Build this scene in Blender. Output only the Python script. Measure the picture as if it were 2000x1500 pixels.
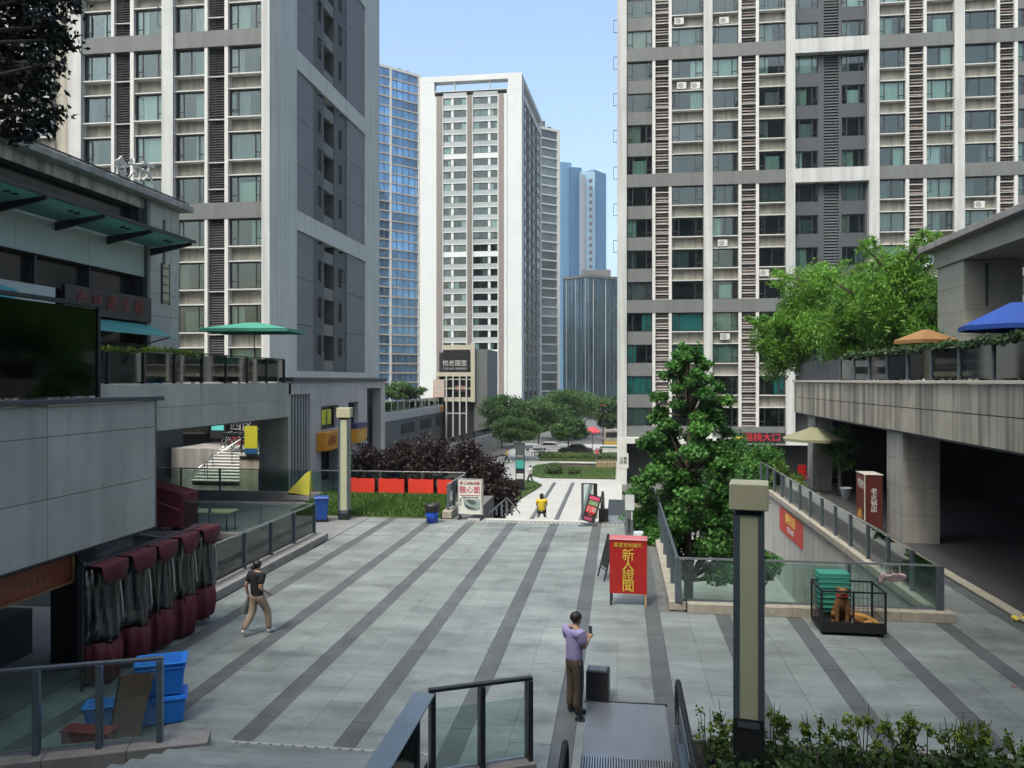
import bpy, bmesh, math, random
import numpy as np
from mathutils import Matrix, Vector

for o in list(bpy.data.objects):
    bpy.data.objects.remove(o)
SC = bpy.context.scene
COL = SC.collection
R = math.radians
random.seed(7)

# ------------------------------------------------------------------ camera, sky, sun, exposure
YAW, FPX, HORIZON, CAM_H = R(7.72), 1550.0, 743.0, 5.8
cam_data = bpy.data.cameras.new('camera')
cam_data.sensor_width = 36.0
cam_data.lens = FPX / 2000 * 36
cam_data.shift_y = -(750 - HORIZON) / 2000
cam_data.clip_start, cam_data.clip_end = 0.1, 4000
cam = bpy.data.objects.new('camera', cam_data)
COL.objects.link(cam)
cam.location = (0, 0, CAM_H)
cam.rotation_euler = (R(90), 0, YAW)
SC.camera = cam

SUN_EL, SUN_AZ = R(58), R(200)          # azimuth clockwise from +Y: behind the camera, a little to its left
world = bpy.data.worlds.new('World')
SC.world = world
world.use_nodes = True
wn, wl = world.node_tree.nodes, world.node_tree.links
wn.clear()
sky = wn.new('ShaderNodeTexSky')
sky.sky_type = 'NISHITA'
sky.sun_disc = False
sky.sun_elevation = SUN_EL
sky.sun_rotation = SUN_AZ
sky.air_density, sky.dust_density, sky.ozone_density = 1.0, 5.5, 1.0
bg = wn.new('ShaderNodeBackground')
bg.inputs['Strength'].default_value = 0.15
wo = wn.new('ShaderNodeOutputWorld')
tint = wn.new('ShaderNodeVectorMath')
tint.operation = 'MULTIPLY'
tint.inputs[1].default_value = (1.0, 1.05, 1.02)      # the camera's slightly green daylight balance
wl.new(sky.outputs[0], tint.inputs[0])
wl.new(tint.outputs[0], bg.inputs[0])
wl.new(bg.outputs[0], wo.inputs[0])

sun_data = bpy.data.lights.new('sun', 'SUN')
sun_data.energy = 1.1
sun_data.angle = R(9)
sun_data.color = (1.0, 0.97, 0.92)
sun = bpy.data.objects.new('sun', sun_data)
COL.objects.link(sun)
sd = Vector((math.sin(SUN_AZ) * math.cos(SUN_EL), math.cos(SUN_AZ) * math.cos(SUN_EL), math.sin(SUN_EL)))
sun.rotation_euler = sd.to_track_quat('Z', 'Y').to_euler()
sun.location = (0, -30, 60)

SC.view_settings.view_transform = 'Standard'
SC.view_settings.look = 'None'
SC.view_settings.exposure = 1.22
SC.view_settings.gamma = 1.0
SC.view_settings.use_curve_mapping = False
SC.cycles.max_bounces = 8
SC.cycles.diffuse_bounces = 3
SC.cycles.glossy_bounces = 3
SC.cycles.transmission_bounces = 6
SC.cycles.transparent_max_bounces = 12
SC.cycles.use_denoising = True
SC.cycles.sample_clamp_indirect = 4.0

# ------------------------------------------------------------------ pixels of the photograph to places
CT, ST = math.cos(YAW), math.sin(YAW)
def ray(px, py=HORIZON):
    u, v = (px - 1000) / FPX, (HORIZON - py) / FPX
    return CT * u - ST, ST * u + CT, v
def on_z(px, py, z=0.0):
    d = ray(px, py); s = (z - CAM_H) / d[2]
    return s * d[0], s * d[1]
def on_y(px, py, y):
    d = ray(px, py); s = y / d[1]
    return s * d[0], CAM_H + s * d[2]
def on_x(px, py, x):
    d = ray(px, py); s = x / d[0]
    return s * d[1], CAM_H + s * d[2]
def at(px, py, s):
    d = ray(px, py)
    return s * d[0], s * d[1], CAM_H + s * d[2]

# ------------------------------------------------------------------ materials
MATS = {}
def mat(name, col, rough=0.6, metal=0.0, var=0.12, scale=2.0, bump=0.0, bscale=40.0, rnd=0.0, streak=0.0, spec=0.5, stretch=None, coat=0.0, stain=0.0):
    if name in MATS: return MATS[name]
    m = bpy.data.materials.new(name); m.use_nodes = True
    n, l = m.node_tree.nodes, m.node_tree.links
    b = n['Principled BSDF']
    b.inputs['Roughness'].default_value = rough
    b.inputs['Metallic'].default_value = metal
    b.inputs['Specular IOR Level'].default_value = spec
    b.inputs['Coat Weight'].default_value = coat
    geo = n.new('ShaderNodeNewGeometry')
    pos = geo.outputs['Position']
    if stretch:
        mp = n.new('ShaderNodeMapping'); mp.inputs['Scale'].default_value = stretch
        l.new(pos, mp.inputs[0]); pos = mp.outputs[0]
    tx = n.new('ShaderNodeTexNoise'); tx.inputs['Scale'].default_value = scale
    tx.inputs['Detail'].default_value = 7; tx.inputs['Roughness'].default_value = 0.65
    l.new(pos, tx.inputs['Vector'])
    mr = n.new('ShaderNodeMapRange')
    mr.inputs[1].default_value, mr.inputs[2].default_value = 0.3, 0.7
    mr.inputs[3].default_value, mr.inputs[4].default_value = 1 - var, 1 + var
    l.new(tx.outputs[0], mr.inputs[0])
    fac = mr.outputs[0]
    def mul(a, bb):
        k = n.new('ShaderNodeMath'); k.operation = 'MULTIPLY'; l.new(a, k.inputs[0]); l.new(bb, k.inputs[1]); return k.outputs[0]
    if rnd:
        oi = n.new('ShaderNodeObjectInfo'); m2 = n.new('ShaderNodeMapRange')
        m2.inputs[3].default_value, m2.inputs[4].default_value = 1 - rnd, 1 + rnd
        l.new(oi.outputs['Random'], m2.inputs[0]); fac = mul(fac, m2.outputs[0])
    if streak:
        mp = n.new('ShaderNodeMapping'); mp.inputs['Scale'].default_value = (1.6, 1.6, 0.07)
        l.new(geo.outputs['Position'], mp.inputs[0])
        t2 = n.new('ShaderNodeTexNoise'); t2.inputs['Scale'].default_value = 1.6; t2.inputs['Detail'].default_value = 5
        l.new(mp.outputs[0], t2.inputs['Vector'])
        m3 = n.new('ShaderNodeMapRange'); m3.inputs[1].default_value, m3.inputs[2].default_value = 0.42, 0.62
        m3.inputs[3].default_value, m3.inputs[4].default_value = 1.0, 1 - streak
        l.new(t2.outputs[0], m3.inputs[0]); fac = mul(fac, m3.outputs[0])
    if stain:
        for sc_, lo, hi in ((.16, .40, .66), (.9, .50, .68), (7.0, .63, .70)):
            t4 = n.new('ShaderNodeTexNoise'); t4.inputs['Scale'].default_value = sc_; t4.inputs['Detail'].default_value = 9; t4.inputs['Roughness'].default_value = .72
            l.new(geo.outputs['Position'], t4.inputs['Vector'])
            m4 = n.new('ShaderNodeMapRange'); m4.inputs[1].default_value, m4.inputs[2].default_value = lo, hi
            m4.inputs[3].default_value, m4.inputs[4].default_value = 1.0, 1 - stain
            l.new(t4.outputs[0], m4.inputs[0]); fac = mul(fac, m4.outputs[0])
    mx = n.new('ShaderNodeVectorMath'); mx.operation = 'SCALE'
    mx.inputs[0].default_value = [c * .92 for c in col[:3]]
    l.new(fac, mx.inputs['Scale'])
    l.new(mx.outputs[0], b.inputs['Base Color'])
    if bump:
        t3 = n.new('ShaderNodeTexNoise'); t3.inputs['Scale'].default_value = bscale; t3.inputs['Detail'].default_value = 4
        l.new(pos, t3.inputs['Vector'])
        bp = n.new('ShaderNodeBump'); bp.inputs['Strength'].default_value = bump; bp.inputs['Distance'].default_value = 0.02
        l.new(t3.outputs[0], bp.inputs['Height']); l.new(bp.outputs[0], b.inputs['Normal'])
    MATS[name] = m
    return m

def glass(name, tint, gloss=0.08, rough=0.03, ior=1.5):
    if name in MATS: return MATS[name]
    m = bpy.data.materials.new(name); m.use_nodes = True
    n, l = m.node_tree.nodes, m.node_tree.links
    n.remove(n['Principled BSDF'])
    tr = n.new('ShaderNodeBsdfTransparent'); tr.inputs[0].default_value = (*tint, 1)
    gl = n.new('ShaderNodeBsdfGlossy'); gl.inputs['Roughness'].default_value = rough
    gl.inputs[0].default_value = (0.9, 0.95, 0.95, 1)
    fr = n.new('ShaderNodeFresnel'); fr.inputs[0].default_value = ior
    ad = n.new('ShaderNodeMath'); ad.operation = 'ADD'; ad.inputs[1].default_value = gloss; ad.use_clamp = True
    l.new(fr.outputs[0], ad.inputs[0])
    mx = n.new('ShaderNodeMixShader')
    l.new(ad.outputs[0], mx.inputs[0]); l.new(tr.outputs[0], mx.inputs[1]); l.new(gl.outputs[0], mx.inputs[2])
    l.new(mx.outputs[0], n['Material Output'].inputs[0])
    MATS[name] = m
    return m

def leafmat(name, dark, light, trans=0.35):
    if name in MATS: return MATS[name]
    m = bpy.data.materials.new(name); m.use_nodes = True
    n, l = m.node_tree.nodes, m.node_tree.links
    b = n['Principled BSDF']; b.inputs['Roughness'].default_value = 0.5; b.inputs['Specular IOR Level'].default_value = 0.35
    at_ = n.new('ShaderNodeAttribute'); at_.attribute_name = 'lf'
    cr = n.new('ShaderNodeValToRGB')
    cr.color_ramp.elements[0].color = (*dark, 1); cr.color_ramp.elements[1].color = (*light, 1)
    l.new(at_.outputs['Fac'], cr.inputs[0]); l.new(cr.outputs[0], b.inputs['Base Color'])
    t = n.new('ShaderNodeBsdfTranslucent'); l.new(cr.outputs[0], t.inputs[0])
    mx = n.new('ShaderNodeMixShader'); mx.inputs[0].default_value = trans
    l.new(b.outputs[0], mx.inputs[1]); l.new(t.outputs[0], mx.inputs[2])
    l.new(mx.outputs[0], n['Material Output'].inputs[0])
    MATS[name] = m
    return m

def emis(name, col, strength):
    if name in MATS: return MATS[name]
    m = bpy.data.materials.new(name); m.use_nodes = True
    b = m.node_tree.nodes['Principled BSDF']
    b.inputs['Base Color'].default_value = (*col, 1)
    b.inputs['Emission Color'].default_value = (*col, 1); b.inputs['Emission Strength'].default_value = strength
    MATS[name] = m
    return m

# ------------------------------------------------------------------ meshes
class MB:
    def __init__(s): s.v, s.f = [], []
    def poly(s, pts):
        k = len(s.v); s.v += [tuple(p) for p in pts]; s.f.append(tuple(range(k, k + len(pts)))); return s
    def hexa(s, p):                                     # 8 points: bottom ring, top ring
        k = len(s.v); s.v += [tuple(q) for q in p]
        s.f += [tuple(k + i for i in q) for q in ((3, 2, 1, 0), (4, 5, 6, 7), (0, 1, 5, 4), (1, 2, 6, 5), (2, 3, 7, 6), (3, 0, 4, 7))]
        return s
    def box(s, x0, x1, y0, y1, z0, z1):
        return s.hexa([(x0, y0, z0), (x1, y0, z0), (x1, y1, z0), (x0, y1, z0), (x0, y0, z1), (x1, y0, z1), (x1, y1, z1), (x0, y1, z1)])
    def prism(s, pts, z0, z1):                          # ccw outline, extruded up
        k, n = len(s.v), len(pts)
        s.v += [(p[0], p[1], z0) for p in pts] + [(p[0], p[1], z1) for p in pts]
        s.f.append(tuple(range(k + n - 1, k - 1, -1))); s.f.append(tuple(range(k + n, k + 2 * n)))
        s.f += [(k + i, k + (i + 1) % n, k + n + (i + 1) % n, k + n + i) for i in range(n)]
        return s
    def extr(s, pts, off):                              # any planar outline of 3-D points pushed along off
        k, n = len(s.v), len(pts); off = Vector(off)
        s.v += [tuple(p) for p in pts] + [tuple(Vector(p) + off) for p in pts]
        s.f.append(tuple(range(k + n - 1, k - 1, -1))); s.f.append(tuple(range(k + n, k + 2 * n)))
        s.f += [(k + i, k + (i + 1) % n, k + n + (i + 1) % n, k + n + i) for i in range(n)]
        return s
    def rings(s, rs, cap=True):
        k, n = len(s.v), len(rs[0])
        for r in rs: s.v += [tuple(p) for p in r]
        for j in range(len(rs) - 1):
            a = k + j * n
            s.f += [(a + i, a + (i + 1) % n, a + n + (i + 1) % n, a + n + i) for i in range(n)]
        if cap:
            s.f.append(tuple(range(k + n - 1, k - 1, -1))); e = k + (len(rs) - 1) * n; s.f.append(tuple(range(e, e + n)))
        return s
    def grid(s, rows):                                  # rows of points joined into one sheet
        k, m = len(s.v), len(rows[0])
        for r in rows: s.v += [tuple(p) for p in r]
        s.f += [(k + i * m + j, k + i * m + j + 1, k + (i + 1) * m + j + 1, k + (i + 1) * m + j) for i in range(len(rows) - 1) for j in range(m - 1)]
        return s
    def tube(s, path, rad, n=8):
        path = [Vector(p) for p in path]
        rad = rad if isinstance(rad, (list, tuple)) else [rad] * len(path)
        rs = []
        for i, p in enumerate(path):
            d = (path[min(i + 1, len(path) - 1)] - path[max(i - 1, 0)]).normalized()
            a = d.orthogonal().normalized() if i == 0 else (pa - d * pa.dot(d)).normalized()
            pa = a; b = d.cross(a)
            rs.append([p + (a * math.cos(2 * math.pi * j / n) + b * math.sin(2 * math.pi * j / n)) * rad[i] for j in range(n)])
        return s.rings(rs)
    def bar(s, p, q, w, h):                             # rectangular bar, w sideways, h up
        p, q = Vector(p), Vector(q); d = (q - p).normalized()
        side = d.cross(Vector((0, 0, 1)))
        side = side.normalized() if side.length > 1e-4 else Vector((1, 0, 0))
        up = side.cross(d).normalized(); a, b = side * w / 2, up * h / 2
        return s.hexa([p - a - b, p + a - b, p + a + b, p - a + b, q - a - b, q + a - b, q + a + b, q - a + b])
    def lathe(s, prof, c=(0, 0, 0), n=16):
        return s.rings([[(c[0] + r * math.cos(2 * math.pi * j / n), c[1] + r * math.sin(2 * math.pi * j / n), c[2] + z) for j in range(n)] for r, z in prof])
    def torus(s, c, r, t, axis='x', n=20, m=6):
        k = len(s.v)
        for i in range(n):
            a = 2 * math.pi * i / n
            for j in range(m):
                b = 2 * math.pi * j / m; rr = r + t * math.cos(b)
                p, q, w = rr * math.cos(a), rr * math.sin(a), t * math.sin(b)
                d = {'x': (w, p, q), 'y': (p, w, q), 'z': (p, q, w)}[axis]
                s.v.append((c[0] + d[0], c[1] + d[1], c[2] + d[2]))
        s.f += [(k + i * m + j, k + ((i + 1) % n) * m + j, k + ((i + 1) % n) * m + (j + 1) % m, k + i * m + (j + 1) % m) for i in range(n) for j in range(m)]
        return s
    def ball(s, c, r, n=12, m=8):
        r = r if isinstance(r, (list, tuple)) else (r, r, r)
        return s.rings([[(c[0] + r[0] * math.sin(math.pi * (i + .02) / (m + .04)) * math.cos(2 * math.pi * j / n), c[1] + r[1] * math.sin(math.pi * (i + .02) / (m + .04)) * math.sin(2 * math.pi * j / n), c[2] - r[2] * math.cos(math.pi * (i + .02) / (m + .04))) for j in range(n)] for i in range(m + 1)])
    def mesh(s, name, smooth=False):
        me = bpy.data.meshes.new(name); me.from_pydata(s.v, [], s.f)
        bm = bmesh.new(); bm.from_mesh(me); bmesh.ops.recalc_face_normals(bm, faces=bm.faces); bm.to_mesh(me); bm.free()
        if smooth: me.polygons.foreach_set('use_smooth', [True] * len(me.polygons))
        return me

W = {}
def link(name, data, m=None, parent=None, loc=(0, 0, 0), rz=0.0, world=True):
    o = bpy.data.objects.new(name, data); COL.objects.link(o)
    o.location = loc; o.rotation_euler = (0, 0, rz)
    Mx = Matrix.Translation(loc) @ Matrix.Rotation(rz, 4, 'Z')
    if parent is not None:
        o.parent = parent
        if world: o.matrix_parent_inverse = W[parent.name].inverted()
        else: Mx = W[parent.name] @ Mx
    W[o.name] = Mx
    if m is not None and data is not None and not data.materials: data.materials.append(m)
    return o
def tag(o, label=None, cat=None, group=None, kind=None):
    if label: o['label'] = label
    if cat: o['category'] = cat
    if group: o['group'] = group
    if kind: o['kind'] = kind
    return o
def thing(name, label, cat, loc=(0, 0, 0), rz=0.0, group=None):
    return tag(link(name, None, None, None, loc, rz), label, cat, group)
def part(name, mb, m, parent, world=True, smooth=False, bevel=0, loc=(0, 0, 0), rz=0.0):
    me = mb.mesh(name, smooth) if isinstance(mb, MB) else mb
    o = link(name, me, m, parent, loc, rz, world)
    if bevel:
        bv = o.modifiers.new('bevel', 'BEVEL'); bv.width = bevel; bv.segments = 2; bv.limit_method = 'ANGLE'
    return o
def solo(name, mb, m, label, cat, group=None, smooth=False, bevel=0, loc=(0, 0, 0), rz=0.0):
    return tag(part(name, mb, m, None, True, smooth, bevel, loc, rz), label, cat, group)
def struct(name, mb, m, parent=None, bevel=0, kind='structure', smooth=False):
    o = part(name, mb, m, parent, True, smooth, bevel)
    if parent is None or kind == 'stuff': o['kind'] = kind
    return o
CACHE = {}
def shared(key, fn):
    if key not in CACHE: CACHE[key] = fn()
    return CACHE[key]
def bx(*a): return MB().box(*a)

def evaluated(o):
    """mesh of one loose object with its modifiers, worked out in a scratch scene"""
    tmp = bpy.data.scenes.new('scratch'); tmp.collection.objects.link(o)
    vl = tmp.view_layers[0]; vl.update(); dg = vl.depsgraph
    me = bpy.data.meshes.new_from_object(o.evaluated_get(dg))
    bpy.data.scenes.remove(tmp)
    return me
def text_mesh(body, size, depth=0.01, spacing=1.0, vertical=False):
    """flat lettering in the local x-z plane facing -y, centred on the origin"""
    c = bpy.data.curves.new('txt', 'FONT'); c.body = '\n'.join(body) if vertical else body
    c.size = size; c.extrude = depth / 2; c.align_x = 'CENTER'; c.align_y = 'CENTER'; c.space_character = spacing
    c.resolution_u = 2
    if vertical: c.space_line = 0.95
    o = bpy.data.objects.new('txt', c)
    me = evaluated(o)
    bpy.data.objects.remove(o); bpy.data.curves.remove(c)
    me.transform(Matrix.Rotation(R(90), 4, 'X'))
    me.materials.clear()
    return me

# ------------------------------------------------------------------ leaves and trees
def leaf_mesh(name, clumps, n, size, seed, shape=(1.0, 0.55), up=0.35, shell=0.55):
    """n small leaves spread through ellipsoidal clumps, each leaf a folded four-cornered blade"""
    rg = np.random.default_rng(seed)
    cs = np.array([c[0] for c in clumps], float); rs = np.array([c[1] for c in clumps], float)
    vol = rs.prod(1) ** 0.8; idx = rg.choice(len(clumps), n, p=vol / vol.sum())
    d = rg.normal(size=(n, 3)); d /= np.linalg.norm(d, axis=1)[:, None]
    rad = np.power(rg.random(n), shell)[:, None] * (0.82 + 0.36 * rg.random(n))[:, None]
    p = cs[idx] + d * rad * rs[idx]
    nrm = rg.normal(size=(n, 3)); nrm[:, 2] += up * 2; nrm += d * 0.6
    nrm /= np.linalg.norm(nrm, axis=1)[:, None]
    t = np.cross(nrm, rg.normal(size=(n, 3))); t /= np.linalg.norm(t, axis=1)[:, None]
    b = np.cross(nrm, t)
    L = size * (0.6 + 0.8 * rg.random(n))[:, None] * shape[0]; Wd = L * shape[1] / shape[0]
    droop = nrm * (L * 0.22)
    v = np.empty((n, 4, 3)); v[:, 0] = p - t * L / 2 - droop; v[:, 1] = p + b * Wd / 2; v[:, 2] = p + t * L / 2 - droop; v[:, 3] = p - b * Wd / 2
    me = bpy.data.meshes.new(name)
    me.vertices.add(n * 4); me.vertices.foreach_set('co', v.reshape(-1))
    me.loops.add(n * 4); me.loops.foreach_set('vertex_index', np.arange(n * 4, dtype=np.int32))
    me.polygons.add(n); me.polygons.foreach_set('loop_start', np.arange(0, n * 4, 4, dtype=np.int32))
    me.update(calc_edges=True)
    a = me.attributes.new('lf', 'FLOAT', 'FACE')
    tone = rg.random(len(clumps))[idx] * 0.5 + rg.random(n) * 0.5
    a.data.foreach_set('value', tone.astype(np.float32))
    return me

def tree(name, label, base, height, crown, nleaf, size, lm, bark, seed, trunk_r=0.12, cat='tree', group=None, trunk_top=0.75, shape=(1, .55), up=.35, lean=(0, 0)):
    """base: foot; crown: clumps relative to the foot"""
    t = thing(name, label, cat, base, group=group)
    rg = random.Random(seed); mb = MB(); h = height * trunk_top
    pth = [(0, 0, -0.05)] + [(lean[0] * k / 5 + rg.uniform(-.04, .04) * height * .12, lean[1] * k / 5 + rg.uniform(-.04, .04) * height * .12, h * k / 5) for k in range(1, 6)]
    mb.tube(pth, [trunk_r * (1.25 - k * 0.2) for k in range(6)], 8)
    for c, r in crown:
        k = min(5, max(1, int(5 * max(0.05, (c[2] - r[2]) / h))))
        a = Vector(pth[k]); b = Vector(c); mid = a.lerp(b, .5) + Vector((0, 0, -.05 * (b - a).length))
        mb.tube([a, mid, b], [trunk_r * .45, trunk_r * .3, trunk_r * .12], 5)
    part('trunk', mb, bark, t, world=False, smooth=True)
    part('crown', leaf_mesh('crown', crown, nleaf, size, seed, shape, up), lm, t, world=False)
    return t
def clumps_ball(c, r, n, seed, k=.45):
    rg = random.Random(seed); out = []
    for i in range(n):
        z = rg.uniform(-1, 1); a = rg.uniform(0, 6.283); q = math.sqrt(1 - z * z); d = rg.uniform(.45, 1.0) * (1 - k * .5)
        s = k * rg.uniform(.7, 1.25)
        out.append(((c[0] + r[0] * d * q * math.cos(a), c[1] + r[1] * d * q * math.sin(a), c[2] + r[2] * d * z), (r[0] * s, r[1] * s, r[2] * s * .85)))
    return out
def clumps_spire(z0, z1, r, n, seed, power=.75):
    rg = random.Random(seed); out = []
    for i in range(n):
        f = (i + rg.random()) / n; f = f ** 1.25; rr = r * max(.05, 1 - f) ** power * rg.uniform(.85, 1.12)
        a = i * 2.4 + rg.uniform(-.6, .6); d = rr * math.sqrt(rg.uniform(.05, 1)); s = (.30 + .34 * (1 - f)) * rg.uniform(.8, 1.2)
        out.append(((d * math.cos(a), d * math.sin(a), z0 + (z1 - z0) * f), (s, s, s * .62)))
    return out
def clumps_cone(z0, z1, r, n, seed, power=.9):
    rg = random.Random(seed); out = []
    for i in range(n):
        f = (i + rg.random()) / n; z = z0 + (z1 - z0) * f; rr = r * max(.06, (1 - f)) ** power * (0.75 + .25 * math.sin(f * 19 + seed))
        a = i * 2.4 + rg.uniform(-.5, .5); d = rr * rg.uniform(.35, 1)
        s = max(.22, rr * .42) * rg.uniform(.8, 1.25)
        out.append(((d * math.cos(a), d * math.sin(a), z), (s, s, s * .75)))
    return out
# ------------------------------------------------------------------ palette
M_GROUND = mat('asphalt', (.10, .10, .098), .85, var=.2, scale=.6, bump=.2)
M_LOWPAVE = mat('pale paving', (.38, .385, .365), .75, var=.10, scale=.7)
M_SLAB = mat('granite slab', (.232, .264, .252), .5, var=.28, scale=1.1, bump=.10, bscale=60, rnd=.07, stain=.36, stretch=(.35, 1.6, 1))
M_STRIP = mat('dark granite strip', (.100, .112, .112), .55, var=.25, scale=1.5, bump=.1, rnd=.06, stain=.25)
M_JOINT = mat('paving joint', (.12, .125, .12), .9, var=.2)
M_KERB = mat('granite kerb', (.235, .225, .21), .7, var=.22, scale=3, bump=.15)
M_KERBY = mat('tan kerb', (.33, .305, .25), .7, var=.22, scale=3, bump=.15)
M_CONC = mat('concrete', (.27, .265, .25), .85, var=.2, scale=1.2, bump=.15, streak=.25)
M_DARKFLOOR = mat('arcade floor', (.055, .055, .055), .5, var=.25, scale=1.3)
M_STEEL = mat('blue grey steel', (.13, .165, .195), .38, .5, var=.1, scale=5)
M_STEELD = mat('dark steel', (.035, .037, .042), .4, .5, var=.1)
M_RAILTOP = mat('rail tube', (.30, .32, .34), .3, .8, var=.08)
M_BRIGHT = mat('polished steel', (.55, .56, .56), .25, .9, var=.06)
M_GLASS = glass('rail glass', (.78, .89, .84), .06)
M_GLASSF = glass('clear rail glass', (.86, .93, .90), .05)
M_TINT = glass('tinted screen glass', (.27, .36, .33), .0, .05)
M_WHITE = mat('white render', (.42, .435, .425), .7, var=.09, scale=.4, streak=.20)
M_OFFWHITE = mat('off white trim', (.47, .48, .46), .6, var=.08, scale=1)
M_SIDEW = mat('pale grey render', (.39, .425, .415), .7, var=.07, scale=.3, streak=.15)
M_GPANEL = mat('slate panel', (.105, .118, .130), .6, var=.07, scale=.6, rnd=.04)
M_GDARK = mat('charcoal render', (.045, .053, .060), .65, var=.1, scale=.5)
M_BAND = mat('grey band', (.115, .125, .122), .65, var=.1, scale=.5, streak=.12)
M_CREAM = mat('cream spandrel', (.31, .30, .25), .75, var=.12, scale=.8, streak=.32)
M_LOUV = mat('brown louvre', (.15, .128, .115), .55, var=.2, rnd=.15)
M_LOUVD = mat('dark louvre', (.045, .043, .045), .55, var=.2, rnd=.15)
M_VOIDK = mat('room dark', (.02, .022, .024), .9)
M_FRAME = mat('window frame', (.03, .032, .035), .4, .2)
M_PANE = glass('window glass', (.80, .90, .87), .02, .02, 1.4)
M_ALU = mat('wall panel', (.34, .35, .31), .5, var=.13, scale=.8, rnd=.06, streak=.14)
M_ALU_D = mat('stained wall panel', (.36, .335, .275), .65, var=.14, scale=1.0, rnd=.05, streak=.6)
M_PANELJ = mat('panel joint', (.035, .035, .035), .9)
M_BARK = mat('bark', (.085, .065, .05), .9, var=.3, scale=8, bump=.4)
M_SOIL = mat('soil', (.04, .032, .024), .95, var=.3)
M_GRASS = mat('lawn base', (.045, .075, .02), .95, var=.35, scale=1.6)
L_GRASS = leafmat('grass blades', (.035, .085, .015), (.11, .21, .04), .3)
L_GREEN = leafmat('ginkgo leaves', (.015, .070, .015), (.11, .29, .055), .4)
L_BAMB = leafmat('bright leaves', (.03, .105, .010), (.17, .37, .045), .42)
L_FAR = leafmat('street tree leaves', (.022, .065, .020), (.11, .21, .06), .35)
L_PLUM = leafmat('purple leaves', (.010, .006, .006), (.040, .020, .018), .2)
L_SHRUB = leafmat('shrub leaves', (.05, .11, .016), (.28, .40, .05), .4)
L_IVY = leafmat('ivy leaves', (.012, .032, .010), (.06, .12, .04), .2)
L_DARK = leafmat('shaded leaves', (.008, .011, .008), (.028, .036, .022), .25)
M_RED = mat('red sign board', (.34, .012, .010), .45, var=.1)
M_CRIM = mat('crimson canvas', (.088, .007, .013), .75, var=.15, bump=.2, bscale=15)
M_BLUE = mat('blue plastic', (.010, .17, .62), .35, var=.08)
M_DKBLUE = mat('navy plastic', (.010, .065, .30), .35, var=.08)
M_BLACK = mat('black plastic', (.012, .012, .014), .45)
M_RUBBER = mat('black rubber', (.010, .010, .011), .55)
M_YELLOW = mat('yellow cloth', (.55, .47, .05), .7, var=.1)
M_GOLD = mat('golden lettering', (.62, .46, .06), .4)
M_LAMPCAP = mat('cream lamp cap', (.43, .42, .28), .55, var=.05)
M_DIFF = mat('lamp diffuser', (.43, .45, .31), .4, var=.04)

# ------------------------------------------------------------------ ground and plaza
LOW = -3.8
struct('ground', MB().poly([(-1500, -60, LOW), (1500, -60, LOW), (1500, 3000, LOW), (-1500, 3000, LOW)]), M_GROUND)
lp = MB().poly([(-15, 30, LOW + .004), (0.2, 30, LOW + .004), (0.2, 120, LOW + .004), (-15, 120, LOW + .004)])
lower = struct('lower_plaza', lp, M_LOWPAVE)
PITCH, SX0 = 1.71, -0.9
for k in range(-5, 0):
    x = SX0 + PITCH * k
    if -7 < x: part('paving_strip', bx(x - .17, x + .17, 44, 74.5, LOW + .005, LOW + .010), M_STRIP, lower)

deck = MB()
for a in ((-10.5, 1.45, -6, 32.5), (1.45, 40, -6, 20.4), (7.7, 40, 20.4, 50), (-40, -10.5, -6, 18.6), (-40, -18, 18.6, 27.5), (-40, -10.5, 27.5, 39.6), (-10.5, -6.3, 32.5, 39.6)):
    deck.box(a[0], a[1], a[2], a[3], LOW, -.03)
plaza = struct('plaza', deck, M_JOINT)
rg = random.Random(3)
slabs = []
def slab_rect(x0, x1, y0, y1): slabs.append((x0 + .0025, x1 - .0025, y0 + .0025, y1 - .0025))
ROW = 1.2
for k in range(-6, 6):
    xa, xb = SX0 + PITCH * k + .18, SX0 + PITCH * (k + 1) - .18
    for i, (p, q) in enumerate(((xa, (xa + xb) / 2), ((xa + xb) / 2, xb))):
        off = 0.6 * ((k + i) % 2)
        for r in range(-1, 32):
            y0, y1 = 9.0 + r * ROW + off, 9.0 + (r + 1) * ROW + off
            lim = 32.5 if q < 1.5 else (44 if p > 7.6 else 20.2)
            y0, y1 = max(y0, 7.6), min(y1, lim)
            if y1 - y0 < .1: continue
            a, b = max(p, -10.45), min(q, 9.75)
            if 1.3 < b and a < 1.45 and y0 > 20: b = min(b, 1.4)
            if b - a < .1: continue
            slab_rect(a, b, y0, y1)
slabs.sort(key=lambda s: (s[2] + s[3]) / 2)
vis = [s for s in slabs if s[2] > 11.6]
near, rest = vis[:300], vis[300:] + [s for s in slabs if s[2] <= 11.6]
for s in near:
    w, d = round(s[1] - s[0], 3), round(s[3] - s[2], 3)
    me = shared(('slab', w, d), lambda: bx(-w / 2, w / 2, -d / 2, d / 2, -.028, 0).mesh('slab'))
    part('slab', me, M_SLAB, plaza, loc=((s[0] + s[1]) / 2, (s[2] + s[3]) / 2, rg.uniform(-.003, .002)))
mb = MB()
for s in rest: mb.box(s[0], s[1], s[2], s[3], -.028, rg.uniform(-.003, .002))
struct('slab_field', mb, M_SLAB, plaza, kind='stuff')
for k in range(-5, 7):
    x = SX0 + PITCH * k
    lim = 32.5 if x < 1.5 else (44 if x > 7.6 else 20.2)
    y = 7.6
    while y < lim - .1:
        y1 = min(y + 1.8, lim); d = round(y1 - y - .008, 3)
        me = shared(('pstrip', d), lambda: bx(-.176, .176, -d / 2, d / 2, -.028, -.001).mesh('paving_strip'))
        part('paving_strip', me, M_STRIP, plaza, loc=(x, (y + y1) / 2, rg.uniform(-.003, .001))); y = y1
part('arcade_paving', bx(9.8, 40, -6, 50, -.029, -.004), M_DARKFLOOR, plaza)
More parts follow.
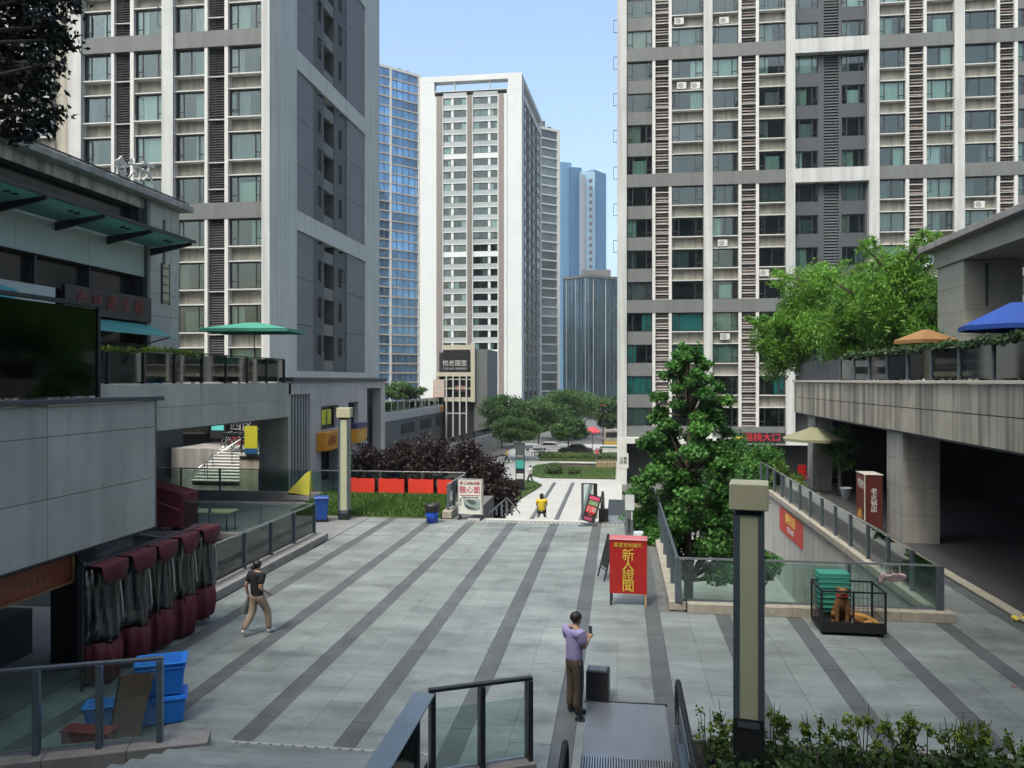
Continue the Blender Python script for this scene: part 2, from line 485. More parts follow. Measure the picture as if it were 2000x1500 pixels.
part('shop_paving', bx(-40, -10.5, -6, 18.55, -.029, -.003), mat('shop paving', (.16, .16, .155), .6, var=.2, scale=1), plaza)
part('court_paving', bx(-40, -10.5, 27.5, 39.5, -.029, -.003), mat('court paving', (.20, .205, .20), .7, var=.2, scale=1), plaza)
# drainage slots at both ends of the plaza
drain = MB(); slots = MB()
for (y, xa, xb) in ((32.2, -6.2, 1.3), (11.95, -6.2, -2.85)):
    drain.box(xa, xb, y - .11, y + .11, -.002, .004)
    x = xa + .1
    while x < xb - .1:
        slots.box(x, x + .05, y - .07, y + .07, .0042, .0075); x += .19
dr = part('drain_cover', drain, mat('drain steel', (.42, .41, .37), .5, .2, var=.1), plaza)
part('drain_slot', slots, M_BLACK, dr)['kind'] = 'stuff'
part('edge_band', bx(-6.3, 1.4, 32.5, 32.95, LOW, .01), mat('edge granite', (.42, .415, .39), .6, var=.1), plaza)

# flight of steps down to the lower plaza, and the flight up to the viewpoint
stairs = struct('stairs', bx(-6.2, -1.9, 32.95, 33.25, LOW, -.15), M_KERB)
for k in range(2, 25):
    part('step', shared(('dstep',), lambda: bx(-2.15, 2.15, 0, .30, 0, .15).mesh('step')), M_SLAB, stairs, loc=(-4.05, 32.95 + .3 * (k - 1), -.15 * k - .0))
up = struct('entrance_stairs', bx(-14, 9, -6, -.2, 0, 4.1), M_CONC)
z1, y1 = 0, 11.75
for k in range(28):
    z0 = z1; z1 += .125 if k < 22 else .22
    xl = -6.58 - .012 * k
    part('step', bx(xl, -2.78, y1 - .42, y1, max(0, z1 - .24), z1), M_SLAB, up, bevel=.008)
    y1 -= .42
part('stair_core', MB().extr([(-6.55, -.2, 0), (-6.55, 10.6, 0), (-6.55, 2.6, 2.45), (-6.55, -.2, 3.7)], (3.75, 0, 0)), M_CONC, up)

# kerbs
def kerb(pts, w, h, m=M_KERB, label=None):
    o = None
    for i in range(len(pts) - 1):
        p, q = Vector((*pts[i], 0)), Vector((*pts[i + 1], 0)); d = q - p; n = max(1, round(d.length / 1.2))
        dn = d.normalized(); side = Vector((-dn.y, dn.x, 0)) * w / 2
        for k in range(n):
            a, b = p + d * (k / n) + dn * .004, p + d * ((k + 1) / n) - dn * .004
            mb = MB().hexa([a - side, b - side, b + side, a + side] + [c + Vector((0, 0, h)) for c in (a - side, b - side, b + side, a + side)])
            if o is None: o = struct('kerb', mb, m, bevel=.012)
            else: part('kerb_stone', mb, m, o, bevel=.012)
    return o
kerb([(-10.8, 18.3), (-10.8, 27.75)], .56, .24)
kerb([(-11.1, 27.6), (-19, 27.6)], .4, .2)
kerb([(1.45, 20.4), (1.45, 33.2)], .42, .22, M_KERBY)
kerb([(1.68, 20.4), (7.95, 20.4)], .5, .24, M_KERBY)
kerb([(7.7, 20.68), (7.7, 46)], .42, .22, M_KERBY)
kerb([(9.72, 13), (9.72, 46)], .3, .06, mat('tan edging', (.30, .28, .215), .8, var=.2))
kerb([(-6.3, 11.56), (-12.6, 8.95)], .5, .30)
kerb([(-1.3, 11.95), (-2.75, 11.25)], .34, .08)
kerb([(-7.2, 32.7), (-7.2, 36.35)], .4, .3, M_KERBY)
kerb([(-7.0, 36.6), (-26, 36.6)], .36, .42)
kerb([(1.0, 12.95), (14, 12.95)], .16, .10)
kerb([(1.02, 12.85), (1.02, 8.5)], .14, .10)
# walls of the two sunken wells
struct('well_wall', bx(7.56, 7.70, 20.7, 46, LOW, -.035), mat('well wall', (.42, .42, .39), .8, var=.12, scale=.8, streak=.2))
struct('well_floor', bx(1.5, 7.6, 20.42, 50, LOW + .002, LOW + .008), mat('well floor', (.26, .26, .25), .8, var=.2))
struct('court_floor', bx(-17.95, -10.52, 18.62, 27.48, LOW + .002, LOW + .008), mat('court floor', (.16, .165, .16), .8, var=.2))

# ------------------------------------------------------------------ grass
def grass(name, poly_pts, z, n, size, seed, label, lm=L_GRASS, base=M_GRASS, zfun=None):
    """soil sheet (structure) and the blades growing in it (stuff)"""
    if zfun is None: struct(name, MB().prism(poly_pts, z - .3, z), base)
    rg = np.random.default_rng(seed)
    P = np.array(poly_pts); lo, hi = P.min(0), P.max(0)
    pts = rg.random((n * 3, 2)) * (hi - lo) + lo
    ins = np.zeros(len(pts), bool)
    for i in range(len(P)):
        a, b = P[i], P[(i + 1) % len(P)]
        c = ((a[1] > pts[:, 1]) != (b[1] > pts[:, 1])) & (pts[:, 0] < (b[0] - a[0]) * (pts[:, 1] - a[1]) / (b[1] - a[1] + 1e-12) + a[0])
        ins ^= c
    pts = pts[ins][:n]; n = len(pts)
    z0 = np.full(n, z) if zfun is None else np.array([zfun(x, y) for x, y in pts])
    ang = rg.random(n) * 6.283; h = size * (.6 + .8 * rg.random(n)); w = size * .28
    tx, ty = np.cos(ang) * w, np.sin(ang) * w
    ln = rg.normal(size=(n, 2)) * size * .45
    v = np.empty((n, 3, 3))
    v[:, 0] = np.c_[pts[:, 0] - tx, pts[:, 1] - ty, z0 - .01]; v[:, 1] = np.c_[pts[:, 0] + tx, pts[:, 1] + ty, z0 - .01]
    v[:, 2] = np.c_[pts[:, 0] + ln[:, 0], pts[:, 1] + ln[:, 1], z0 + h]
    me = bpy.data.meshes.new('grass'); me.vertices.add(n * 3); me.vertices.foreach_set('co', v.reshape(-1))
    me.loops.add(n * 3); me.loops.foreach_set('vertex_index', np.arange(n * 3, dtype=np.int32))
    me.polygons.add(n); me.polygons.foreach_set('loop_start', np.arange(0, n * 3, 3, dtype=np.int32)); me.update(calc_edges=True)
    a = me.attributes.new('lf', 'FLOAT', 'FACE'); a.data.foreach_set('value', rg.random(n).astype(np.float32))
    return tag(link('grass', me, lm), label, 'grass', kind='stuff')
# sloping lawn beside the plaza
def bank(x, y): return .10 + max(0, (y - 32.8)) * .085
gb = MB().hexa([(-14, 32.55, -.03), (-7.42, 32.55, -.03), (-7.42, 36.4, -.03), (-14, 36.4, -.03), (-14, 32.7, .10), (-7.42, 32.7, .10), (-7.42, 36.4, .40), (-14, 36.4, .40)])
struct('lawn_bank', gb, M_GRASS)
grass('lawn', [(-14, 32.6), (-7.45, 32.6), (-7.45, 36.35), (-14, 36.35)], 0, 14000, .14, 5, 'thick green grass on the bank below the red banners', zfun=bank)
isl = [(-.4, 77.5), (-.4, 92), (-7.5, 91), (-9.2, 88.5), (-9.6, 84), (-9, 79.5), (-7.6, 77.5)]
grass('lawn_island', isl, LOW + .12, 7000, .12, 6, 'mown green grass island with rounded bushes on the lower plaza')
lwn = [(-15, 58), (-8.4, 58), (-8.1, 62), (-7.4, 68), (-7.0, 72), (-8.2, 74.5), (-11, 75), (-15, 74)]
grass('lawn_corner', lwn, LOW + .12, 8000, .13, 8, 'green lawn corner with a curved tip under the purple trees')
for i, (p, r) in enumerate((((1082, 925), .95), ((1121, 925), .62))):
    x, y = on_z(p[0], p[1], LOW)
    y = min(y, 80.5); x = y * ray(p[0])[0] / ray(p[0])[1]
    t = thing('clipped_bush', ('larger', 'smaller')[i] + ' clipped round bush on the grass island', 'bush', (x, y, LOW + .12), group='clipped bushes on the lower lawn')
    part('foliage', leaf_mesh('foliage', [((0, 0, r * .55), (r, r, r * .6))], int(3200 * r), .11, 20 + i, (1, .7), .6, .25), leafmat('bush leaves', (.03, .06, .02), (.12, .17, .06), .2), t, world=False)
    part('stem', MB().tube([(0, 0, -.05), (.02, 0, r * .3), (0, .03, r * .6)], [.06, .05, .03], 6), M_BARK, t, world=False)
# hedge strip behind the island
hx = [(-9.4, 94), (-.3, 94), (-.3, 96.5), (-9.4, 96.5)]
struct('hedge_bed', MB().prism(hx, LOW, LOW + .35), M_GRASS)
tag(link('hedge', leaf_mesh('hedge', [((x, 95.2, LOW + .6), (.9, 1.1, .42)) for x in np.arange(-9, 0, .75)], 7000, .16, 31, (1, .6), .5, .3), leafmat('hedge leaves', (.04, .08, .02), (.15, .22, .06), .25)), 'low clipped hedge strip across the lower plaza', 'hedge', kind='stuff')
# ------------------------------------------------------------------ facades
class Face:
    """local x to the right seen from outside, local y into the building, z up"""
    def __init__(s, ox, oy, ang): s.o, s.a = (ox, oy), ang
    def w(s, x, y, z=0):
        c, q = math.cos(s.a), math.sin(s.a)
        return (s.o[0] + c * x - q * y, s.o[1] + q * x + c * y, z)
    def put(s, name, mb, m, parent, x=0, y=0, z=0, bevel=0, smooth=False):
        return part(name, mb, m, parent, loc=s.w(x, y, z), rz=s.a, bevel=bevel, smooth=smooth)
RG = random.Random(11)
CURT = [mat('curtain ' + n, c, .85, var=.18, scale=9, stretch=(1, 1, .05)) for n, c in (
    ('sage', (.46, .55, .49)), ('pale green', (.58, .72, .64)), ('grey', (.30, .33, .33)), ('teal', (.10, .50, .50)), ('mauve', (.30, .24, .27)), ('cream', (.50, .48, .40)), ('white', (.80, .84, .84)), ('slate', (.12, .15, .17)))]
def win_mesh(w, h, style):
    def f():
        b = MB(); t = .075; d = .09
        b.box(-w / 2, -w / 2 + t, 0, d, 0, h); b.box(w / 2 - t, w / 2, 0, d, 0, h)
        b.box(-w / 2 + t, w / 2 - t, 0, d, 0, t); b.box(-w / 2 + t, w / 2 - t, 0, d, h - t, h)
        xs = {0: [-.27 * w, .27 * w], 1: [.25 * w], 2: [-.25 * w], 3: [0.], 4: []}[style]
        for x in xs: b.box(x - t / 2, x + t / 2, .002, d - .002, t, h - t)
        ed = [-w / 2 + t] + xs + [w / 2 - t]
        if style in (0, 1): b.box(ed[-2] + t / 2, ed[-1], .004, d - .004, h * .26, h * .26 + t * .8)
        if style in (0, 2): b.box(ed[0], ed[1] - t / 2, .004, d - .004, h * .26, h * .26 + t * .8)
        return b.mesh('window')
    return shared(('win', round(w, 2), round(h, 2), style), f)
def pane_mesh(w, h):
    return shared(('pane', round(w, 2), round(h, 2)), lambda: bx(-w / 2 + .03, w / 2 - .03, .035, .047, .03, h - .03).mesh('pane'))
def curtain_mesh(w, h, kind):
    def f():
        a, b = {0: (-.48, .48), 1: (-.48, -.12), 2: (.1, .48), 3: (-.25, .3), 4: (-.48, .05)}[kind]
        n = max(6, int((b - a) * w / .07)); v, fc = [], []
        for i in range(n + 1):
            x = w * (a + (b - a) * i / n); y = .26 + .035 * math.sin(i * 1.9) + .02 * math.sin(i * .7)
            v += [(x, y, .04), (x, y, h * (.98 if kind != 3 else .8))]
        fc = [(2 * i, 2 * i + 2, 2 * i + 3, 2 * i + 1) for i in range(n)]
        m = MB(); m.v, m.f = v, fc
        return m.mesh('curtain', True)
    return shared(('cur', round(w, 2), round(h, 2), kind), f)
def sash_mesh(w, h, sgn):
    def f():
        b = MB(); t = .045
        dx, dy = sgn * math.cos(R(64)), -math.sin(R(64))
        def rot(u0, u1, z0, z1, q=.02):
            nx, ny = -dy * q, dx * q
            ring = [(dx * u0 - nx, dy * u0 - ny), (dx * u1 - nx, dy * u1 - ny), (dx * u1 + nx, dy * u1 + ny), (dx * u0 + nx, dy * u0 + ny)]
            b.hexa([(x, y, z0) for x, y in ring] + [(x, y, z1) for x, y in ring])
        rot(0, t, 0, h); rot(w - t, w, 0, h); rot(t, w - t, 0, t); rot(t, w - t, h - t, h)
        return b.mesh('open_sash')
    return shared(('sash', round(w, 2), round(h, 2), sgn), f)
def window(F, th, x0, x1, z0, z1, y=.12, style=None, curtain=.78, sash=.28, teal=False, frame=None):
    w, h = round(x1 - x0, 2), round(z1 - z0, 2)
    st = RG.choice((0, 0, 1, 2, 3)) if style is None else style
    o = F.put('window', win_mesh(w, h, st), frame or M_FRAME, th, (x0 + x1) / 2, y, z0)
    part('pane', pane_mesh(w, h), M_PANE, o, world=False)
    if RG.random() < curtain:
        ck = RG.choice((0, 0, 1, 2, 3, 4))
        c = 3 if teal else RG.choice((0, 0, 0, 1, 1, 2, 2, 4, 5, 6, 7, 7, 7))
        cm = curtain_mesh(w, h, ck).copy(); cm.materials.clear()
        part('curtain', shared(('curm', round(w, 2), round(h, 2), ck, c), lambda: cm), CURT[c], o, world=False)
    if RG.random() < sash:
        sg = RG.choice((1, -1)); sm = sash_mesh(.5, h * .72, sg)
        part('open_sash', sm, M_FRAME, o, world=False, loc=((-w / 2 + .03) if sg > 0 else (w / 2 - .03), -.02, h * .26))
    return o
def louvre_mesh(w, h, n=7):
    def f():
        b = MB()
        for i in range(n):
            z = h * (i + .5) / n
            b.hexa([(-w / 2, -.02, z - h / n * .42), (w / 2, -.02, z - h / n * .42), (w / 2, .0, z - h / n * .36), (-w / 2, .0, z - h / n * .36),
                    (-w / 2, .10, z + h / n * .30), (w / 2, .10, z + h / n * .30), (w / 2, .12, z + h / n * .36), (-w / 2, .12, z + h / n * .36)])
        return b.mesh('louvre')
    return shared(('louv', round(w, 2), round(h, 2), n), f)

FLOOR = 2.9
def flat_tower(F, th, cols, tops, band_after, zlo, zhi, winh=1.7, depth=14, louv=M_LOUV, teals=(), skip=None, inset=.05):
    """cols: (kind, x0, x1) in facade metres; tops: z of each floor's window head, highest first"""
    xa, xb = cols[0][1], cols[-1][2]
    F.put('core', bx(xa + .05, xb - inset, 1.15, depth, zlo, zhi), M_VOIDK, th)
    for kind, x0, x1 in cols:
        if kind == 'P': F.put('pillar', bx(x0, x1, -.28, 1.2, zlo, zhi), M_WHITE, th)
        elif kind == 'T': F.put('mullion', bx(x0, x1, -.12, 1.0, zlo, zhi), M_OFFWHITE, th)
        elif kind == 'W': F.put('recess_wall', bx(x0, x1, .35, 1.2, zlo, zhi), M_GDARK, th)
    runs, cur = [], None
    for kind, x0, x1 in cols:
        if kind in 'AGLT' and cur: cur[1] = x1
        elif kind in 'AGLT': cur = [x0, x1]; runs.append(cur)
        else: cur = None
    runs = [r for r in runs if r[1] - r[0] > 1]
    for j, zt in enumerate(tops):
        zb = zt - winh; zn = zt - FLOOR          # next window head
        isband = j in band_after
        if isband:
            for r in runs: F.put('band', bx(r[0] + .003, r[1] - .003, -.16, .5, zn + .02, zb), M_BAND, th)
        for ci, (kind, x0, x1) in enumerate(cols):
            if skip and skip(ci, j): continue
            w = x1 - x0; xc = (x0 + x1) / 2
            if kind in 'AGHW' and kind != 'W':
                rec = .35 if kind == 'H' else 0
                window(F, th, x0 + .01, x1 - .01, zb, zt, .14 + rec, teal=(ci, j) in teals, style=0 if kind in 'GH' else None)
                if isband and kind != 'H': continue
                if kind == 'A':
                    sp = F.put('spandrel', shared(('spn', round(w, 2)), lambda: bx(-w / 2, w / 2, .42, .9, 0, FLOOR - winh).mesh('spandrel')), M_CREAM, th, xc, 0, zn)
                    lg = shared(('ldg', round(w, 2)), lambda: MB().box(-w / 2, w / 2, -.10, .419, FLOOR - winh - .085, FLOOR - winh - .005).box(-w / 2, w / 2, -.06, .419, .02, .09).mesh('ledge'))
                    part('ledge', lg, M_OFFWHITE, sp, world=False)['kind'] = 'stuff'
                else:
                    F.put('spandrel', shared(('spg', kind, round(w, 2)), lambda: bx(-w / 2, w / 2, .02 + rec, .9, .004, FLOOR - winh - .004).mesh('spandrel')), M_GDARK if kind == 'H' else M_BAND, th, xc, 0, zn)
            elif kind in 'LK':
                rec = .3 if kind == 'K' else 0
                hh = FLOOR
                z0 = zn
                if isband and kind == 'L': z0, hh = zb, winh
                lv = F.put('louvre', louvre_mesh(w, hh, (11 if hh > 2 else 7) if louv is M_LOUV else (17 if hh > 2 else 11)), louv if kind == 'L' else M_GDARK, th, xc, .12 + rec, z0)
                if kind == 'L':
                    bars = MB()
                    for q in (((.5, 1.45, 2.35) if hh > 2 else (.5, 1.2)) if louv is M_LOUV else (.9,)): bars.box(-w / 2, w / 2, -.16, .02, q, q + .055)
                    part('cross_bar', shared(('cb', louv.name, round(w, 2), hh), lambda: bars.mesh('cross_bar')), M_OFFWHITE, lv, world=False)['kind'] = 'stuff'

def px_cols(spec, Y, x_shift=0):
    out = []; p = None
    for kind, a, b in spec:
        xa = on_y(a, 0, Y)[0] if p is None else p
        xb = on_y(b, 0, Y)[0]
        out.append((kind, xa, xb)); p = xb
    return out

# ---- tower on the right
YR = 74.2
rs = [('P', 1206, 1224), ('G', 1224, 1274), ('T', 1274, 1280), ('L', 1280, 1306), ('T', 1306, 1312), ('A', 1312, 1374), ('P', 1374, 1391), ('A', 1391, 1442), ('T', 1442, 1448),
      ('L', 1448, 1476), ('T', 1476, 1482), ('A', 1482, 1534), ('P', 1534, 1552), ('H', 1552, 1600), ('W', 1600, 1611), ('K', 1611, 1640), ('W', 1640, 1646), ('H', 1646, 1692), ('W', 1692, 1696),
      ('P', 1696, 1716), ('A', 1716, 1768), ('T', 1768, 1775), ('L', 1775, 1803), ('T', 1803, 1809), ('A', 1809, 1862), ('P', 1862, 1882), ('A', 1882, 1946), ('T', 1946, 1952), ('L', 1952, 1980), ('T', 1980, 1987), ('G', 1987, 2045), ('P', 2045, 2066)]
cols = px_cols(rs, YR)
x0, x1 = cols[0][1], cols[-1][2]
FR = Face(0, YR, 0)
tr = thing('apartment_tower', 'broad white and grey apartment tower with brown louvre strips behind the green trees', 'tower', (x0, YR, LOW))
tops = [41.0 - FLOOR * j for j in range(14)]
flat_tower(FR, tr, cols, tops, {1, 5, 9, 13}, 0.6, 60, teals={(1, 10), (5, 10), (1, 11), (5, 11), (11, 12), (1, 12), (1, 3), (5, 5)}, skip=lambda ci, j: ci > 12 and tops[j] < 4.5)
for j in (1, 5, 9):
    zt = tops[j] - 1.7
    FR.put('white_beam', bx(cols[13][1], cols[18][2], -.26, 1.0, zt - 1.25, zt), M_WHITE, tr)
FR.put('side_wall', bx(x0 - .02, x0 + .3, 1.2, 24, LOW, 60), M_SIDEW, tr)
FR.put('upper_floors', bx(x0 + .1, x1 - .1, .3, 23.9, 43.3, 60), M_BAND, tr)
FR.put('base_wall', bx(x0 - .03, cols[1][1], -.32, 6, LOW, .6), M_OFFWHITE, tr)
FR.put('base_canopy', bx(cols[1][1], x1, -1.2, 1.15, .05, .6), M_OFFWHITE, tr)
FR.put('shop_front', bx(cols[1][1], x1, 1.0, 6, LOW, .05), M_VOIDK, tr)
for k in range(2, 22, 2):
    za = 4 + k * 1.75
    FR.put('open_sash', MB().box(x0 - .40, x0 - .36, 2.2, 2.26, za, za + 1.2).box(x0 - .359, x0 - .03, 2.2, 2.26, za, za + .05).box(x0 - .359, x0 - .03, 2.2, 2.26, za + 1.15, za + 1.2), M_FRAME, tr)
sg = thing('wall_notice', 'small white notice with black characters on the pale tower base', 'sign', FR.w(x0 + .5, -.36, -1.5))
part('board', FR and MB().box(x0 + .1, x0 + 1.0, YR - .36, YR - .325, -2.3, -.9), M_OFFWHITE, sg)
part('lettering', text_mesh('公寓\n租售', .34), M_BLACK, sg, loc=(x0 + .55, YR - .372, -1.6))
sx, sz = on_y(1482, 855, YR - 1.3)
sg = thing('shop_sign', 'black shop sign with red characters at the foot of the broad tower', 'sign', (sx, YR - 1.3, sz - .6))
part('board', bx(sx - 2.3, sx + 2.3, YR - 1.32, YR - 1.22, sz - .45, sz + .45), M_BLACK, sg)
part('lettering', text_mesh('福桃大口', .8), emis('red shop letters', (.45, .02, .04), .05), sg, loc=(sx + .3, YR - 1.34, sz))
part('emblem', MB().extr([(sx - 2.1, YR - 1.34, sz - .2), (sx - 1.4, YR - 1.34, sz - .25), (sx - 1.3, YR - 1.34, sz + .2), (sx - 1.6, YR - 1.34, sz + .05), (sx - 2.0, YR - 1.34, sz + .1)], (0, .02, 0)), M_GOLD, sg)

# air conditioners hung in the recessed spandrels
def ac_unit(px, py, label, Y=YR):
    x, z = on_y(px, py, Y + .15)
    t = thing('air_conditioner', label, 'air conditioner', (x, Y + .15, z - .3), group='air conditioners on the broad tower')
    part('case', shared(('accase',), lambda: bx(-.42, .42, -.16, .16, 0, .6).mesh('case')), M_OFFWHITE, t, world=False)
    part('fan_grille', shared(('acfan',), lambda: MB().torus((-.1, -.165, .3), .2, .018, 'y').torus((-.1, -.165, .3), .1, .012, 'y').box(-.3, .1, -.170, -.163, .29, .31).mesh('fan_grille')), M_STEELD, t, world=False)
    part('bracket', shared(('acbr',), lambda: MB().box(-.38, -.33, -.16, .26, -.05, -.002).box(.33, .38, -.16, .26, -.05, -.002).mesh('bracket')), M_STEELD, t, world=False)
for px, py, lb in ((1326, 42, 'white air conditioner high on the broad tower, left of the top pair'), (1414, 41, 'white air conditioner high on the broad tower, right of the top pair'),
                   (1331, 168, 'left one of two air conditioners side by side under one window'), (1358, 168, 'right one of two air conditioners side by side under one window'),
                   (1411, 475, 'white air conditioner midway up the broad tower, left of the pavilion'), (1492, 533, 'small air conditioner just left of the grey recess, above the lower grey band'),
                   (1416, 657, 'lowest white air conditioner, directly above the ginkgo tree'), (1912, 400, 'white air conditioner just above the pavilion roof')):
    ac_unit(px, py, lb)

# ---- tower on the left
YL = 50.4
ls = [('P', 143, 163), ('A', 163, 219), ('T', 219, 225), ('L', 225, 256), ('T', 256, 263), ('A', 263, 320), ('P', 320, 342), ('A', 342, 401), ('T', 401, 407), ('L', 407, 440), ('T', 440, 447), ('A', 447, 514), ('P', 514, 530)]
cols = px_cols(ls, YL)
lx0, lx1 = cols[0][1], cols[-1][2]
FL = Face(0, YL, 0)
tl = thing('residential_tower', 'residential tower with white pillars and a grey panelled side wall on the left', 'tower', (lx1, YL, 0))
tops = [28.26 + FLOOR * 2 - FLOOR * j for j in range(11)]
flat_tower(FL, tl, cols, tops, {1, 5, 9}, 4.5, 60, winh=1.8, depth=20, louv=M_LOUVD, inset=1.6)
FL.put('upper_floors', bx(lx0 + .1, lx1 - 1.7, .3, 20, 36.0, 60), M_BAND, tl)
# set-back wing left of the front
FW = Face(0, YL + 2.4, 0)
wa, wb = on_y(20, 0, YL + 2.4)[0], lx0
wc = [('W', wa, wa + 1.2), ('A', wa + 1.2, wa + 3.0), ('W', wa + 3.0, wa + 3.4), ('A', wb - 1.75, wb - .05)]
FW.put('wing_core', bx(wa - 12, wb, 1.1, 14, 4.5, 60), M_VOIDK, tl)
FW.put('pillar', bx(wb - 2.05, wb - 1.75, -.2, 1.1, 4.5, 60), M_WHITE, tl)
FW.put('recess_wall', bx(wa - 12, wa + 1.0, .0, 1.1, 4.5, 60), M_CREAM, tl)
FW.put('recess_wall', bx(wb - 3.4, wb - 2.05, .3, 1.1, 4.5, 60), M_CREAM, tl)
for zt in tops[:9]:
    for a, b in ((wa + 1.0, wb - 3.4), (wb - 1.75, wb - .02)):
        window(FW, tl, a + .01, b - .01, zt - 1.8, zt, .14)
        FW.put('spandrel', bx(a, b, .2, 1.1, zt - FLOOR, zt - 1.8), M_CREAM, tl)
        FW.put('ledge', bx(a, b, -.15, .199, zt - 1.9, zt - 1.8), M_OFFWHITE, tl)
# side wall (faces the square's axis)
FS = Face(lx1, YL + .9, R(90))
def sy(px): return on_x(px, 0, lx1)[0] - (YL + .9)
e = [0, sy(580), sy(615), sy(637), sy(657), sy(680), sy(714), sy(741)]
def sbox(name, a, b, y0, y1, z0, z1, m, mm=None): return FS.put(name, bx(a, b, y0, y1, z0, z1), m, mm or tl)
sbox('side_strip', .302, e[1], 0, 1.0, 4.5, 60, M_SIDEW); sbox('side_strip', e[6], e[7], 0, 1.0, 4.5, 60, M_SIDEW)
sbox('side_core', e[1], e[6], 1.3, 18, 4.5, 60, M_VOIDK)
bz = [29.0 - 11.6, 29.0, 29.0 + 11.6, 29 + 23.2]
for z in [5.8] + bz: sbox('side_beam', e[1], e[6], -.004, 1.0, z - .7, z + .7, M_SIDEW)
prev = 4.5
for z in [17.4, 29.0, 40.6, 52.2]:
    lo = prev + .7 if prev > 4.6 else 6.5
    hi = z - .7; n = 3; hh = (hi - lo) / n
    for i in range(n):
        za, zb = lo + i * hh + .02, lo + (i + 1) * hh - .02
        for a, b in ((e[1], e[2]), (e[5], e[6])): sbox('wall_panel', a + .01, b - .01, .12, 1.0, za, zb, M_GPANEL)
    for a, b in ((e[2], e[3]), (e[4], e[5])):
        zz = lo; w = b - a; o = a + w * (.62 if a == e[2] else .5)
        sbox('dark_strip', a, o - .42, .2, 1.0, lo, hi, M_GDARK); sbox('dark_strip', o + .42, b, .2, 1.0, lo, hi, M_GDARK)
        k = 0
        while zz < hi - .3:
            top = min(zz + 1.25, hi); sbox('sill_wall', o - .42, o + .42, .2, 1.0, zz, top, M_GDARK)
            if zz + 2.9 > hi + .8: break
            w0 = window(FS, tl, o - .42, o + .42, top, min(top + 1.65, hi), .28, style=3, sash=.0, curtain=.6)
            if RG.random() < .45: part('open_sash', sash_mesh(.55, 1.0, RG.choice((1, -1))), M_FRAME, w0, world=False, loc=(0, -.05, .4))
            zz = top + 1.65; k += 1
    a, b = e[3], e[4]; zz = lo
    while zz < hi - .4:
        sbox('balcony_front', a, b, .25, .6, zz, min(zz + .9, hi), M_BAND)
        zz += 2.9
    sbox('balcony_back', a, b, 1.05, 1.29, lo, hi, M_CREAM)
    prev = z

M_WHITE2 = mat('bright white render', (.48, .505, .50), .7, var=.05, scale=.2)
# ---- pale tower in the centre of the street
YC = 182.0
cx0, cx1 = on_y(820, 0, YC)[0], on_y(1019, 0, YC)[0]
ztop = on_y(1000, 142, YC)[1]
FC = Face(0, YC, 0)
tc = thing('office_tower', 'pale tower with three brown vertical stripes and an open roof frame', 'tower', (cx0, YC, LOW))
def cpx(p): return on_y(p, 0, YC)[0]
zw = on_y(920, 186, YC)[1]
FC.put('core', bx(cx0 + .3, cx1 - .3, 1.0, 45, LOW, zw + 1), M_VOIDK, tc)
FC.put('corner_wall', bx(cx0, cpx(849), 0, 3, LOW, zw + 1.2), M_WHITE2, tc)
FC.put('corner_wall', bx(cpx(990), cx1, 0, 3, LOW, zw + 1.2), M_WHITE2, tc)
zf0, zf1 = on_y(900, 178, YC)[1], on_y(900, 158, YC)[1]
FC.put('roof_beam', bx(cx0, cx1, -.02, 3.0, zw + 1.2, zf0), M_WHITE2, tc)
FC.put('roof_beam', bx(cx0, cx1, -.02, 2.2, zf1, ztop), M_WHITE2, tc)
FC.put('roof_post', bx(cx0, cpx(848), 0, 2.2, zf0, zf1), M_WHITE2, tc); FC.put('roof_post', bx(cpx(992), cx1, 0, 2.2, zf0, zf1), M_WHITE2, tc)
for p in (886, 955): FC.put('roof_post', bx(cpx(p), cpx(p + 2), .3, 1.0, zf0, zf1), M_SIDEW, tc)
for a, b in ((853, 864), (913, 922), (974, 984)): FC.put('brown_stripe', bx(cpx(a), cpx(b), -.35, 1.0, LOW + 6, zw), M_LOUV, tc)
for a, b in ((849, 853), (864, 866), (911, 913), (922, 924), (972, 974), (984, 990)): FC.put('mullion', bx(cpx(a), cpx(b), -.2, 1.0, LOW + 6, zw), M_WHITE2, tc)
bays = ((866, 911, 883), (924, 972, 955))
nf = int((zw - 3) / 2.86)
for j in range(nf):
    zt = zw - .5 - 2.86 * j; zb = zt - 1.6
    for a, b, mid in bays:
        for p, q in ((a, mid - 2), (mid + 3, b)):
            xa, xb = cpx(p), cpx(q)
            o = FC.put('window', win_mesh(round(xb - xa, 1), 1.6, 3 if xb - xa > 2.4 else 4), M_FRAME, tc, (xa + xb) / 2, .2, zb)
            part('pane', pane_mesh(round(xb - xa, 1), 1.6), M_PANE, o, world=False)
            if RG.random() < .6:
                ck = RG.choice((0, 1, 2)); c = RG.choice((0, 1, 2, 2, 7, 6))
                cm = curtain_mesh(round(xb - xa, 1), 1.6, ck).copy(); cm.materials.clear()
                part('curtain', shared(('cc', round(xb - xa, 1), ck, c), lambda: cm), CURT[c], o, world=False)
        FC.put('pier', bx(cpx(mid - 2), cpx(mid + 3), -.0, .9, zb, zt), M_WHITE2, tc)
        FC.put('spandrel', bx(cpx(a), cpx(b), .05, .9, zt, zt + 1.26), M_WHITE2 if (j + 3) % 8 == 0 else shared(('csp',), lambda: mat('grey glass spandrel', (.25, .285, .29), .4, var=.1, scale=.3, rnd=.15)), tc)
        FC.put('ledge', bx(cpx(a), cpx(b), -.12, .049, zt + .02, zt + .2), M_WHITE2, tc)
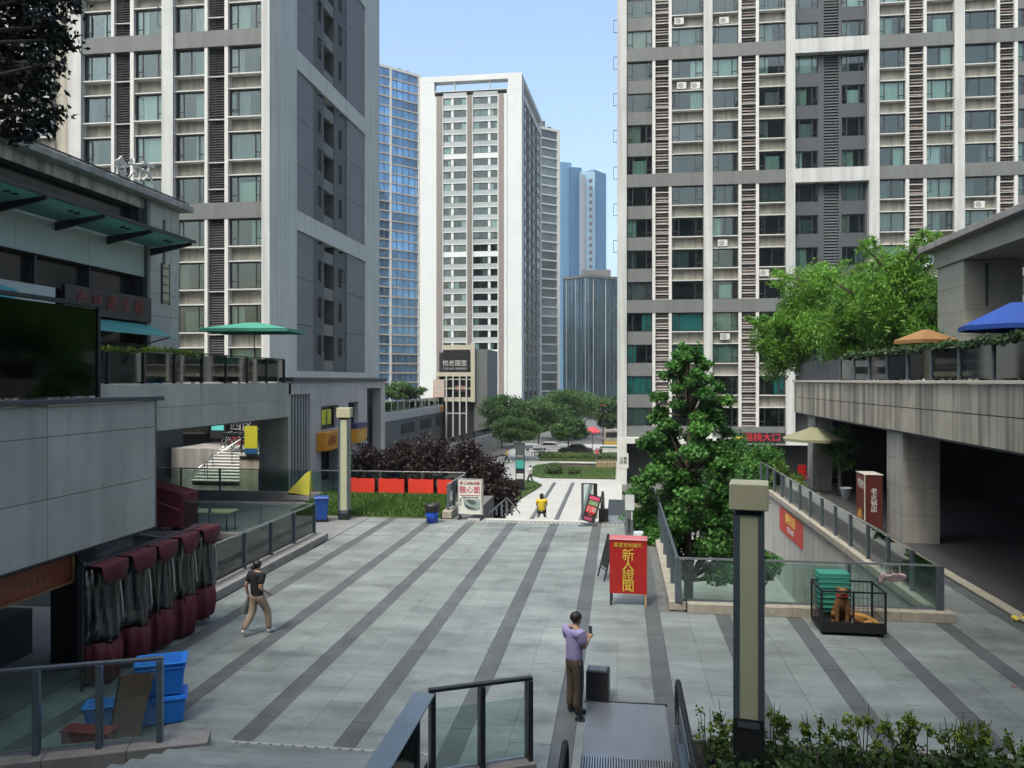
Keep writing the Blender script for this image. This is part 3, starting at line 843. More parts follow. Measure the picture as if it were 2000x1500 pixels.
# its receding side
ex, ey = at(1058, 0, 216)[:2]
ang = math.atan2(ey - YC, ex - cx1); L = math.hypot(ex - cx1, ey - YC)
FD = Face(cx1, YC, ang)
FD.put('side_core', bx(3, L, .8, 8, LOW, zw), M_VOIDK, tc)
FD.put('side_wall', bx(0.01, 3.2, .02, 1.6, LOW, ztop - .01), M_SIDEW, tc); FD.put('side_wall', bx(L - 2, L, 0, 1.5, LOW, ztop - .3), M_SIDEW, tc)
FD.put('side_parapet', bx(3.2, L - 2, 0, 1.5, zf1, ztop - .02), M_SIDEW, tc)
FD.put('side_parapet', bx(3.2, L - 2, .04, 1.5, zw - .5, zf0), M_SIDEW, tc)
for k in range(4):
    a = 3.2 + (L - 5.2) * k / 4
    FD.put('side_mullion', bx(a, a + .7, -.1, .8, LOW, zw - .5), M_BAND, tc)
for j in range(nf):
    zt = zw - .5 - 2.86 * j
    FD.put('side_glass', bx(3.2, L - 2, .3, .4, zt - 1.9, zt - .1), shared(('fg',), lambda: mat('far glass', (.10, .14, .145), .12, 0, var=.5, scale=.25, rnd=.3)), tc)
    FD.put('side_spandrel', bx(3.2, L - 2, .2, .8, zt - 2.86 + .0, zt - 1.9), M_BAND, tc)

# ---- towers further back: horizontal window bands between slab edges
def band_tower(name, label, p0, p1, depth, z0, z1, n, bays, wall, glassm, slab, slabh=.28, edge=.05, extra=None, pier_m=None, proud=.15):
    (xa, ya), (xb, yb) = p0, p1
    L = math.hypot(xb - xa, yb - ya); F = Face(xa, ya, math.atan2(yb - ya, xb - xa))
    t = thing(name, label, 'tower', (xa, ya, z0), group=None)
    F.put('core', bx(.05, L - .05, .5, depth, z0, z1 - .3), M_VOIDK, t)
    F.put('roof', bx(-.1, L + .1, -.2, depth, z1 - .3, z1 + .5), wall, t)
    ew = L * edge
    for a, b in ((0, ew), (L - ew, L)): F.put('corner_pier', bx(a, b, -.3, depth, z0, z1 - .3), wall, t)
    bw = (L - 2 * ew) / bays; fh = (z1 - .3 - z0) / n
    for k in range(1, bays):
        a = ew + k * bw; F.put('pier', bx(a - ew * .3, a + ew * .3, -.3, .4, z0, z1 - .3), pier_m or wall, t)
    for j in range(n):
        z = z0 + j * fh
        F.put('slab_edge', bx(ew, L - ew, -proud, .4, z, z + slabh), slab, t)
        for k in range(bays):
            a = ew + k * bw + ew * .3; b = a + bw - ew * .6
            o = F.put('window', shared(('bt', name, round(b - a, 2)), lambda: bx(-(b - a) / 2, (b - a) / 2, .1, .3, slabh, fh).mesh('window')), glassm, t, (a + b) / 2, 0, z)
    return t, F, L
M_BLUEG = mat('blue curtain glass', (.13, .28, .46), .07, .55, var=.45, scale=.16, rnd=.45, spec=.8)
M_TEALG = mat('teal curtain glass', (.05, .12, .18), .05, .55, var=.3, scale=.1, rnd=.25, spec=.8)
M_GREYG = mat('grey curtain glass', (.10, .12, .125), .15, .2, var=.4, scale=.2, rnd=.4)
M_TAN = mat('tan slab edge', (.36, .31, .25), .7)
a = at(700, 0, 238)[:2]; b = at(822, 0, 252)[:2]
z1 = at(740, 126, 242)[2]
t, F, L = band_tower('glass_tower', 'blue glass tower with tan floor lines beside the pale tower', a, b, 20, LOW, z1, 36, 2, M_OFFWHITE, M_BLUEG, M_TAN, .42)
for k in range(4): F.put('roof_plant', bx(L * .62 + k * 1.4, L * .62 + k * 1.4 + 1.1, 2, 4, z1 + .5, z1 + 1.2 + .5 * (k % 2)), M_BAND, t)
for k in range(9):
    F.put('mullion', bx(L * (k + 1) / 10 - .1, L * (k + 1) / 10 + .1, -.05, .35, LOW, z1 - .3), M_GPANEL, t)
F.put('roof_fin', bx(L * .55, L * .95, 1.2, 5, z1 + .5, z1 + .9), M_BAND, t)
a = at(1040, 0, 250)[:2]; b = at(1093, 0, 256)[:2]
z1 = at(1075, 250, 252)[2]
t, F, L = band_tower('slim_tower', 'slim grey tower with close floor lines right behind the pale tower', a, b, 18, LOW, z1, 30, 1, M_OFFWHITE, M_GREYG, M_SIDEW, .5, .1)
F.put('roof_plant', bx(L * .2, L * .6, 2, 7, z1 + .5, z1 + 3.2), M_BAND, t); F.put('roof_plant', bx(L * .72, L * .82, 2, 4, z1 + .5, z1 + 1.8), M_GDARK, t)
# far blue high-rise: stepped slabs and a lighter side
t = thing('far_highrise', 'far blue high-rise with stepped top under the sky', 'tower', at(1140, 0, 470)[:2] + (LOW,))
M_B1 = mat('blue facade', (.085, .20, .33), .4, .2, var=.08, scale=.02); M_B2 = mat('steel blue side', (.075, .20, .33), .4, .2, var=.05, scale=.02); M_B3 = mat('pale blue strip', (.24, .38, .50), .5, var=.05, scale=.02)
for nm, p0, p1, ytop, s, m in (('facade_slab', 1094, 1116, 316, 470, M_B1), ('facade_slab', 1116, 1136, 326, 468, mat('deep blue slab', (.05, .13, .24), .35, .3, var=.05, scale=.02)), ('facade_slab', 1136, 1162, 334, 466, M_B3), ('side_slab', 1160, 1184, 331, 470, M_B2)):
    a, b = at(p0, 0, s), at(p1, 0, s + (10 if nm == 'side_slab' else 2)); zt = at(p0, ytop, s)[2]
    A, B = Vector((a[0], a[1], LOW)), Vector((b[0], b[1], LOW)); dv = Vector((-(B - A).y, (B - A).x, 0)).normalized() * 20
    part(nm, MB().prism([(A.x, A.y), (B.x, B.y), (B.x + dv.x, B.y + dv.y), (A.x + dv.x, A.y + dv.y)], LOW, zt), m, t)
a = at(1134, 0, 465)
for k in range(16):
    z = at(1154, 352 + k * 14, 464)[2]; p, q = at(1150, 0, 464.5), at(1157, 0, 464.6)
    part('window', bx(p[0], q[0], p[1] - .3, p[1] + 1, z - 1, z + .8), M_GDARK, t)
p, q = at(1134, 0, 465), at(1143, 0, 465)
part('dark_stripe', bx(p[0], q[0], p[1] - .4, p[1] + 2, LOW, at(1138, 342, 465)[2]), mat('dusk stripe', (.13, .15, .19), .6), t)
# glass block in front of it
a = at(1101, 0, 300)[:2]; b = at(1150, 0, 292)[:2]; c2 = at(1206, 0, 300)[:2]
z1 = at(1150, 541, 292)[2]
t = thing('glass_block', 'dark teal glass block with white vertical fins at the end of the street', 'building', a + (LOW,))
for i, (p, q, n, m) in enumerate(((a, b, 8, M_TEALG), (b, c2, 7, mat('green curtain glass', (.04, .085, .11), .08, .45, var=.3, scale=.08, rnd=.25)))):
    L = math.hypot(q[0] - p[0], q[1] - p[1]); F = Face(p[0], p[1], math.atan2(q[1] - p[1], q[0] - p[0]))
    for k in range(n):
        for j in range(5):
            hh = (z1 - LOW) / 5; F.put('glass_panel', bx(L * k / n + .05, L * (k + 1) / n - .05, 0, .5, LOW + j * hh + .1, LOW + (j + 1) * hh - .1), m, t)
        F.put('fin', bx(L * k / n - .07, L * k / n + .07, -.3, .2, LOW, z1), M_OFFWHITE if k % 3 == 1 else M_GPANEL, t)
    F.put('backing', bx(.3, L - .3, .6, 12, LOW, z1 - .1), M_GDARK, t)
    F.put('roof_edge', bx(-.1, L + .1, -.5, 12, z1, z1 + .9), M_BAND, t)
b3 = at(1150, 0, 296)
part('roof_plant', bx(b3[0] - 3, b3[0] + 8, b3[1] + 3, b3[1] + 9, z1 + .9, z1 + 3.6), M_BAND, t)

# unseen block added behind the viewpoint to shade the plaza
blocker = thing('added_shade_block', 'tall grey unseen block added behind the viewpoint to shade the plaza', 'building', (0, -10, 0))
part('wall', bx(-30, 16, -40, -8, LOW, 38), M_CONC, blocker)  # body of the added unseen block
part('reflected_step', bx(-6, 9, -39, -9, 38.01, 58), M_CONC, blocker)  # stepped wings added to vary what the tower windows reflect
part('reflected_wing', bx(30, 58, -70, -40, LOW, 78), M_CONC, blocker)
part('reflected_wing', bx(-62, -36, -60, -30, LOW, 62), M_CONC, blocker)
for j in range(9):
    part('added_window_band', bx(-28, 14, -7.99, -7.9, 6 + j * 3.6, 8 + j * 3.6), M_TEALG, blocker)
# ------------------------------------------------------------------ helpers for walls, railings, parasols
def holed(x0, x1, z0, z1, holes, y0, y1):
    """solid wall with rectangular openings, as one mesh of butted blocks"""
    xs = sorted({x0, x1, *[h[0] for h in holes], *[h[1] for h in holes]}); mb = MB()
    for a, b in zip(xs, xs[1:]):
        if b - a < 1e-5: continue
        cut = sorted((h[2], h[3]) for h in holes if h[0] <= a + 1e-6 and h[1] >= b - 1e-6); z = z0
        for p, q in cut:
            if p > z: mb.box(a, b, y0, y1, z, p)
            z = max(z, q)
        if z1 > z: mb.box(a, b, y0, y1, z, z1)
    return mb
def panels(F, th, x0, x1, rows, step, y0, y1, m, gap=.012, phase=0.0, name='wall_panel', skip=None):
    x = x0
    first = True
    while x < x1 - .05:
        nx = min(x + (phase if first and phase else step), x1); first = False
        for za, zb in rows:
            if skip and skip((x + nx) / 2, (za + zb) / 2): continue
            w, h = round(nx - x - gap, 3), round(zb - za - gap, 3)
            me = shared(('pnl', w, h, round(y1 - y0, 3), m.name), lambda: bx(-w / 2, w / 2, 0, y1 - y0, 0, h).mesh(name))
            F.put(name, me, m, th, (x + nx) / 2, y0, za + gap / 2)
        x = nx

def railing(label, pts, z0, h, step=1.9, post_m=M_STEEL, rail_m=M_RAILTOP, glass_m=M_GLASS, name='glass_railing', pw=.13, pt=.05, rail_w=.07, group=None, pane_lo=.06, pane_hi=.06, z1=None):
    """z0 (and z1 at the far end): foot heights"""
    t = thing(name, label, 'railing', (*pts[0], z0), group=group)
    tot = sum(math.dist(pts[i], pts[i + 1]) for i in range(len(pts) - 1)); run = 0
    zf = lambda d: z0 if z1 is None else z0 + (z1 - z0) * d / tot
    for i in range(len(pts) - 1):
        p, q = Vector(pts[i]), Vector(pts[i + 1]); L = (q - p).length; a = math.atan2(q.y - p.y, q.x - p.x); n = max(1, round(L / step))
        za, zb = zf(run), zf(run + L)
        for k in range(n + 1):
            if k == 0 and i > 0: continue
            c = p.lerp(q, k / n); zz = za + (zb - za) * k / n
            part('post', shared(('post', pw, pt, h), lambda: MB().box(-pt / 2, pt / 2, -pw / 2, pw / 2, 0, h - .02).mesh('post')), post_m, t, loc=(c.x, c.y, zz), rz=a)
        d = (q - p).normalized() * rail_w / 2
        part('top_rail', MB().bar((p.x - d.x, p.y - d.y, za + h), (q.x + d.x, q.y + d.y, zb + h), rail_w, .05), rail_m, t, bevel=.008)
        for k in range(n):
            s, e = p.lerp(q, k / n), p.lerp(q, (k + 1) / n); dn = (e - s).normalized() * (pt / 2 + .012); s, e = s + dn, e - dn
            sa, sb = za + (zb - za) * k / n, za + (zb - za) * (k + 1) / n; nn = Vector((-dn.y, dn.x)).normalized() * .006
            lo, hi = pane_lo, h - pane_hi
            part('glass_pane', MB().hexa([(s.x - nn.x, s.y - nn.y, sa + lo), (e.x - nn.x, e.y - nn.y, sb + lo), (e.x + nn.x, e.y + nn.y, sb + lo), (s.x + nn.x, s.y + nn.y, sa + lo),
                                          (s.x - nn.x, s.y - nn.y, sa + hi), (e.x - nn.x, e.y - nn.y, sb + hi), (e.x + nn.x, e.y + nn.y, sb + hi), (s.x + nn.x, s.y + nn.y, sa + hi)]), glass_m, t)
        run += L
    return t
def parasol(label, foot, z_eave, z_top, rx, ry, m, rz=0, n=4, pole_m=M_STEELD, flap=.14):
    t = thing('parasol', label, 'parasol', foot, rz)
    ring = lambda f, z: [(rx * f * c, ry * f * s, z) for c, s in ([(-1, -1), (1, -1), (1, 1), (-1, 1)] if n == 4 else [(math.cos(2 * math.pi * k / n), math.sin(2 * math.pi * k / n)) for k in range(n)])]
    ze, zt = z_eave - foot[2], z_top - foot[2]
    mb = MB().rings([ring(1.0, ze - flap), ring(1.01, ze), ring(.55, ze + (zt - ze) * .52), ring(.12, zt)], cap=False); mb.poly(ring(.12, zt))
    k0 = len(mb.v)
    o = part('canopy', mb, m, t, world=False); sl = o.modifiers.new('thickness', 'SOLIDIFY'); sl.thickness = .012
    part('pole', MB().tube([(0, 0, 0), (0, 0, zt - .03)], .03, 8), pole_m, t, world=False, smooth=True)
    part('base', MB().lathe([(.01, 0), (.32, 0), (.32, .06), (.08, .10), (.01, .10)]), M_KERB, t, world=False)
    rb = MB()
    for p in ring(.97, ze): rb.tube([(0, 0, zt - .12), (p[0], p[1], p[2] - .02)], .012, 5)
    part('rib', rb, pole_m, t, world=False)
    part('finial', MB().ball((0, 0, zt + .03), .04), pole_m, t, world=False)
    return t

# ================================================================== LEFT SIDE
# near terrace block with its panelled parapet over the shop
nb = thing('terrace_block', 'near terrace with pale panelled parapet overhanging the dark shop', 'building', (-12, 10, 0))
FN = Face(-10.0, 16.1, R(90))                       # local x runs with world y, from the far end backwards (negative)
rows = [(2.62, 3.70), (3.70, 4.80), (4.80, 5.36)]
for k in range(5):
    xb_, xa_ = -3.33 * k, -3.33 * (k + 1)
    panels(FN, nb, xa_, xb_, rows, 3.33, 0, .05, M_ALU)
part('end_wall', bx(-40, -10.0, 16.05, 16.1, 2.62, 5.36), M_ALU, nb)
part('slab', bx(-40, -10.056, -2, 16.045, 2.64, 5.2), M_PANELJ, nb)
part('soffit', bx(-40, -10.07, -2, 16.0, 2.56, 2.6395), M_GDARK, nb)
part('coping', bx(-10.35, -9.9, -2, 16.25, 5.365, 5.46), M_GDARK, nb, bevel=.01)
for y in (14.9, 9.6): part('column', bx(-11.6, -11.0, y, y + .6, 0, 2.56), M_GDARK, nb)
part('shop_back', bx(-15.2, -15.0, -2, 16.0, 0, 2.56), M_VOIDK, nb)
part('shop_counter', bx(-13.2, -12.4, 12.4, 15.4, 0, .95), M_GDARK, nb, bevel=.02)
# orange brown shop sign tucked under the parapet
ss = thing('shop_fascia_sign', 'long brown shop sign with gold trim under the near parapet', 'sign', (-10.3, 11, 2.2))
part('board', bx(-10.32, -10.22, 3, 13.7, 2.02, 2.5), mat('brown sign', (.17, .035, .012), .5, var=.25), ss)
part('trim', MB().box(-10.21, -10.18, 3, 13.7, 2.0, 2.035).box(-10.21, -10.18, 13.66, 13.72, 2.0, 2.5), mat('dull gold', (.20, .11, .03), .5), ss)
part('lettering', text_mesh('OM', .22), M_OFFWHITE, ss, loc=(-10.205, 11.35, 2.34), rz=R(90))
part('small_lettering', text_mesh('烧烤 夜宵', .13), mat('dull gold', (.20, .11, .03)), ss, loc=(-10.205, 12.75, 2.25), rz=R(90))

# tinted glass wind screen with plants on the near terrace
ws = thing('wind_screen', 'tall tinted glass wind screen on the near terrace edge', 'screen', (-10.25, 14.5, 5.46))
for k in range(4):
    y1 = 14.45 - 3.0 * k
    part('glass_pane', bx(-10.26, -10.245, y1 - 2.9, y1, 5.50, 7.2), M_TINT, ws)
    part('post', bx(-10.29, -10.215, y1 + .005, y1 + .075, 5.462, 7.24), M_STEELD, ws)
part('top_rail', bx(-10.32, -10.18, 2, 14.55, 7.241, 7.31), M_STEELD, ws)
part('glass_pane', bx(-14, -10.30, 14.485, 14.5, 5.50, 7.2), M_TINT, ws)
part('top_rail', bx(-14, -10.325, 14.46, 14.53, 7.241, 7.31), M_STEELD, ws)
part('backing_sheet', bx(-13.95, -13.9, 2, 14.4, 5.47, 7.2), M_GDARK, ws)
for k in range(5):
    y = 13.6 - 1.7 * k
    t = thing('planter', ('potted leafy plant at the far end', 'second potted plant', 'third potted plant', 'fourth potted plant', 'nearest potted plant')[k] + ' behind the tinted wind screen', 'plant', (-10.95, y, 5.2), group='plants behind the wind screen')
    part('foliage', leaf_mesh('foliage', [((0, 0, 1.0), (.42, .62, .75)), ((.15, .2, 1.7), (.3, .5, .35))], 700, .2, 60 + k, (1, .4), .2), L_IVY, t, world=False)
    part('pot', MB().lathe([(.01, 0), (.2, 0), (.27, .42), (.24, .42), (.01, .36)]), M_BLACK, t, world=False)
t = tag(link('flower_bed', leaf_mesh('flower_bed', [((-10.55, y, 5.55), (.14, .5, .12)) for y in (14.0, 13.2, 12.6)], 500, .08, 71), leafmat('pale blossoms', (.03, .05, .03), (.45, .42, .42), .2)), 'small pale flowers along the foot of the tinted screen', 'flowers', kind='stuff')

# further terrace: panelled fascia over the arcade
ft = thing('terrace_deck', 'far panelled terrace deck above the dark arcade with the bicycles', 'building', (-18, 26, LOW))
FF = Face(-16.0, 16.2, R(90))
panels(FF, ft, 0, 21.0, [(4.02, 4.85), (4.85, 5.68)], 1.9, 0, .05, M_ALU, phase=1.1)
part('deck', bx(-40, -16.055, 16.12, 37.2, 4.04, 5.62), M_PANELJ, ft)
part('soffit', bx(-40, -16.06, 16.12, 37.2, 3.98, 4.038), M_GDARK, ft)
part('drain_pipe', MB().tube([(-15.9, 22.0, -.02), (-15.9, 22.0, 5.6)], .06), M_BAND, ft)
part('pier', bx(-20.5, -17.4, 24.5, 25.6, 0, 3.98), M_GDARK, ft)
part('pier', bx(-17.5, -16.0, 36.85, 37.2, -.02, 4.0), M_ALU, ft)
part('back_wall', bx(-27, -26.8, 16.2, 46, -.03, 4), M_GDARK, ft)
railing('dark framed glass railing along the far terrace above the arcade', [(-16.25, 21.5), (-16.25, 36.9), (-19.5, 36.9)], 5.68, 1.15, 1.9, M_STEELD, M_STEELD, M_GLASS)
tag(link('ivy', leaf_mesh('ivy', [((-16.25, y, 6.85 + .05 * math.sin(y)), (.12, .55, .12)) for y in np.arange(22.0, 29.5, .7)], 900, .12, 77, (1, .6)), L_SHRUB), 'yellow green vine trailing along the far terrace railing', 'vine', kind='stuff')

# building standing on the terrace, with the glass canopy
tb = thing('terrace_building', 'grey panelled building with dark windows and a glass canopy above the terrace', 'building', (-18, 20, 5.68))
FB = Face(-18.0, 30.6, R(90))
def fb(px, py): y, z = on_x(px, py, -18.0); return y - 30.6, z
xe = 0.0
hx0 = fb(285, 0)[0]
z_a, z_b, z_c, z_d = 12.35, 11.15, 9.75, 8.0
holes = [(-26, hx0 - .35, z_b, z_a), (-26, hx0 - .1, z_d - .8, z_c)]
FB.put('wall_core', holed(-27, 0, 5.68, 12.75, holes, .06, .5), M_PANELJ, tb)
FB.put('window_glass', bx(-26, hx0, .45, .5, 6.8, 12.35), mat('dark shop glass', (.012, .013, .016), .12, var=.2), tb)
panels(FB, tb, hx0 + .1, 0, [(5.70 + .88 * k, 5.70 + .88 * (k + 1)) for k in range(8)], 1.6, 0, .055, M_ALU)
panels(FB, tb, -26, hx0 - .1, [(z_c, z_b)], 3.4, 0, .055, mat('green grey panel', (.33, .40, .375), .5, var=.07, scale=.6, rnd=.05))
panels(FB, tb, -26, hx0 + .1, [(z_a, 12.75)], 3.4, 0, .055, M_ALU_D)
FB.put('pilaster', bx(hx0 - .1, hx0 + .1, -.12, .055, 5.7, 12.74), M_BAND, tb)
for k in range(6): FB.put('window_mullion', bx(hx0 - 3 - 2.6 * k, hx0 - 2.9 - 2.6 * k, .2, .44, 7.2, z_c), M_GDARK, tb)
FB.put('roof_edge', bx(-27, .35, -.45, .6, 12.76, 13.0), M_CONC, tb, bevel=.02)
FB.put('roof', bx(-27, .2, .6, 12, 12.5, 12.95), M_CONC, tb)
FB.put('gutter_pipe', MB().tube([(-27, -.3, 13.1), (.2, -.3, 13.1)], .035), M_STEELD, tb)
for k in range(14): FB.put('gutter_stand', bx(-26 + 1.9 * k, -25.95 + 1.9 * k, -.33, -.27, 13.0, 13.09), M_STEELD, tb)
bz_, = (fb(322, 555)[1],)
xb0 = fb(322, 0)[0]
FB.put('small_window', bx(xb0 - .22, xb0 + .22, -.05, -.001, bz_ - .75, bz_ + .75), mat('tan blind', (.34, .32, .2), .6), tb)
for k in range(5): FB.put('window_bar', bx(xb0 - .24, xb0 + .24, -.075, -.051, bz_ - .7 + .33 * k, bz_ - .67 + .33 * k), M_FRAME, tb)
FB.put('window_frame', MB().box(xb0 - .28, xb0 - .221, -.06, 0, bz_ - .8, bz_ + .8).box(xb0 + .221, xb0 + .28, -.06, 0, bz_ - .8, bz_ + .8), M_FRAME, tb)
slit = fb(320, 0)[0]
FB.put('wall_slit', bx(slit - .08, slit + .08, -.02, -.001, 10.2, 12.2), M_GDARK, tb)
# glass canopy
gc = thing('glass_canopy', 'long green glass canopy on dark brackets below the terrace building roof', 'canopy', (-18, 20, 11))
for k in range(9):
    xq = -2.0 - 2.6 * k
    FB.put('glass_sheet', MB().hexa([(xq - 2.58, -1.75, 11.14), (xq, -1.75, 11.14), (xq, -.05, 10.94), (xq - 2.58, -.05, 10.94), (xq - 2.58, -1.75, 11.165), (xq, -1.75, 11.165), (xq, -.05, 10.965), (xq - 2.58, -.05, 10.965)]), leafmat('green sheet glass', (.13, .27, .245), (.13, .27, .245), .5), gc)
    FB.put('bracket', MB().hexa([(xq - .09, -1.7, 10.98), (xq, -1.7, 10.98), (xq, .0, 10.62), (xq - .09, 0, 10.62), (xq - .09, -1.7, 11.10), (xq, -1.7, 11.10), (xq, 0, 10.9), (xq - .09, 0, 10.9)]), M_STEELD, gc)
    FB.put('glass_clamp', bx(xq - .6, xq - .5, -1.2, -1.05, 11.02, 11.12), M_STEELD, gc); FB.put('glass_clamp', bx(xq - .9, xq - .8, -1.2, -1.05, 11.02, 11.12), M_STEELD, gc)
FB.put('edge_beam', bx(-25, -1.95, -1.84, -1.752, 11.06, 11.18), M_STEELD, gc)
# dot-matrix sign, pale board
ds = thing('led_sign', 'black sign with five dim red characters on the terrace building', 'sign', (-17.8, 24, 8))
xa, za = fb(118, 545); xb, zb = fb(288, 600)
FB.put('board', bx(xa, xb, -.16, -.04, 8.02, 8.95), M_BLACK, ds)
for k, ch in enumerate('百味烤羊城'):
    FB.put('character', text_mesh(ch, .58), emis('dim red letters', (.16, .006, .006), .02), ds, xa + (xb - xa) * (.17 + .165 * k), -.18, 8.48)
wb_ = thing('pale_board', 'pale advertising board beside the dim red sign', 'sign', (-17.8, 15, 8))
xa2, xb2 = fb(-60, 0)[0], fb(97, 0)[0]
FB.put('board', bx(xa2, xb2, -.2, -.1, 7.7, 8.75), mat('pale board', (.36, .42, .41), .5), wb_)
FB.put('blue_mark', MB().extr([(xb2 - 2.6, -.205, 7.9), (xb2 - 1.9, -.205, 7.8), (xb2 - 1.6, -.205, 8.5), (xb2 - 2.6, -.205, 8.62)], (0, -.01, 0)), mat('cyan print', (.03, .30, .38), .5), wb_)
aw = thing('shop_awning', 'small turquoise awning below the dim red sign', 'awning', (-17.5, 27, 7.9))
FB.put('sheet', MB().hexa([(-7.5, -1.0, 7.45), (-2.2, -1.0, 7.45), (-2.2, -.02, 7.9), (-7.5, -.02, 7.9), (-7.5, -1.0, 7.5), (-2.2, -1.0, 7.5), (-2.2, -.02, 7.95), (-7.5, -.02, 7.95)]), mat('turquoise sheet', (.08, .33, .31), .5), aw)
FB.put('strut', MB().bar((-2.3, -.95, 7.44), (-2.3, -.0, 7.2), .04, .04).bar((-7.4, -.95, 7.44), (-7.4, 0, 7.2), .04, .04), M_STEELD, aw)
# rooftop lettering seen from its edge
rl = thing('roof_lettering', 'white cut-out letters standing on the terrace building roof edge', 'sign', (-17.7, 27, 13))
for k in range(3):
    xx = fb(232 + 27 * k, 0)[0]
    FB.put('character', text_mesh('食为天'[k], .9, .06), M_OFFWHITE, rl, xx, -.1, 13.45 + .12 * k)
FB.put('frame', bx(fb(225, 0)[0], fb(296, 0)[0], -.06, -.02, 13.0, 13.06), M_STEELD, rl)

parasol('large rectangular green parasol open on the far terrace', (-16.95, 35.2, 5.62), 8.16, 8.5, 2.0, 1.4, mat('green canvas', (.045, .25, .18), .7, var=.1), R(6))
def stool(px, s, label, seat_h=.46, w=.19):
    x, y, _ = at(px, 0, s)
    t = thing('plastic_stool', label, 'stool', (x, y, 5.62), R(20), group='blue stools on the far terrace')
    m = mat('light blue plastic', (.012, .20, .42), .4)
    part('seat', MB().box(-w, w, -w, w, seat_h - .035, seat_h), m, t, world=False, bevel=.012)
    part('apron', MB().rings([[(a * w * .93, b * w * .93, seat_h * .22) for a, b in ((-1, -1), (1, -1), (1, 1), (-1, 1))], [(a * w * .86, b * w * .86, seat_h - .036) for a, b in ((-1, -1), (1, -1), (1, 1), (-1, 1))]]), m, t, world=False)
    for sx_ in (-1, 1):
        for sy_ in (-1, 1):
            part('leg', MB().hexa([(sx_ * w - .03, sy_ * w - .03, 0), (sx_ * w + .03, sy_ * w - .03, 0), (sx_ * w + .03, sy_ * w + .03, 0), (sx_ * w - .03, sy_ * w + .03, 0), (sx_ * w * .85 - .03, sy_ * w * .85 - .03, seat_h - .036), (sx_ * w * .85 + .03, sy_ * w * .85 - .03, seat_h - .036), (sx_ * w * .85 + .03, sy_ * w * .85 + .03, seat_h - .036), (sx_ * w * .85 - .03, sy_ * w * .85 + .03, seat_h - .036)]), m, t, world=False)
stool(365, 33.5, 'tall blue plastic stool near the vine on the far terrace', .72, .24); stool(475, 37.2, 'small blue plastic stool under the green parasol'); stool(304, 30.5, 'low blue stool nearest the terrace building', .3, .18); stool(511, 38, 'blue stool by the parasol pole', .6, .24)
bx_, by_, _ = at(444, 0, 36.6)
t = thing('potted_palm', 'leafy potted plant on the far terrace beside the parasol', 'plant', (bx_, by_, 5.62))
part('foliage', leaf_mesh('foliage', [((0, 0, .7), (.4, .4, .35)), ((.1, 0, 1.05), (.25, .25, .2))], 500, .2, 81, (1, .35)), L_GREEN, t, world=False)
part('pot', MB().lathe([(.01, 0), (.2, 0), (.27, .4), (.23, .4), (.01, .35)]), mat('clay pot', (.3, .26, .16), .8), t, world=False)

# podium under the residential tower
pd_ = thing('podium', 'grey podium with black grille and orange shop signs under the residential tower', 'building', (-16, 45, LOW))
FP = Face(-16.0, 37.25, R(90))
def fp(px, py=HORIZON): y, z = on_x(px, py, -16.0); return y - 37.25, z
def rect(a, b, c, d): x0_, zt_ = fp(a, b); x1_ = fp(c)[0]; zb_ = fp((a + c) / 2, d)[1]; zt_ = fp((a + c) / 2, b)[1]; return x0_, x1_, zb_, zt_
rg_, rw1, rs1, rd1, rw2, rd2 = rect(564, 770, 606, 930), rect(627, 792, 662, 838), rect(618, 842, 662, 876), rect(628, 874, 662, 930), rect(680, 785, 700, 830), rect(717, 758, 744, 900)
hol = [(rg_[0], rg_[1], LOW, rg_[3]), (rw1[0], rw1[1], rw1[2], rw1[3]), (rw1[0] + .01, rw1[1] - .01, LOW, rd1[3]), (rw2[0], rw2[1], rw2[2], rw2[3]), (rw2[0] + .01, rw2[1] - .01, LOW, .6), (rd2[0], rd2[1], LOW, rd2[3])]
M_POD = mat('podium stone', (.37, .37, .365), .7, var=.08, scale=.8, streak=.12)
FP.put('wall', holed(0, fp(752)[0], LOW, 5.72, hol, 0, .6), M_POD, pd_)
FP.put('backing', bx(3.9, fp(752)[0] - .1, .8, 1.0, LOW, 5.38), M_VOIDK, pd_); FP.put('upper_slab', bx(9.3, fp(752)[0] - .1, .62, 20, 4.0, 5.38), M_VOIDK, pd_); part('rear_wall', bx(-36, -17.05, 51.5, 52, LOW, 3.99), M_VOIDK, pd_)
FP.put('parapet_cap', bx(-.1, fp(752)[0] + .1, -.12, .7, 5.725, 5.95), M_GDARK, pd_)
part('front_roof', bx(-36, -16.61, 46.5, 53, 5.4, 5.7), M_CONC, pd_)
wdt = rg_[1] - rg_[0]
for k in range(15):
    xx = rg_[0] + wdt * (k + .5) / 15
    FP.put('grille_bar', bx(xx - .04, xx + .04, .1, .22, LOW, rg_[3]), M_BAND if k % 2 else M_SIDEW, pd_)
FP.put('grille_back', bx(rg_[0], rg_[1], .45, .5, LOW, rg_[3]), M_BLACK, pd_)
for r_ in (rw1, rw2):
    o = FP.put('window', win_mesh(r_[1] - r_[0], r_[3] - r_[2], 3), M_FRAME, pd_, (r_[0] + r_[1]) / 2, .3, r_[2]); part('pane', pane_mesh(r_[1] - r_[0], r_[3] - r_[2]), M_PANE, o, world=False)
def wall_sign(name, label, r_, m, txt, tm, size, vert=False, thick=.25, off=0):
    t = thing(name, label, 'sign', FP.w((r_[0] + r_[1]) / 2, -.1, r_[2]))
    FP.put('board', bx(r_[0], r_[1], -thick - off, -.01 - off, r_[2], r_[3]), m, t)
    if txt: FP.put('lettering', text_mesh(txt, size, vertical=vert), tm, t, (r_[0] + r_[1]) / 2, -thick - .01 - off, (r_[2] + r_[3]) / 2)
M_ORANGE = mat('orange sign', (.50, .22, .012), .5, var=.1)
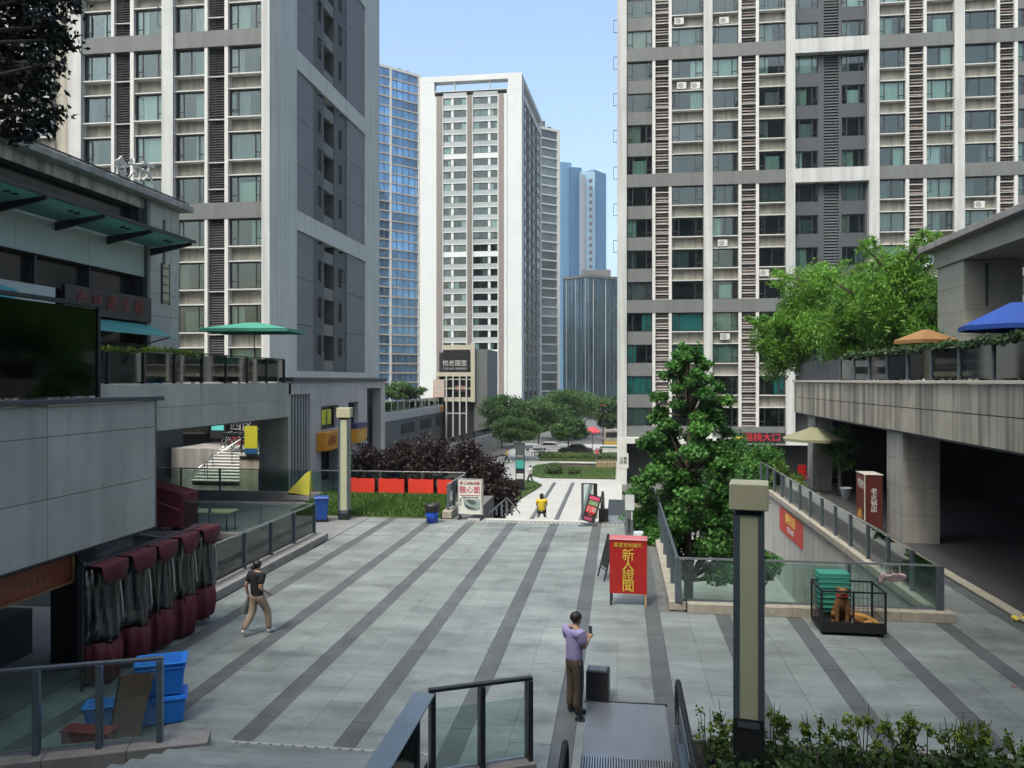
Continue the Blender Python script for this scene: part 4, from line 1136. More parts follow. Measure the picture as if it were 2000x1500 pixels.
wall_sign('shop_box_sign', 'orange box sign with dark red characters over the podium shop door', rs1, M_ORANGE, '卤味 新店', mat('maroon letters', (.22, .01, .012), .5), .62, thick=.5)
ry = (rw1[0] + .05, rw1[0] + 1.4, rw1[2] + .3, rw1[3] - .2)
wall_sign('window_banner', 'yellow green vertical banner with black characters in the podium window', ry, mat('lime banner', (.46, .50, .02), .6), '上品店', M_BLACK, .42, True, .04)
rs2 = rect(684, 836, 704, 862)
wall_sign('corner_sign', 'small orange and blue sign right of the lamp column on the podium', rs2, M_ORANGE, '米线', M_GOLD, .5, thick=.4)
FP.put('sign_cap', bx(rs2[0], rs2[1], -.42, -.01, rs2[3] + .003, rs2[3] + .3), mat('navy band', (.01, .02, .10), .5), pd_)
FP.put('shop_counter', bx(rw1[0], rw1[1], .25, .5, -1.2, .2), M_BAND, pd_)

# landing with the flight of pale steps under the terrace
ld = struct('landing', bx(-26.5, -17.05, 44.2, 51.4, LOW, 1.75), M_CONC)
part('landing_wall', bx(-20.4, -17.62, 40.6, 44.195, LOW, 1.72), mat('beige wall', (.36, .345, .27), .8, var=.15, streak=.25), ld)
part('landing_edge', bx(-20.4, -17.1, 40.45, 40.85, 1.722, 1.84), M_OFFWHITE, ld)
st2 = struct('side_stairs', bx(-23.4, -20.45, 41.0, 44.19, LOW, .2), M_CONC)
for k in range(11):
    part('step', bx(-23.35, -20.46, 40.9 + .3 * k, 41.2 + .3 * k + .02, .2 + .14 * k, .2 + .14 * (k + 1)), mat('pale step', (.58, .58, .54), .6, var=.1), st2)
    part('riser_shade_strip', bx(-23.35, -20.46, 40.885 + .3 * k, 40.899 + .3 * k, .2 + .14 * k + .02, .2 + .14 * (k + 1) - .05), M_GDARK, st2)  # dark strip paints the shade below each pale nosing
def handrail(label, pts, posts, r=.03, m=M_BRIGHT):
    t = thing('handrail', label, 'handrail', posts[0][0])
    part('rail', MB().tube(pts, r, 8), m, t, smooth=True)
    for a, z in posts: part('post', MB().tube([a, (a[0], a[1], z)], .022, 6), M_STEELD, t)
handrail('bright steel handrail climbing the pale steps to the bicycles', [(-22.6, 40.8, 1.25), (-21.1, 44.1, 2.95), (-20.2, 44.9, 3.0)], [((-22.5, 41.05, .3), 1.35), ((-21.8, 42.5, 1.0), 2.1), ((-21.1, 44.05, 1.7), 2.9)])
handrail('short steel handrail at the foot of the pale steps', [(-23.2, 40.85, .75), (-22.85, 41.6, 1.25), (-22.85, 42.4, 1.65)], [((-22.9, 41.5, .45), 1.2), ((-22.85, 42.3, .9), 1.6)])
railing('glass railing on the landing beside the lime panel', [(-20.3, 40.65), (-17.0, 40.65)], 1.84, 1.0, 1.6, M_STEELD, M_STEELD)
t = thing('lime_panel', 'lime yellow panel with a blue foot fixed to the landing railing', 'sign', (-19.4, 40.45, 1.9))
p0 = at(490, 0, 42.5)
part('panel', bx(p0[0] - .42, p0[0] + .3, 40.36, 40.4, 2.15, 3.35), mat('lime panel', (.45, .44, .02), .6, var=.1), t)
part('blue_foot', bx(p0[0] - .42, p0[0] + .3, 40.35, 40.41, 1.85, 2.147), mat('blue foot', (.02, .08, .2), .5), t)
t = thing('door_sign', 'small teal lit sign deep in the arcade behind the steps', 'sign', (-22.5, 45.5, 2.4))
p0 = at(404, 0, 48)
part('board', bx(p0[0] - .5, p0[0] + .5, 46.4, 46.5, 2.2, 4.0), M_BLACK, t); part('screen', bx(p0[0] - .4, p0[0] + .4, 46.38, 46.399, 2.7, 3.8), emis('teal screen', (.06, .28, .25), .35), t)
t = thing('lift_sign', 'small white characters on the black arcade wall above the bicycles', 'sign', at(472, 832, 50))
q = at(472, 832, 50)
part('lettering', text_mesh('四区', .8), M_OFFWHITE, t, loc=q); part('plate', bx(q[0] - 1, q[0] + 1, q[1] + .02, q[1] + .06, q[2] - .6, q[2] + .6), M_BLACK, t)

def bicycle(label, loc, rz, m):
    t = thing('bicycle', label, 'bicycle', loc, rz, group='bicycles')
    for i, y in enumerate((-.52, .52)):
        w = part('wheel', shared(('tyre',), lambda: MB().torus((0, 0, 0), .32, .022, 'x', 20, 6).mesh('wheel')), M_RUBBER, t, world=False, loc=(0, y, .34))
        sp = MB()
        for k in range(8): sp.tube([(0, 0, 0), (0, .3 * math.cos(k * .785), .3 * math.sin(k * .785))], .004, 4)
        part('spokes', shared(('spk',), lambda: sp.torus((0, 0, 0), .295, .012, 'x', 20, 4).mesh('spokes')), M_BRIGHT, w, world=False)
    part('frame', shared(('bfr', m.name), lambda: MB().tube([(0, -.52, .34), (0, -.12, .33), (0, .32, .78), (0, .40, .74), (0, .52, .34)], .02, 6).tube([(0, -.12, .33), (0, -.22, .85)], .018, 6).tube([(0, -.52, .34), (0, -.2, .72), (0, .34, .74)], .015, 6).mesh('frame')), m, t, world=False)
    part('saddle', shared(('bsd',), lambda: MB().ball((0, -.24, .89), (.08, .14, .04)).mesh('saddle', True)), M_BLACK, t, world=False)
    part('handlebar', shared(('bhb',), lambda: MB().tube([(0, .36, .76), (0, .34, 1.0)], .014, 6).tube([(-.28, .22, 1.02), (-.1, .34, 1.0), (.1, .34, 1.0), (.28, .22, 1.02)], .013, 6).mesh('handlebar')), M_BRIGHT, t, world=False)
    part('basket', shared(('bbk',), lambda: MB().hexa([(-.14, .42, .76), (.14, .42, .76), (.14, .62, .76), (-.14, .62, .76), (-.18, .40, .98), (.18, .40, .98), (.18, .68, .98), (-.18, .68, .98)]).mesh('basket')), M_STEELD, t, world=False)
    return t
for i, (px, s, rz, lb) in enumerate(((452, 46.5, 70, 'bicycle parked at the left end of the landing row'), (464, 46.0, 85, 'middle bicycle of the row on the landing'), (478, 46.2, 100, 'bicycle parked next to the lime panel'))):
    x, y, _ = at(px, 0, s); bicycle(lb, (x, y, 1.75), R(rz), (M_OFFWHITE, M_RED, M_BRIGHT)[i])

# railing F with red banners above the grass bank, and its return
railing('glass railing behind the grass bank carrying red banners', [(-25.5, 36.6), (-7.2, 36.6)], .42, 1.05, 2.0, M_STEEL, M_BRIGHT)
railing('short glass railing with bright rail running to the white poster board', [(-7.2, 36.45), (-7.2, 33.0)], .3, 1.1, 1.2, M_STEEL, M_BRIGHT)
xs = [on_y(p, 0, 36.33)[0] for p in (681, 731, 739, 789, 797, 846, 854, 884)]
for k in range(4):
    a, b = xs[2 * k], xs[2 * k + 1]; n = 10; mb = MB()
    lbls = ('leftmost red cloth banner tied to the railing', 'second red cloth banner from the left on the railing', 'third red cloth banner from the left on the railing', 'narrow red cloth banner nearest the white poster board')
    g0 = [(a + (b - a) * i / n, 36.36 + .012 * math.sin(i * .8 + k), .47 + .02 * math.sin(i * .9)) for i in range(n + 1)]; g1 = [(p[0], p[1] + .01, 1.16 + .015 * math.sin(i * 1.3)) for i, p in enumerate(g0)]
    mb.grid([g0, g1])
    o = solo('banner', mb, mat('red banner cloth', (.60, .030, .012), .8, var=.1), lbls[k], 'banner', 'red banners on the railing')
    sl = o.modifiers.new('thickness', 'SOLIDIFY'); sl.thickness = .01
# yellow tent fabric behind the railing
x, y, _ = at(588, 0, 38.2)
t = thing('yellow_tent', 'low yellow tent with grey skirt behind the long railing', 'tent', (x, y, 0))
part('cover', MB().hexa([(x - .62, y - .2, .42), (x + .48, y - .2, .30), (x + .48, y + .35, .30), (x - .62, y + .35, .42), (x + .25, y - .02, 1.34), (x + .48, y - .02, 1.46), (x + .48, y + .1, 1.46), (x + .25, y + .1, 1.34)]), mat('yellow tarp', (.62, .58, .07), .7, var=.08), t)
part('skirt', bx(x - .62, x + .5, y - .22, y + .36, .06, .295), mat('grey tarp', (.3, .29, .29), .8), t)
part('leg', MB().tube([(x - .55, y, 0), (x - .55, y, .1)], .03).tube([(x + .45, y, 0), (x + .45, y, .1)], .03), M_STEELD, t)

# crimson stall tent, the table and the boxes behind the left railing
x, y, _ = at(335, 0, 30.0)
t = thing('crimson_tent', 'folded crimson tent standing behind the near terrace corner', 'tent', (x, y, 0))
part('cover', MB().hexa([(x - 1.1, y - .6, .35), (x + .75, y - .6, .35), (x + .75, y + .6, .35), (x - 1.1, y + .6, .35), (x - 1.1, y - .5, 2.05), (x + .8, y - .5, 1.6), (x + .8, y + .5, 1.6), (x - 1.1, y + .5, 2.05)]), M_CRIM, t, bevel=.05)
part('seam', MB().bar((x - 1.05, y - .62, 1.6), (x + .7, y - .62, 1.0), .02, .03), mat('pale seam', (.3, .12, .13), .7), t)
part('leg', MB().tube([(x - .9, y, 0), (x - .9, y, .4)], .03).tube([(x + .6, y, 0), (x + .6, y, .4)], .03), M_STEELD, t)
x, y = on_z(420, 1036, 0)
t = thing('folding_table', 'pale yellow topped folding table behind the left glass railing', 'table', (x, y, 0))
part('tabletop', bx(x - 1.0, x + .75, y - .4, y + .4, .72, .78), mat('cream top', (.50, .49, .30), .6), t, bevel=.01)
for sx_ in (-.9, .65):
    for sy_ in (-.33, .33): part('leg', MB().tube([(x + sx_, y + sy_, 0), (x + sx_, y + sy_, .72)], .022, 6), M_STEELD, t)
x2, y2 = x - 1.35, y - .1
t = thing('carton', 'brown cardboard carton left of the folding table', 'box', (x2, y2, 0))
part('body', bx(x2 - .22, x2 + .22, y2 - .3, y2 + .3, 0, .7), mat('cardboard', (.24, .17, .09), .8, var=.15), t, bevel=.01); part('flap', bx(x2 - .25, x2 + .1, y2 - .31, y2 + .31, .702, .715), mat('cardboard', (.24, .17, .09)), t)

# left glass railings around the sunken court
railing('glass railing on a dark kerb along the left side of the plaza', [(-11.0, 18.6), (-11.0, 27.6)], .24, 1.08, 1.85, M_STEEL, M_BRIGHT)
railing('glass railing closing the far side of the sunken court', [(-11.08, 27.62), (-19, 27.62)], .2, 1.1, 2.0, M_STEEL, M_BRIGHT)

# rolled tent curtains: clear plastic over crimson skirts, hung from a frame
fr = thing('curtain_frame', 'dark steel frame carrying the rolled tent curtains', 'frame', (-10.3, 16, 0))
part('beam', MB().tube([(-9.95, 13.6, 2.32), (-9.95, 18.2, 2.30)], .04), M_STEELD, fr)
for y in (13.6, 18.2): part('post', MB().tube([(-9.95, y, 0), (-9.95, y, 2.31)], .035), M_STEELD, fr)
part('arch_rib', MB().tube([(-9.95, 13.7, 2.35), (-11.2, 14.4, 2.5), (-12.4, 15.2, 2.45)], .02).tube([(-9.95, 16.2, 2.35), (-11.2, 16.6, 2.42), (-12.4, 17.2, 2.4)], .02), M_BRIGHT, fr)
M_PVC = glass('cloudy plastic film', (.36, .38, .36), .03, .22)
def roll(y, w, label, wob):
    """plastic wall rolled and tied: crimson hem at the foot, cloudy film hanging in folds, a slack crimson flap on top"""
    t = thing('rolled_curtain', label, 'curtain', (-9.9, y, 0), group='rolled tent curtains in front of the shop')
    A = np.linspace(0, 2 * math.pi, 61)[:-1]
    def ring(z, fx, fy, fold, ph, sag=0):
        return [(w * fx * math.cos(a) * (1 + fold * math.sin(9 * a + ph) + fold * .6 * math.sin(4 * a + 2 * ph)), w * fy * math.sin(a) * (1 + fold * math.sin(9 * a + ph)) + sag, z + .03 * math.sin(3 * a + wob)) for a in A]
    lo = .1 + .08 * math.sin(wob * 2)
    part('crimson_skirt', MB().rings([ring(lo, .28, .36, .05, wob), ring(lo + .06, .38, .44, .07, wob), ring(.55, .43, .46, .09, wob + .4, .02), ring(.86 + .06 * math.sin(wob), .37, .43, .10, wob + .6)]), M_CRIM, t, world=False, smooth=True)
    part('plastic_film', MB().rings([ring(.78, .36, .42, .10, wob), ring(1.1, .34, .41, .15, wob + .3, .02), ring(1.5, .30, .43, .18, wob + .8, -.02), ring(1.85, .28, .46, .16, wob + 1.2), ring(2.22, .26, .49, .06, wob + 1.5)]), M_PVC, t, world=False, smooth=True)
    ft = [(-.32 * w, -.49 * w), (.34 * w, -.49 * w), (.36 * w, .49 * w), (-.32 * w, .49 * w)]
    n = 12; q = [-.5 * w + w * i / n for i in range(n + 1)]
    dr = lambda v: 1.98 - .16 * max(0, math.sin(math.pi * (v / w + .5))) ** .5 * (1 + .3 * math.sin(wob * 3)) - .04 * math.sin(v * 11 + wob)
    fl = MB().grid([[(-.3 * w, v, 2.31) for v in q], [(.35 * w, v, 2.31) for v in q], [(.38 * w, v, 2.27) for v in q], [(.40 * w + .02 * math.sin(v * 14), v, dr(v) + .12) for v in q]])
    o = part('crimson_flap', fl, M_CRIM, t, world=False, smooth=True); sl = o.modifiers.new('thickness', 'SOLIDIFY'); sl.thickness = .02
    part('tie', MB().tube([(.40 * w, .1, 1.95), (.44 * w, .12, 1.6), (.41 * w, .2, 1.2)], .012, 5), M_OFFWHITE, t, world=False)
for y, w, lb, wob in ((17.75, .78, 'rolled plastic and crimson curtain farthest along, beside the railing end', 1.0), (16.85, .74, 'second rolled crimson curtain from the railing end', 2.3), (15.95, .74, 'third rolled crimson curtain from the railing end', 3.1), (15.05, .8, 'fourth rolled crimson curtain from the railing end', 4.4), (14.1, .8, 'nearest rolled curtain, half lost in the shop shade', 5.2)):
    roll(y, w, lb, wob)
# ================================================================== RIGHT SIDE
rb_ = thing('arcade_building', 'weathered concrete terrace with panelled fascia over the dark arcade on the right', 'building', (12, 30, 0))
FRT = Face(9.8, 46.7, R(-90))                        # local x grows towards the viewer
panels(FRT, rb_, 0, 40, [(4.0, 4.86), (4.86, 5.70)], 2.05, 0, .06, M_ALU_D, phase=1.4, gap=.03)
part('deck', bx(9.868, 40, 6, 46.64, 4.02, 5.62), M_PANELJ, rb_)
part('end_fascia', bx(9.87, 40, 46.641, 46.7, 4.0, 5.7), M_ALU_D, rb_)
part('coping', bx(9.72, 10.25, 6, 46.8, 5.705, 5.80), mat('pale coping', (.46, .44, .38), .7, var=.1), rb_, bevel=.01)
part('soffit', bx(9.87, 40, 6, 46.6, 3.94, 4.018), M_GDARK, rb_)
M_COLM = mat('column stone', (.30, .295, .27), .7, var=.12, scale=1, streak=.25)
def column(x0, x1, y0, y1, m=M_COLM):
    o = part('column', bx(x0 + .03, x1 - .03, y0 + .03, y1 - .03, -.004, 3.94), M_PANELJ, rb_)
    for k in range(4): part('column_panel', bx(x0, x1, y0, y1, .985 * k + .006, .985 * (k + 1) - .006), m, o)
column(10.0, 11.25, 29.9, 31.6)
column(13.6, 14.6, 27.4, 28.6, M_GDARK)
column(12.8, 13.6, 19.9, 21.0, M_BAND)
column(10.2, 11.0, 43.5, 45.2)
column(10.0, 11.2, 12.0, 13.4)
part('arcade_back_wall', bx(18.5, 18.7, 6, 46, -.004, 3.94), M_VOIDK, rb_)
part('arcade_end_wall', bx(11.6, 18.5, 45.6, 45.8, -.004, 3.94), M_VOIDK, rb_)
for y, z, w, h in ((26, 1.9, .5, .8), (24.2, 2.0, .3, .3), (30.5, 1.7, .5, .9)):
    part('notice', bx(18.46, 18.495, y, y + w, z, z + h), mat('dull notice', (.22, .22, .21), .6), rb_)
for y in (22, 28.5, 35): part('door', bx(18.42, 18.495, y, y + 1.6, 0, 2.3), mat('dark door', (.025, .024, .024), .4), rb_)
railing('dark tinted glass railing hung with ivy along the right terrace edge', [(10.02, 38.0), (10.02, 8.0)], 5.80, 1.05, 2.1, M_STEEL, M_STEELD, glass('smoked rail glass', (.10, .15, .135), .0, .04))
tag(link('ivy', leaf_mesh('ivy', [((10.0 + random.uniform(-.1, .12), y, 6.88 + .06 * math.sin(y * 3)), (.16, .4, .13)) for y in np.arange(9.0, 37.8, .5)], 7500, .10, 90, (1, .7)), L_IVY), 'dark ivy trailing over the right terrace railing', 'ivy', kind='stuff')
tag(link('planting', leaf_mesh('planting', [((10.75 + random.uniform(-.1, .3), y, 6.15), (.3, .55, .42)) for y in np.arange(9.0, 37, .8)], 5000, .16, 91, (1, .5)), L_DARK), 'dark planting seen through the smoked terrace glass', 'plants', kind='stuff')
pl = thing('planter_box', 'long dark planter box at the far corner of the right terrace', 'planter', (10.4, 43, 5.8))
part('box', bx(10.0, 11.3, 38.4, 46.4, 5.801, 6.75), M_GDARK, pl); part('soil', bx(10.1, 11.2, 38.5, 46.3, 6.751, 6.79), M_SOIL, pl)
part('fin', MB().box(9.99, 9.998, 40, 40.05, 5.81, 6.7).box(9.99, 9.998, 43, 43.05, 5.81, 6.7), M_STEELD, pl)

# bright green trees spilling over the terrace corner
def tree_at(px, s, zfoot, label, ztop, r, n, seed, lm, group, name='bamboo_tree', size=.25, shape=(1, .24), zlow=None, up=.1, clumps=30, tr=.09):
    x, y, _ = at(px, 0, s); H = ztop - zfoot; zl = (zlow if zlow is not None else zfoot + H * .35) - zfoot
    cr = clumps_ball((0, 0, (H + zl) / 2), (r, r, (H - zl) / 2), clumps, seed, .40 if name == 'bamboo_tree' else .34)
    if name == 'bamboo_tree':                           # arching plumes that break the outline
        g_ = random.Random(seed + 1)
        for k in range(14):
            a = g_.uniform(0, 6.283); q = g_.uniform(.3, 1.05) * r; zz = zl + (H - zl) * g_.uniform(.35, 1.0)
            for e in range(3): cr.append(((q * math.cos(a) * (1 + .16 * e), q * math.sin(a) * (1 + .16 * e), zz + .42 * e - .13 * e * e), (.16 * r - .02 * e, .16 * r - .02 * e, .26)))
    return tree(name, label, (x, y, zfoot), H, cr, n, size, lm, M_BARK, seed, tr, group=group, shape=shape, up=up)
G = 'bright green trees on the right terrace'
tree_at(1528, 45.5, 6.78, 'bright green tree overhanging the far corner of the right terrace', 10.4, 2.0, 20000, 101, L_BAMB, G, zlow=5.9)
tree_at(1610, 44, 6.78, 'tall feathery bright tree second from the terrace corner', 12.8, 2.5, 26000, 102, L_BAMB, G, zlow=6.6)
tree_at(1690, 38.5, 6.78, 'bushy bright green tree in the middle of the terrace row', 10.9, 2.4, 22000, 103, L_BAMB, G, zlow=6.4)
tree_at(1752, 35.5, 5.7, 'pointed bright green tree left of the orange canopy', 12.0, 1.9, 18000, 104, L_BAMB, G, zlow=6.6)
tree_at(1825, 33.5, 5.7, 'smallest bright green tree beside the pavilion pillar', 9.0, 1.4, 7000, 105, L_BAMB, G, zlow=6.3)
tree_at(1930, 30.5, 5.7, 'low green bush under the blue parasol', 7.3, 1.3, 2500, 106, L_GREEN, G, zlow=6.0)

# pavilion
pv = thing('pavilion', 'grey stone pavilion with a thin flat roof above the right terrace', 'pavilion', (14, 32, 5.62))
px0, px1 = 12.85, 14.9; py0, py1 = 31.9, 34.4
part('pillar_core', bx(px0 + .05, px1 - .05, py0 + .05, py1 - .05, 5.62, 10.35), M_PANELJ, pv)
M_PAV = mat('pavilion stone', (.29, .295, .25), .7, var=.1, scale=1, rnd=.06)
for k in range(5):
    za, zb = 5.63 + .94 * k + .006, 5.63 + .94 * (k + 1) - .006
    part('stone_panel', bx(px0 + .012, (px0 + px1) / 2 - .006, py0, py0 + .05, za, zb), M_PAV, pv); part('stone_panel', bx((px0 + px1) / 2 + .006, px1, py0, py0 + .05, za, zb), M_PAV, pv)
    part('stone_panel', bx(px0, px0 + .05, py0 + .06, py1, za, zb), M_PAV, pv)
part('beam', bx(12.75, 15.0, 4, 34.5, 10.352, 11.05), M_PAV, pv)
part('cross_beam', bx(15.002, 26, 33.0, 34.4, 10.36, 11.04), M_PAV, pv)
part('roof', bx(12.3, 26, 4, 35.0, 11.052, 11.3), M_CONC, pv, bevel=.02)
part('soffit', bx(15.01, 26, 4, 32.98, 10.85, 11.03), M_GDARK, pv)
part('slit', bx(px0 + .75, px0 + .85, py0 - .02, py0 - .001, 8.6, 10.2), M_GDARK, pv)
part('back_pillar', bx(22.5, 24.5, 30, 32, 5.62, 10.85), M_PAV, pv)

x, y, _ = at(1975, 0, 23.5)
parasol('blue octagonal parasol leaning over the right terrace railing', (x + .15, y, 5.62), 7.42, 8.1, 1.55, 1.55, mat('royal blue canvas', (.012, .055, .28), .65, var=.08), R(10), 8)
x, y, _ = at(1808, 0, 30.5)
parasol('small tan canopy glowing between the terrace trees', (x, y, 5.62), 7.35, 7.75, .85, .7, mat('tan canvas', (.24, .13, .045), .7, var=.1), R(25), 4)
# khaki parasol, plants, stool, bucket, chairs by the arcade mouth
x, y, _ = at(1590, 0, 40.5)
parasol('wide khaki parasol under the far end of the arcade', (x, y, 0), 2.85, 3.4, 1.6, 1.6, mat('khaki canvas', (.20, .20, .12), .75, var=.1), R(15), 8)
tree_at(1640, 40, 0, 'potted leafy tree beside the khaki parasol', 3.7, .95, 2300, 111, L_GREEN, 'green plants by the arcade mouth', 'potted_tree', .18, (1, .55), 1.0)
tree_at(1490, 46, LOW, 'tall green shrub left of the sloping railing', 2.6, 1.7, 5200, 112, L_GREEN, 'green plants by the arcade mouth', 'leafy_shrub', .2, (1, .55), -2.2)
tree_at(1440, 52, LOW, 'green shrub mass behind the ginkgo tree', 2.4, 1.9, 4500, 114, L_GREEN, 'green plants by the arcade mouth', 'leafy_shrub', .2, (1, .55), -2.4)
tree_at(1535, 40.5, LOW, 'lighter green shrub at the head of the sloping railing', 1.8, 1.1, 3000, 113, leafmat('light shrub', (.04, .10, .012), (.15, .24, .04), .35), 'green plants by the arcade mouth', 'leafy_shrub', .17, (1, .5), -1.0)
x, y = on_z(1630, 958, 0)
t = thing('bar_stool', 'tall wooden bar stool in the arcade mouth', 'stool', (x, y, 0))
M_WOOD = mat('pale wood', (.38, .27, .17), .6, var=.15)
part('seat', MB().lathe([(.01, 1.2), (.2, 1.2), (.2, 1.25), (.01, 1.25)], (x, y, 0)), M_WOOD, t)
for a, b in ((-1, -1), (1, -1), (1, 1), (-1, 1)): part('leg', MB().tube([(x + a * .3, y + b * .3, 0), (x + a * .14, y + b * .14, 1.2)], .025, 6), M_WOOD, t)
part('stretcher', MB().tube([(x - .25, y - .25, .35), (x + .25, y - .25, .35)], .018, 6).tube([(x - .2, y - .2, .75), (x + .2, y - .2, .75)], .018, 6), M_WOOD, t)
def bucket(label, x, y, s, m):
    t = thing('bucket', label, 'bucket', (x, y, 0), group='white buckets by the arcade')
    part('pail', MB().lathe([(.01, 0), (.17 * s, 0), (.26 * s, .55 * s), (.28 * s, .56 * s), (.28 * s, .58 * s), (.25 * s, .57 * s), (.16 * s, .04), (.01, .04)], n=20), m, t, world=False, smooth=True)
    part('rim', MB().torus((0, 0, .57 * s), .275 * s, .015, 'z'), m, t, world=False)
x, y = on_z(1652, 976, 0); bucket('pale blue white bucket standing in the light by the bar stool', x, y, 1.0, mat('bucket plastic', (.52, .57, .62), .4))
x, y = on_z(1798, 972, 0); bucket('dim white bucket inside the dark arcade behind the column', x, y, .9, mat('bucket plastic', (.52, .57, .62), .4))
for i, px in enumerate((1571, 1594)):
    x, y = on_z(px, 950, 0)
    t = thing('red_chair', ('left', 'right')[i] + ' one of two dark red chairs deep in the arcade mouth', 'chair', (x, y, 0), R(20 - 50 * i), group='red chairs in the arcade')
    part('seat', bx(-.24, .24, -.24, .24, .42, .47), M_RED, t, world=False, bevel=.01); part('backrest', bx(-.24, .24, .2, .25, .5, 1.15), M_RED, t, world=False, bevel=.01)
    for a in (-.2, .2):
        for b in (-.2, .2): part('leg', MB().tube([(a, b, 0), (a, b, .42)], .02, 6), M_STEELD, t, world=False)
# standing light-box sign by the column
x, y = on_z(1698, 1040, 0)
t = thing('lightbox_sign', 'tall dark red box sign with white characters beside the stone column', 'sign', (x, y, 0))
part('case', bx(-.32, .32, -.55, .55, .10, 2.25), M_STEELD, t, world=False)
part('face', bx(-.335, -.321, -.50, .50, .15, 2.2), mat('maroon print', (.13, .022, .010), .45, var=.45, scale=1.5), t, world=False)
part('front_face', bx(-.28, .28, -.565, -.551, .15, 2.2), mat('dark maroon print', (.07, .010, .009), .45, var=.2), t, world=False)
part('trim', MB().box(-.345, -.315, -.57, -.545, .1, 2.26).box(-.345, .33, -.57, .56, 2.252, 2.275), mat('pale trim', (.5, .47, .42), .4), t, world=False)
part('lettering', text_mesh('特色', .36), M_OFFWHITE, t, world=False, loc=(-.34, -.1, 1.85), rz=R(-90))
part('side_lettering', text_mesh('老火锅店', .24, vertical=True), M_OFFWHITE, t, world=False, loc=(0, -.57, 1.3))
part('print', MB().extr([(-.337, -.4, .2), (-.337, .35, .2), (-.337, .3, .8), (-.337, -.1, .95)], (-.004, 0, 0)), mat('orange print', (.5, .24, .02), .5, var=.3, scale=4), t, world=False)
part('foot', bx(-.3, .3, -.5, .5, 0, .098), M_BLACK, t, world=False)

# railings round the well with the ginkgo tree
railing('glass railing along the plaza side of the sunken well', [(1.45, 20.4), (1.45, 33.2)], .22, 1.1, 1.85, M_STEEL, M_STEEL)
railing('glass railing across the near end of the sunken well', [(1.52, 20.4), (7.62, 20.4)], .24, 1.08, 2.05, M_STEEL, M_BRIGHT)
railing('long glass railing along the arcade side of the sunken well', [(7.7, 20.4), (7.7, 45)], .22, 1.1, 1.9, M_STEEL, M_BRIGHT)
# red banner on the well wall
y0, zt = on_x(1521, 1003, 7.5); y1, _ = on_x(1566, 1030, 7.5)
t = thing('wall_banner', 'small red banner with yellow and white characters on the well wall', 'banner', (7.5, (y0 + y1) / 2, -1.2))
yc = (y0 + y1) / 2; hw = abs(y0 - y1) / 2
part('sheet', bx(7.53, 7.55, yc - hw, yc + hw, -1.25, -.15), mat('banner red', (.50, .035, .02), .6, var=.1), t)
part('lettering', text_mesh('酸辣公厨', .52), mat('banner yellow', (.65, .47, .08), .5), t, loc=(7.525, yc, -.50), rz=R(-90))
part('small_lettering', text_mesh('138 6688', .36), M_OFFWHITE, t, loc=(7.525, yc, -.95), rz=R(-90))
# pink cloth pegged to the railing
x, y, z = at(1742, 1128, 19.3)
mb = MB().grid([[(i * .065 - .28, j * .028 + .02 * math.sin(i * 1.3 + j), .035 * math.sin(i * 2.1 + j * .8) + .09 * math.exp(-((i - 6.5) ** 2) / 5) + .03 * math.sin(i * .7) - .042 * (j - 2) * (1 + .4 * math.sin(i * 1.6))) for j in range(6)] for i in range(9)])
t = thing('pink_cloth', 'crumpled pink and white cloth pegged to the well railing', 'cloth', (x, 20.2, z))
t.scale = (1.15, 1.0, 1.0)
o = part('sheet', mb, mat('pink floral cloth', (.80, .56, .62), .8, var=.3, scale=14), t, world=False, smooth=True); sl = o.modifiers.new('thickness', 'SOLIDIFY'); sl.thickness = .012
part('cord', MB().tube([(.15, .1, .08), (.15, .19, 1.34 - z)], .006, 5).tube([(-.15, .1, .03), (-.15, .19, 1.34 - z)], .006, 5), M_OFFWHITE, t, world=False)

# ginkgo tree in the well
x, y, _ = at(1345, 0, 30)
cr = clumps_spire(2.7, 10.9, 3.0, 96, 3, .60) + [((-1.0, 0, 4.2), (1.0, 1.0, .8)), ((1.3, .3, 4.8), (1.0, 1.0, .8)), ((1.6, -.4, 3.4), (.9, .9, .7)), ((-.25, 0, 10.1), (.28, .28, .9)), ((.42, .1, 10.2), (.22, .22, .8)), ((.9, 0, 8.3), (.55, .55, .7)), ((-1.9, .2, 3.0), (.7, .7, .6)), ((1.2, 0, 6.6), (.7, .7, .7)), ((-.9, .3, 7.2), (.6, .6, .7))]
tree('ginkgo_tree', 'tall cone shaped green ginkgo tree growing out of the sunken well', (x, y, LOW), 11.4, cr, 60000, .15, L_GREEN, M_BARK, 9, .16, shape=(1, .75), trunk_top=.9)
# purple-leaved trees behind the grass bank
G = 'purple leaved trees behind the red banners'
for px, s, zt, r, sd, n, lb in ((738, 46, 2.75, 2.2, 121, 9500, 'leftmost purple leaved tree, next to the lamp column'), (805, 47, 2.7, 2.3, 122, 10000, 'purple leaved tree behind the middle red banner'), (868, 46, 2.75, 2.2, 123, 10000, 'purple leaved tree behind the narrow red banner'), (930, 45, 3.0, 2.0, 124, 11000, 'tallest purple leaved tree behind the white poster board'), (968, 44, 1.6, 1.5, 125, 7500, 'rightmost low purple leaved tree beside the lawn corner')):
    tree_at(px, s, LOW, lb, zt, r, n, sd, L_PLUM, G, 'purple_tree', .2, (1, .5), -2.9, clumps=26)
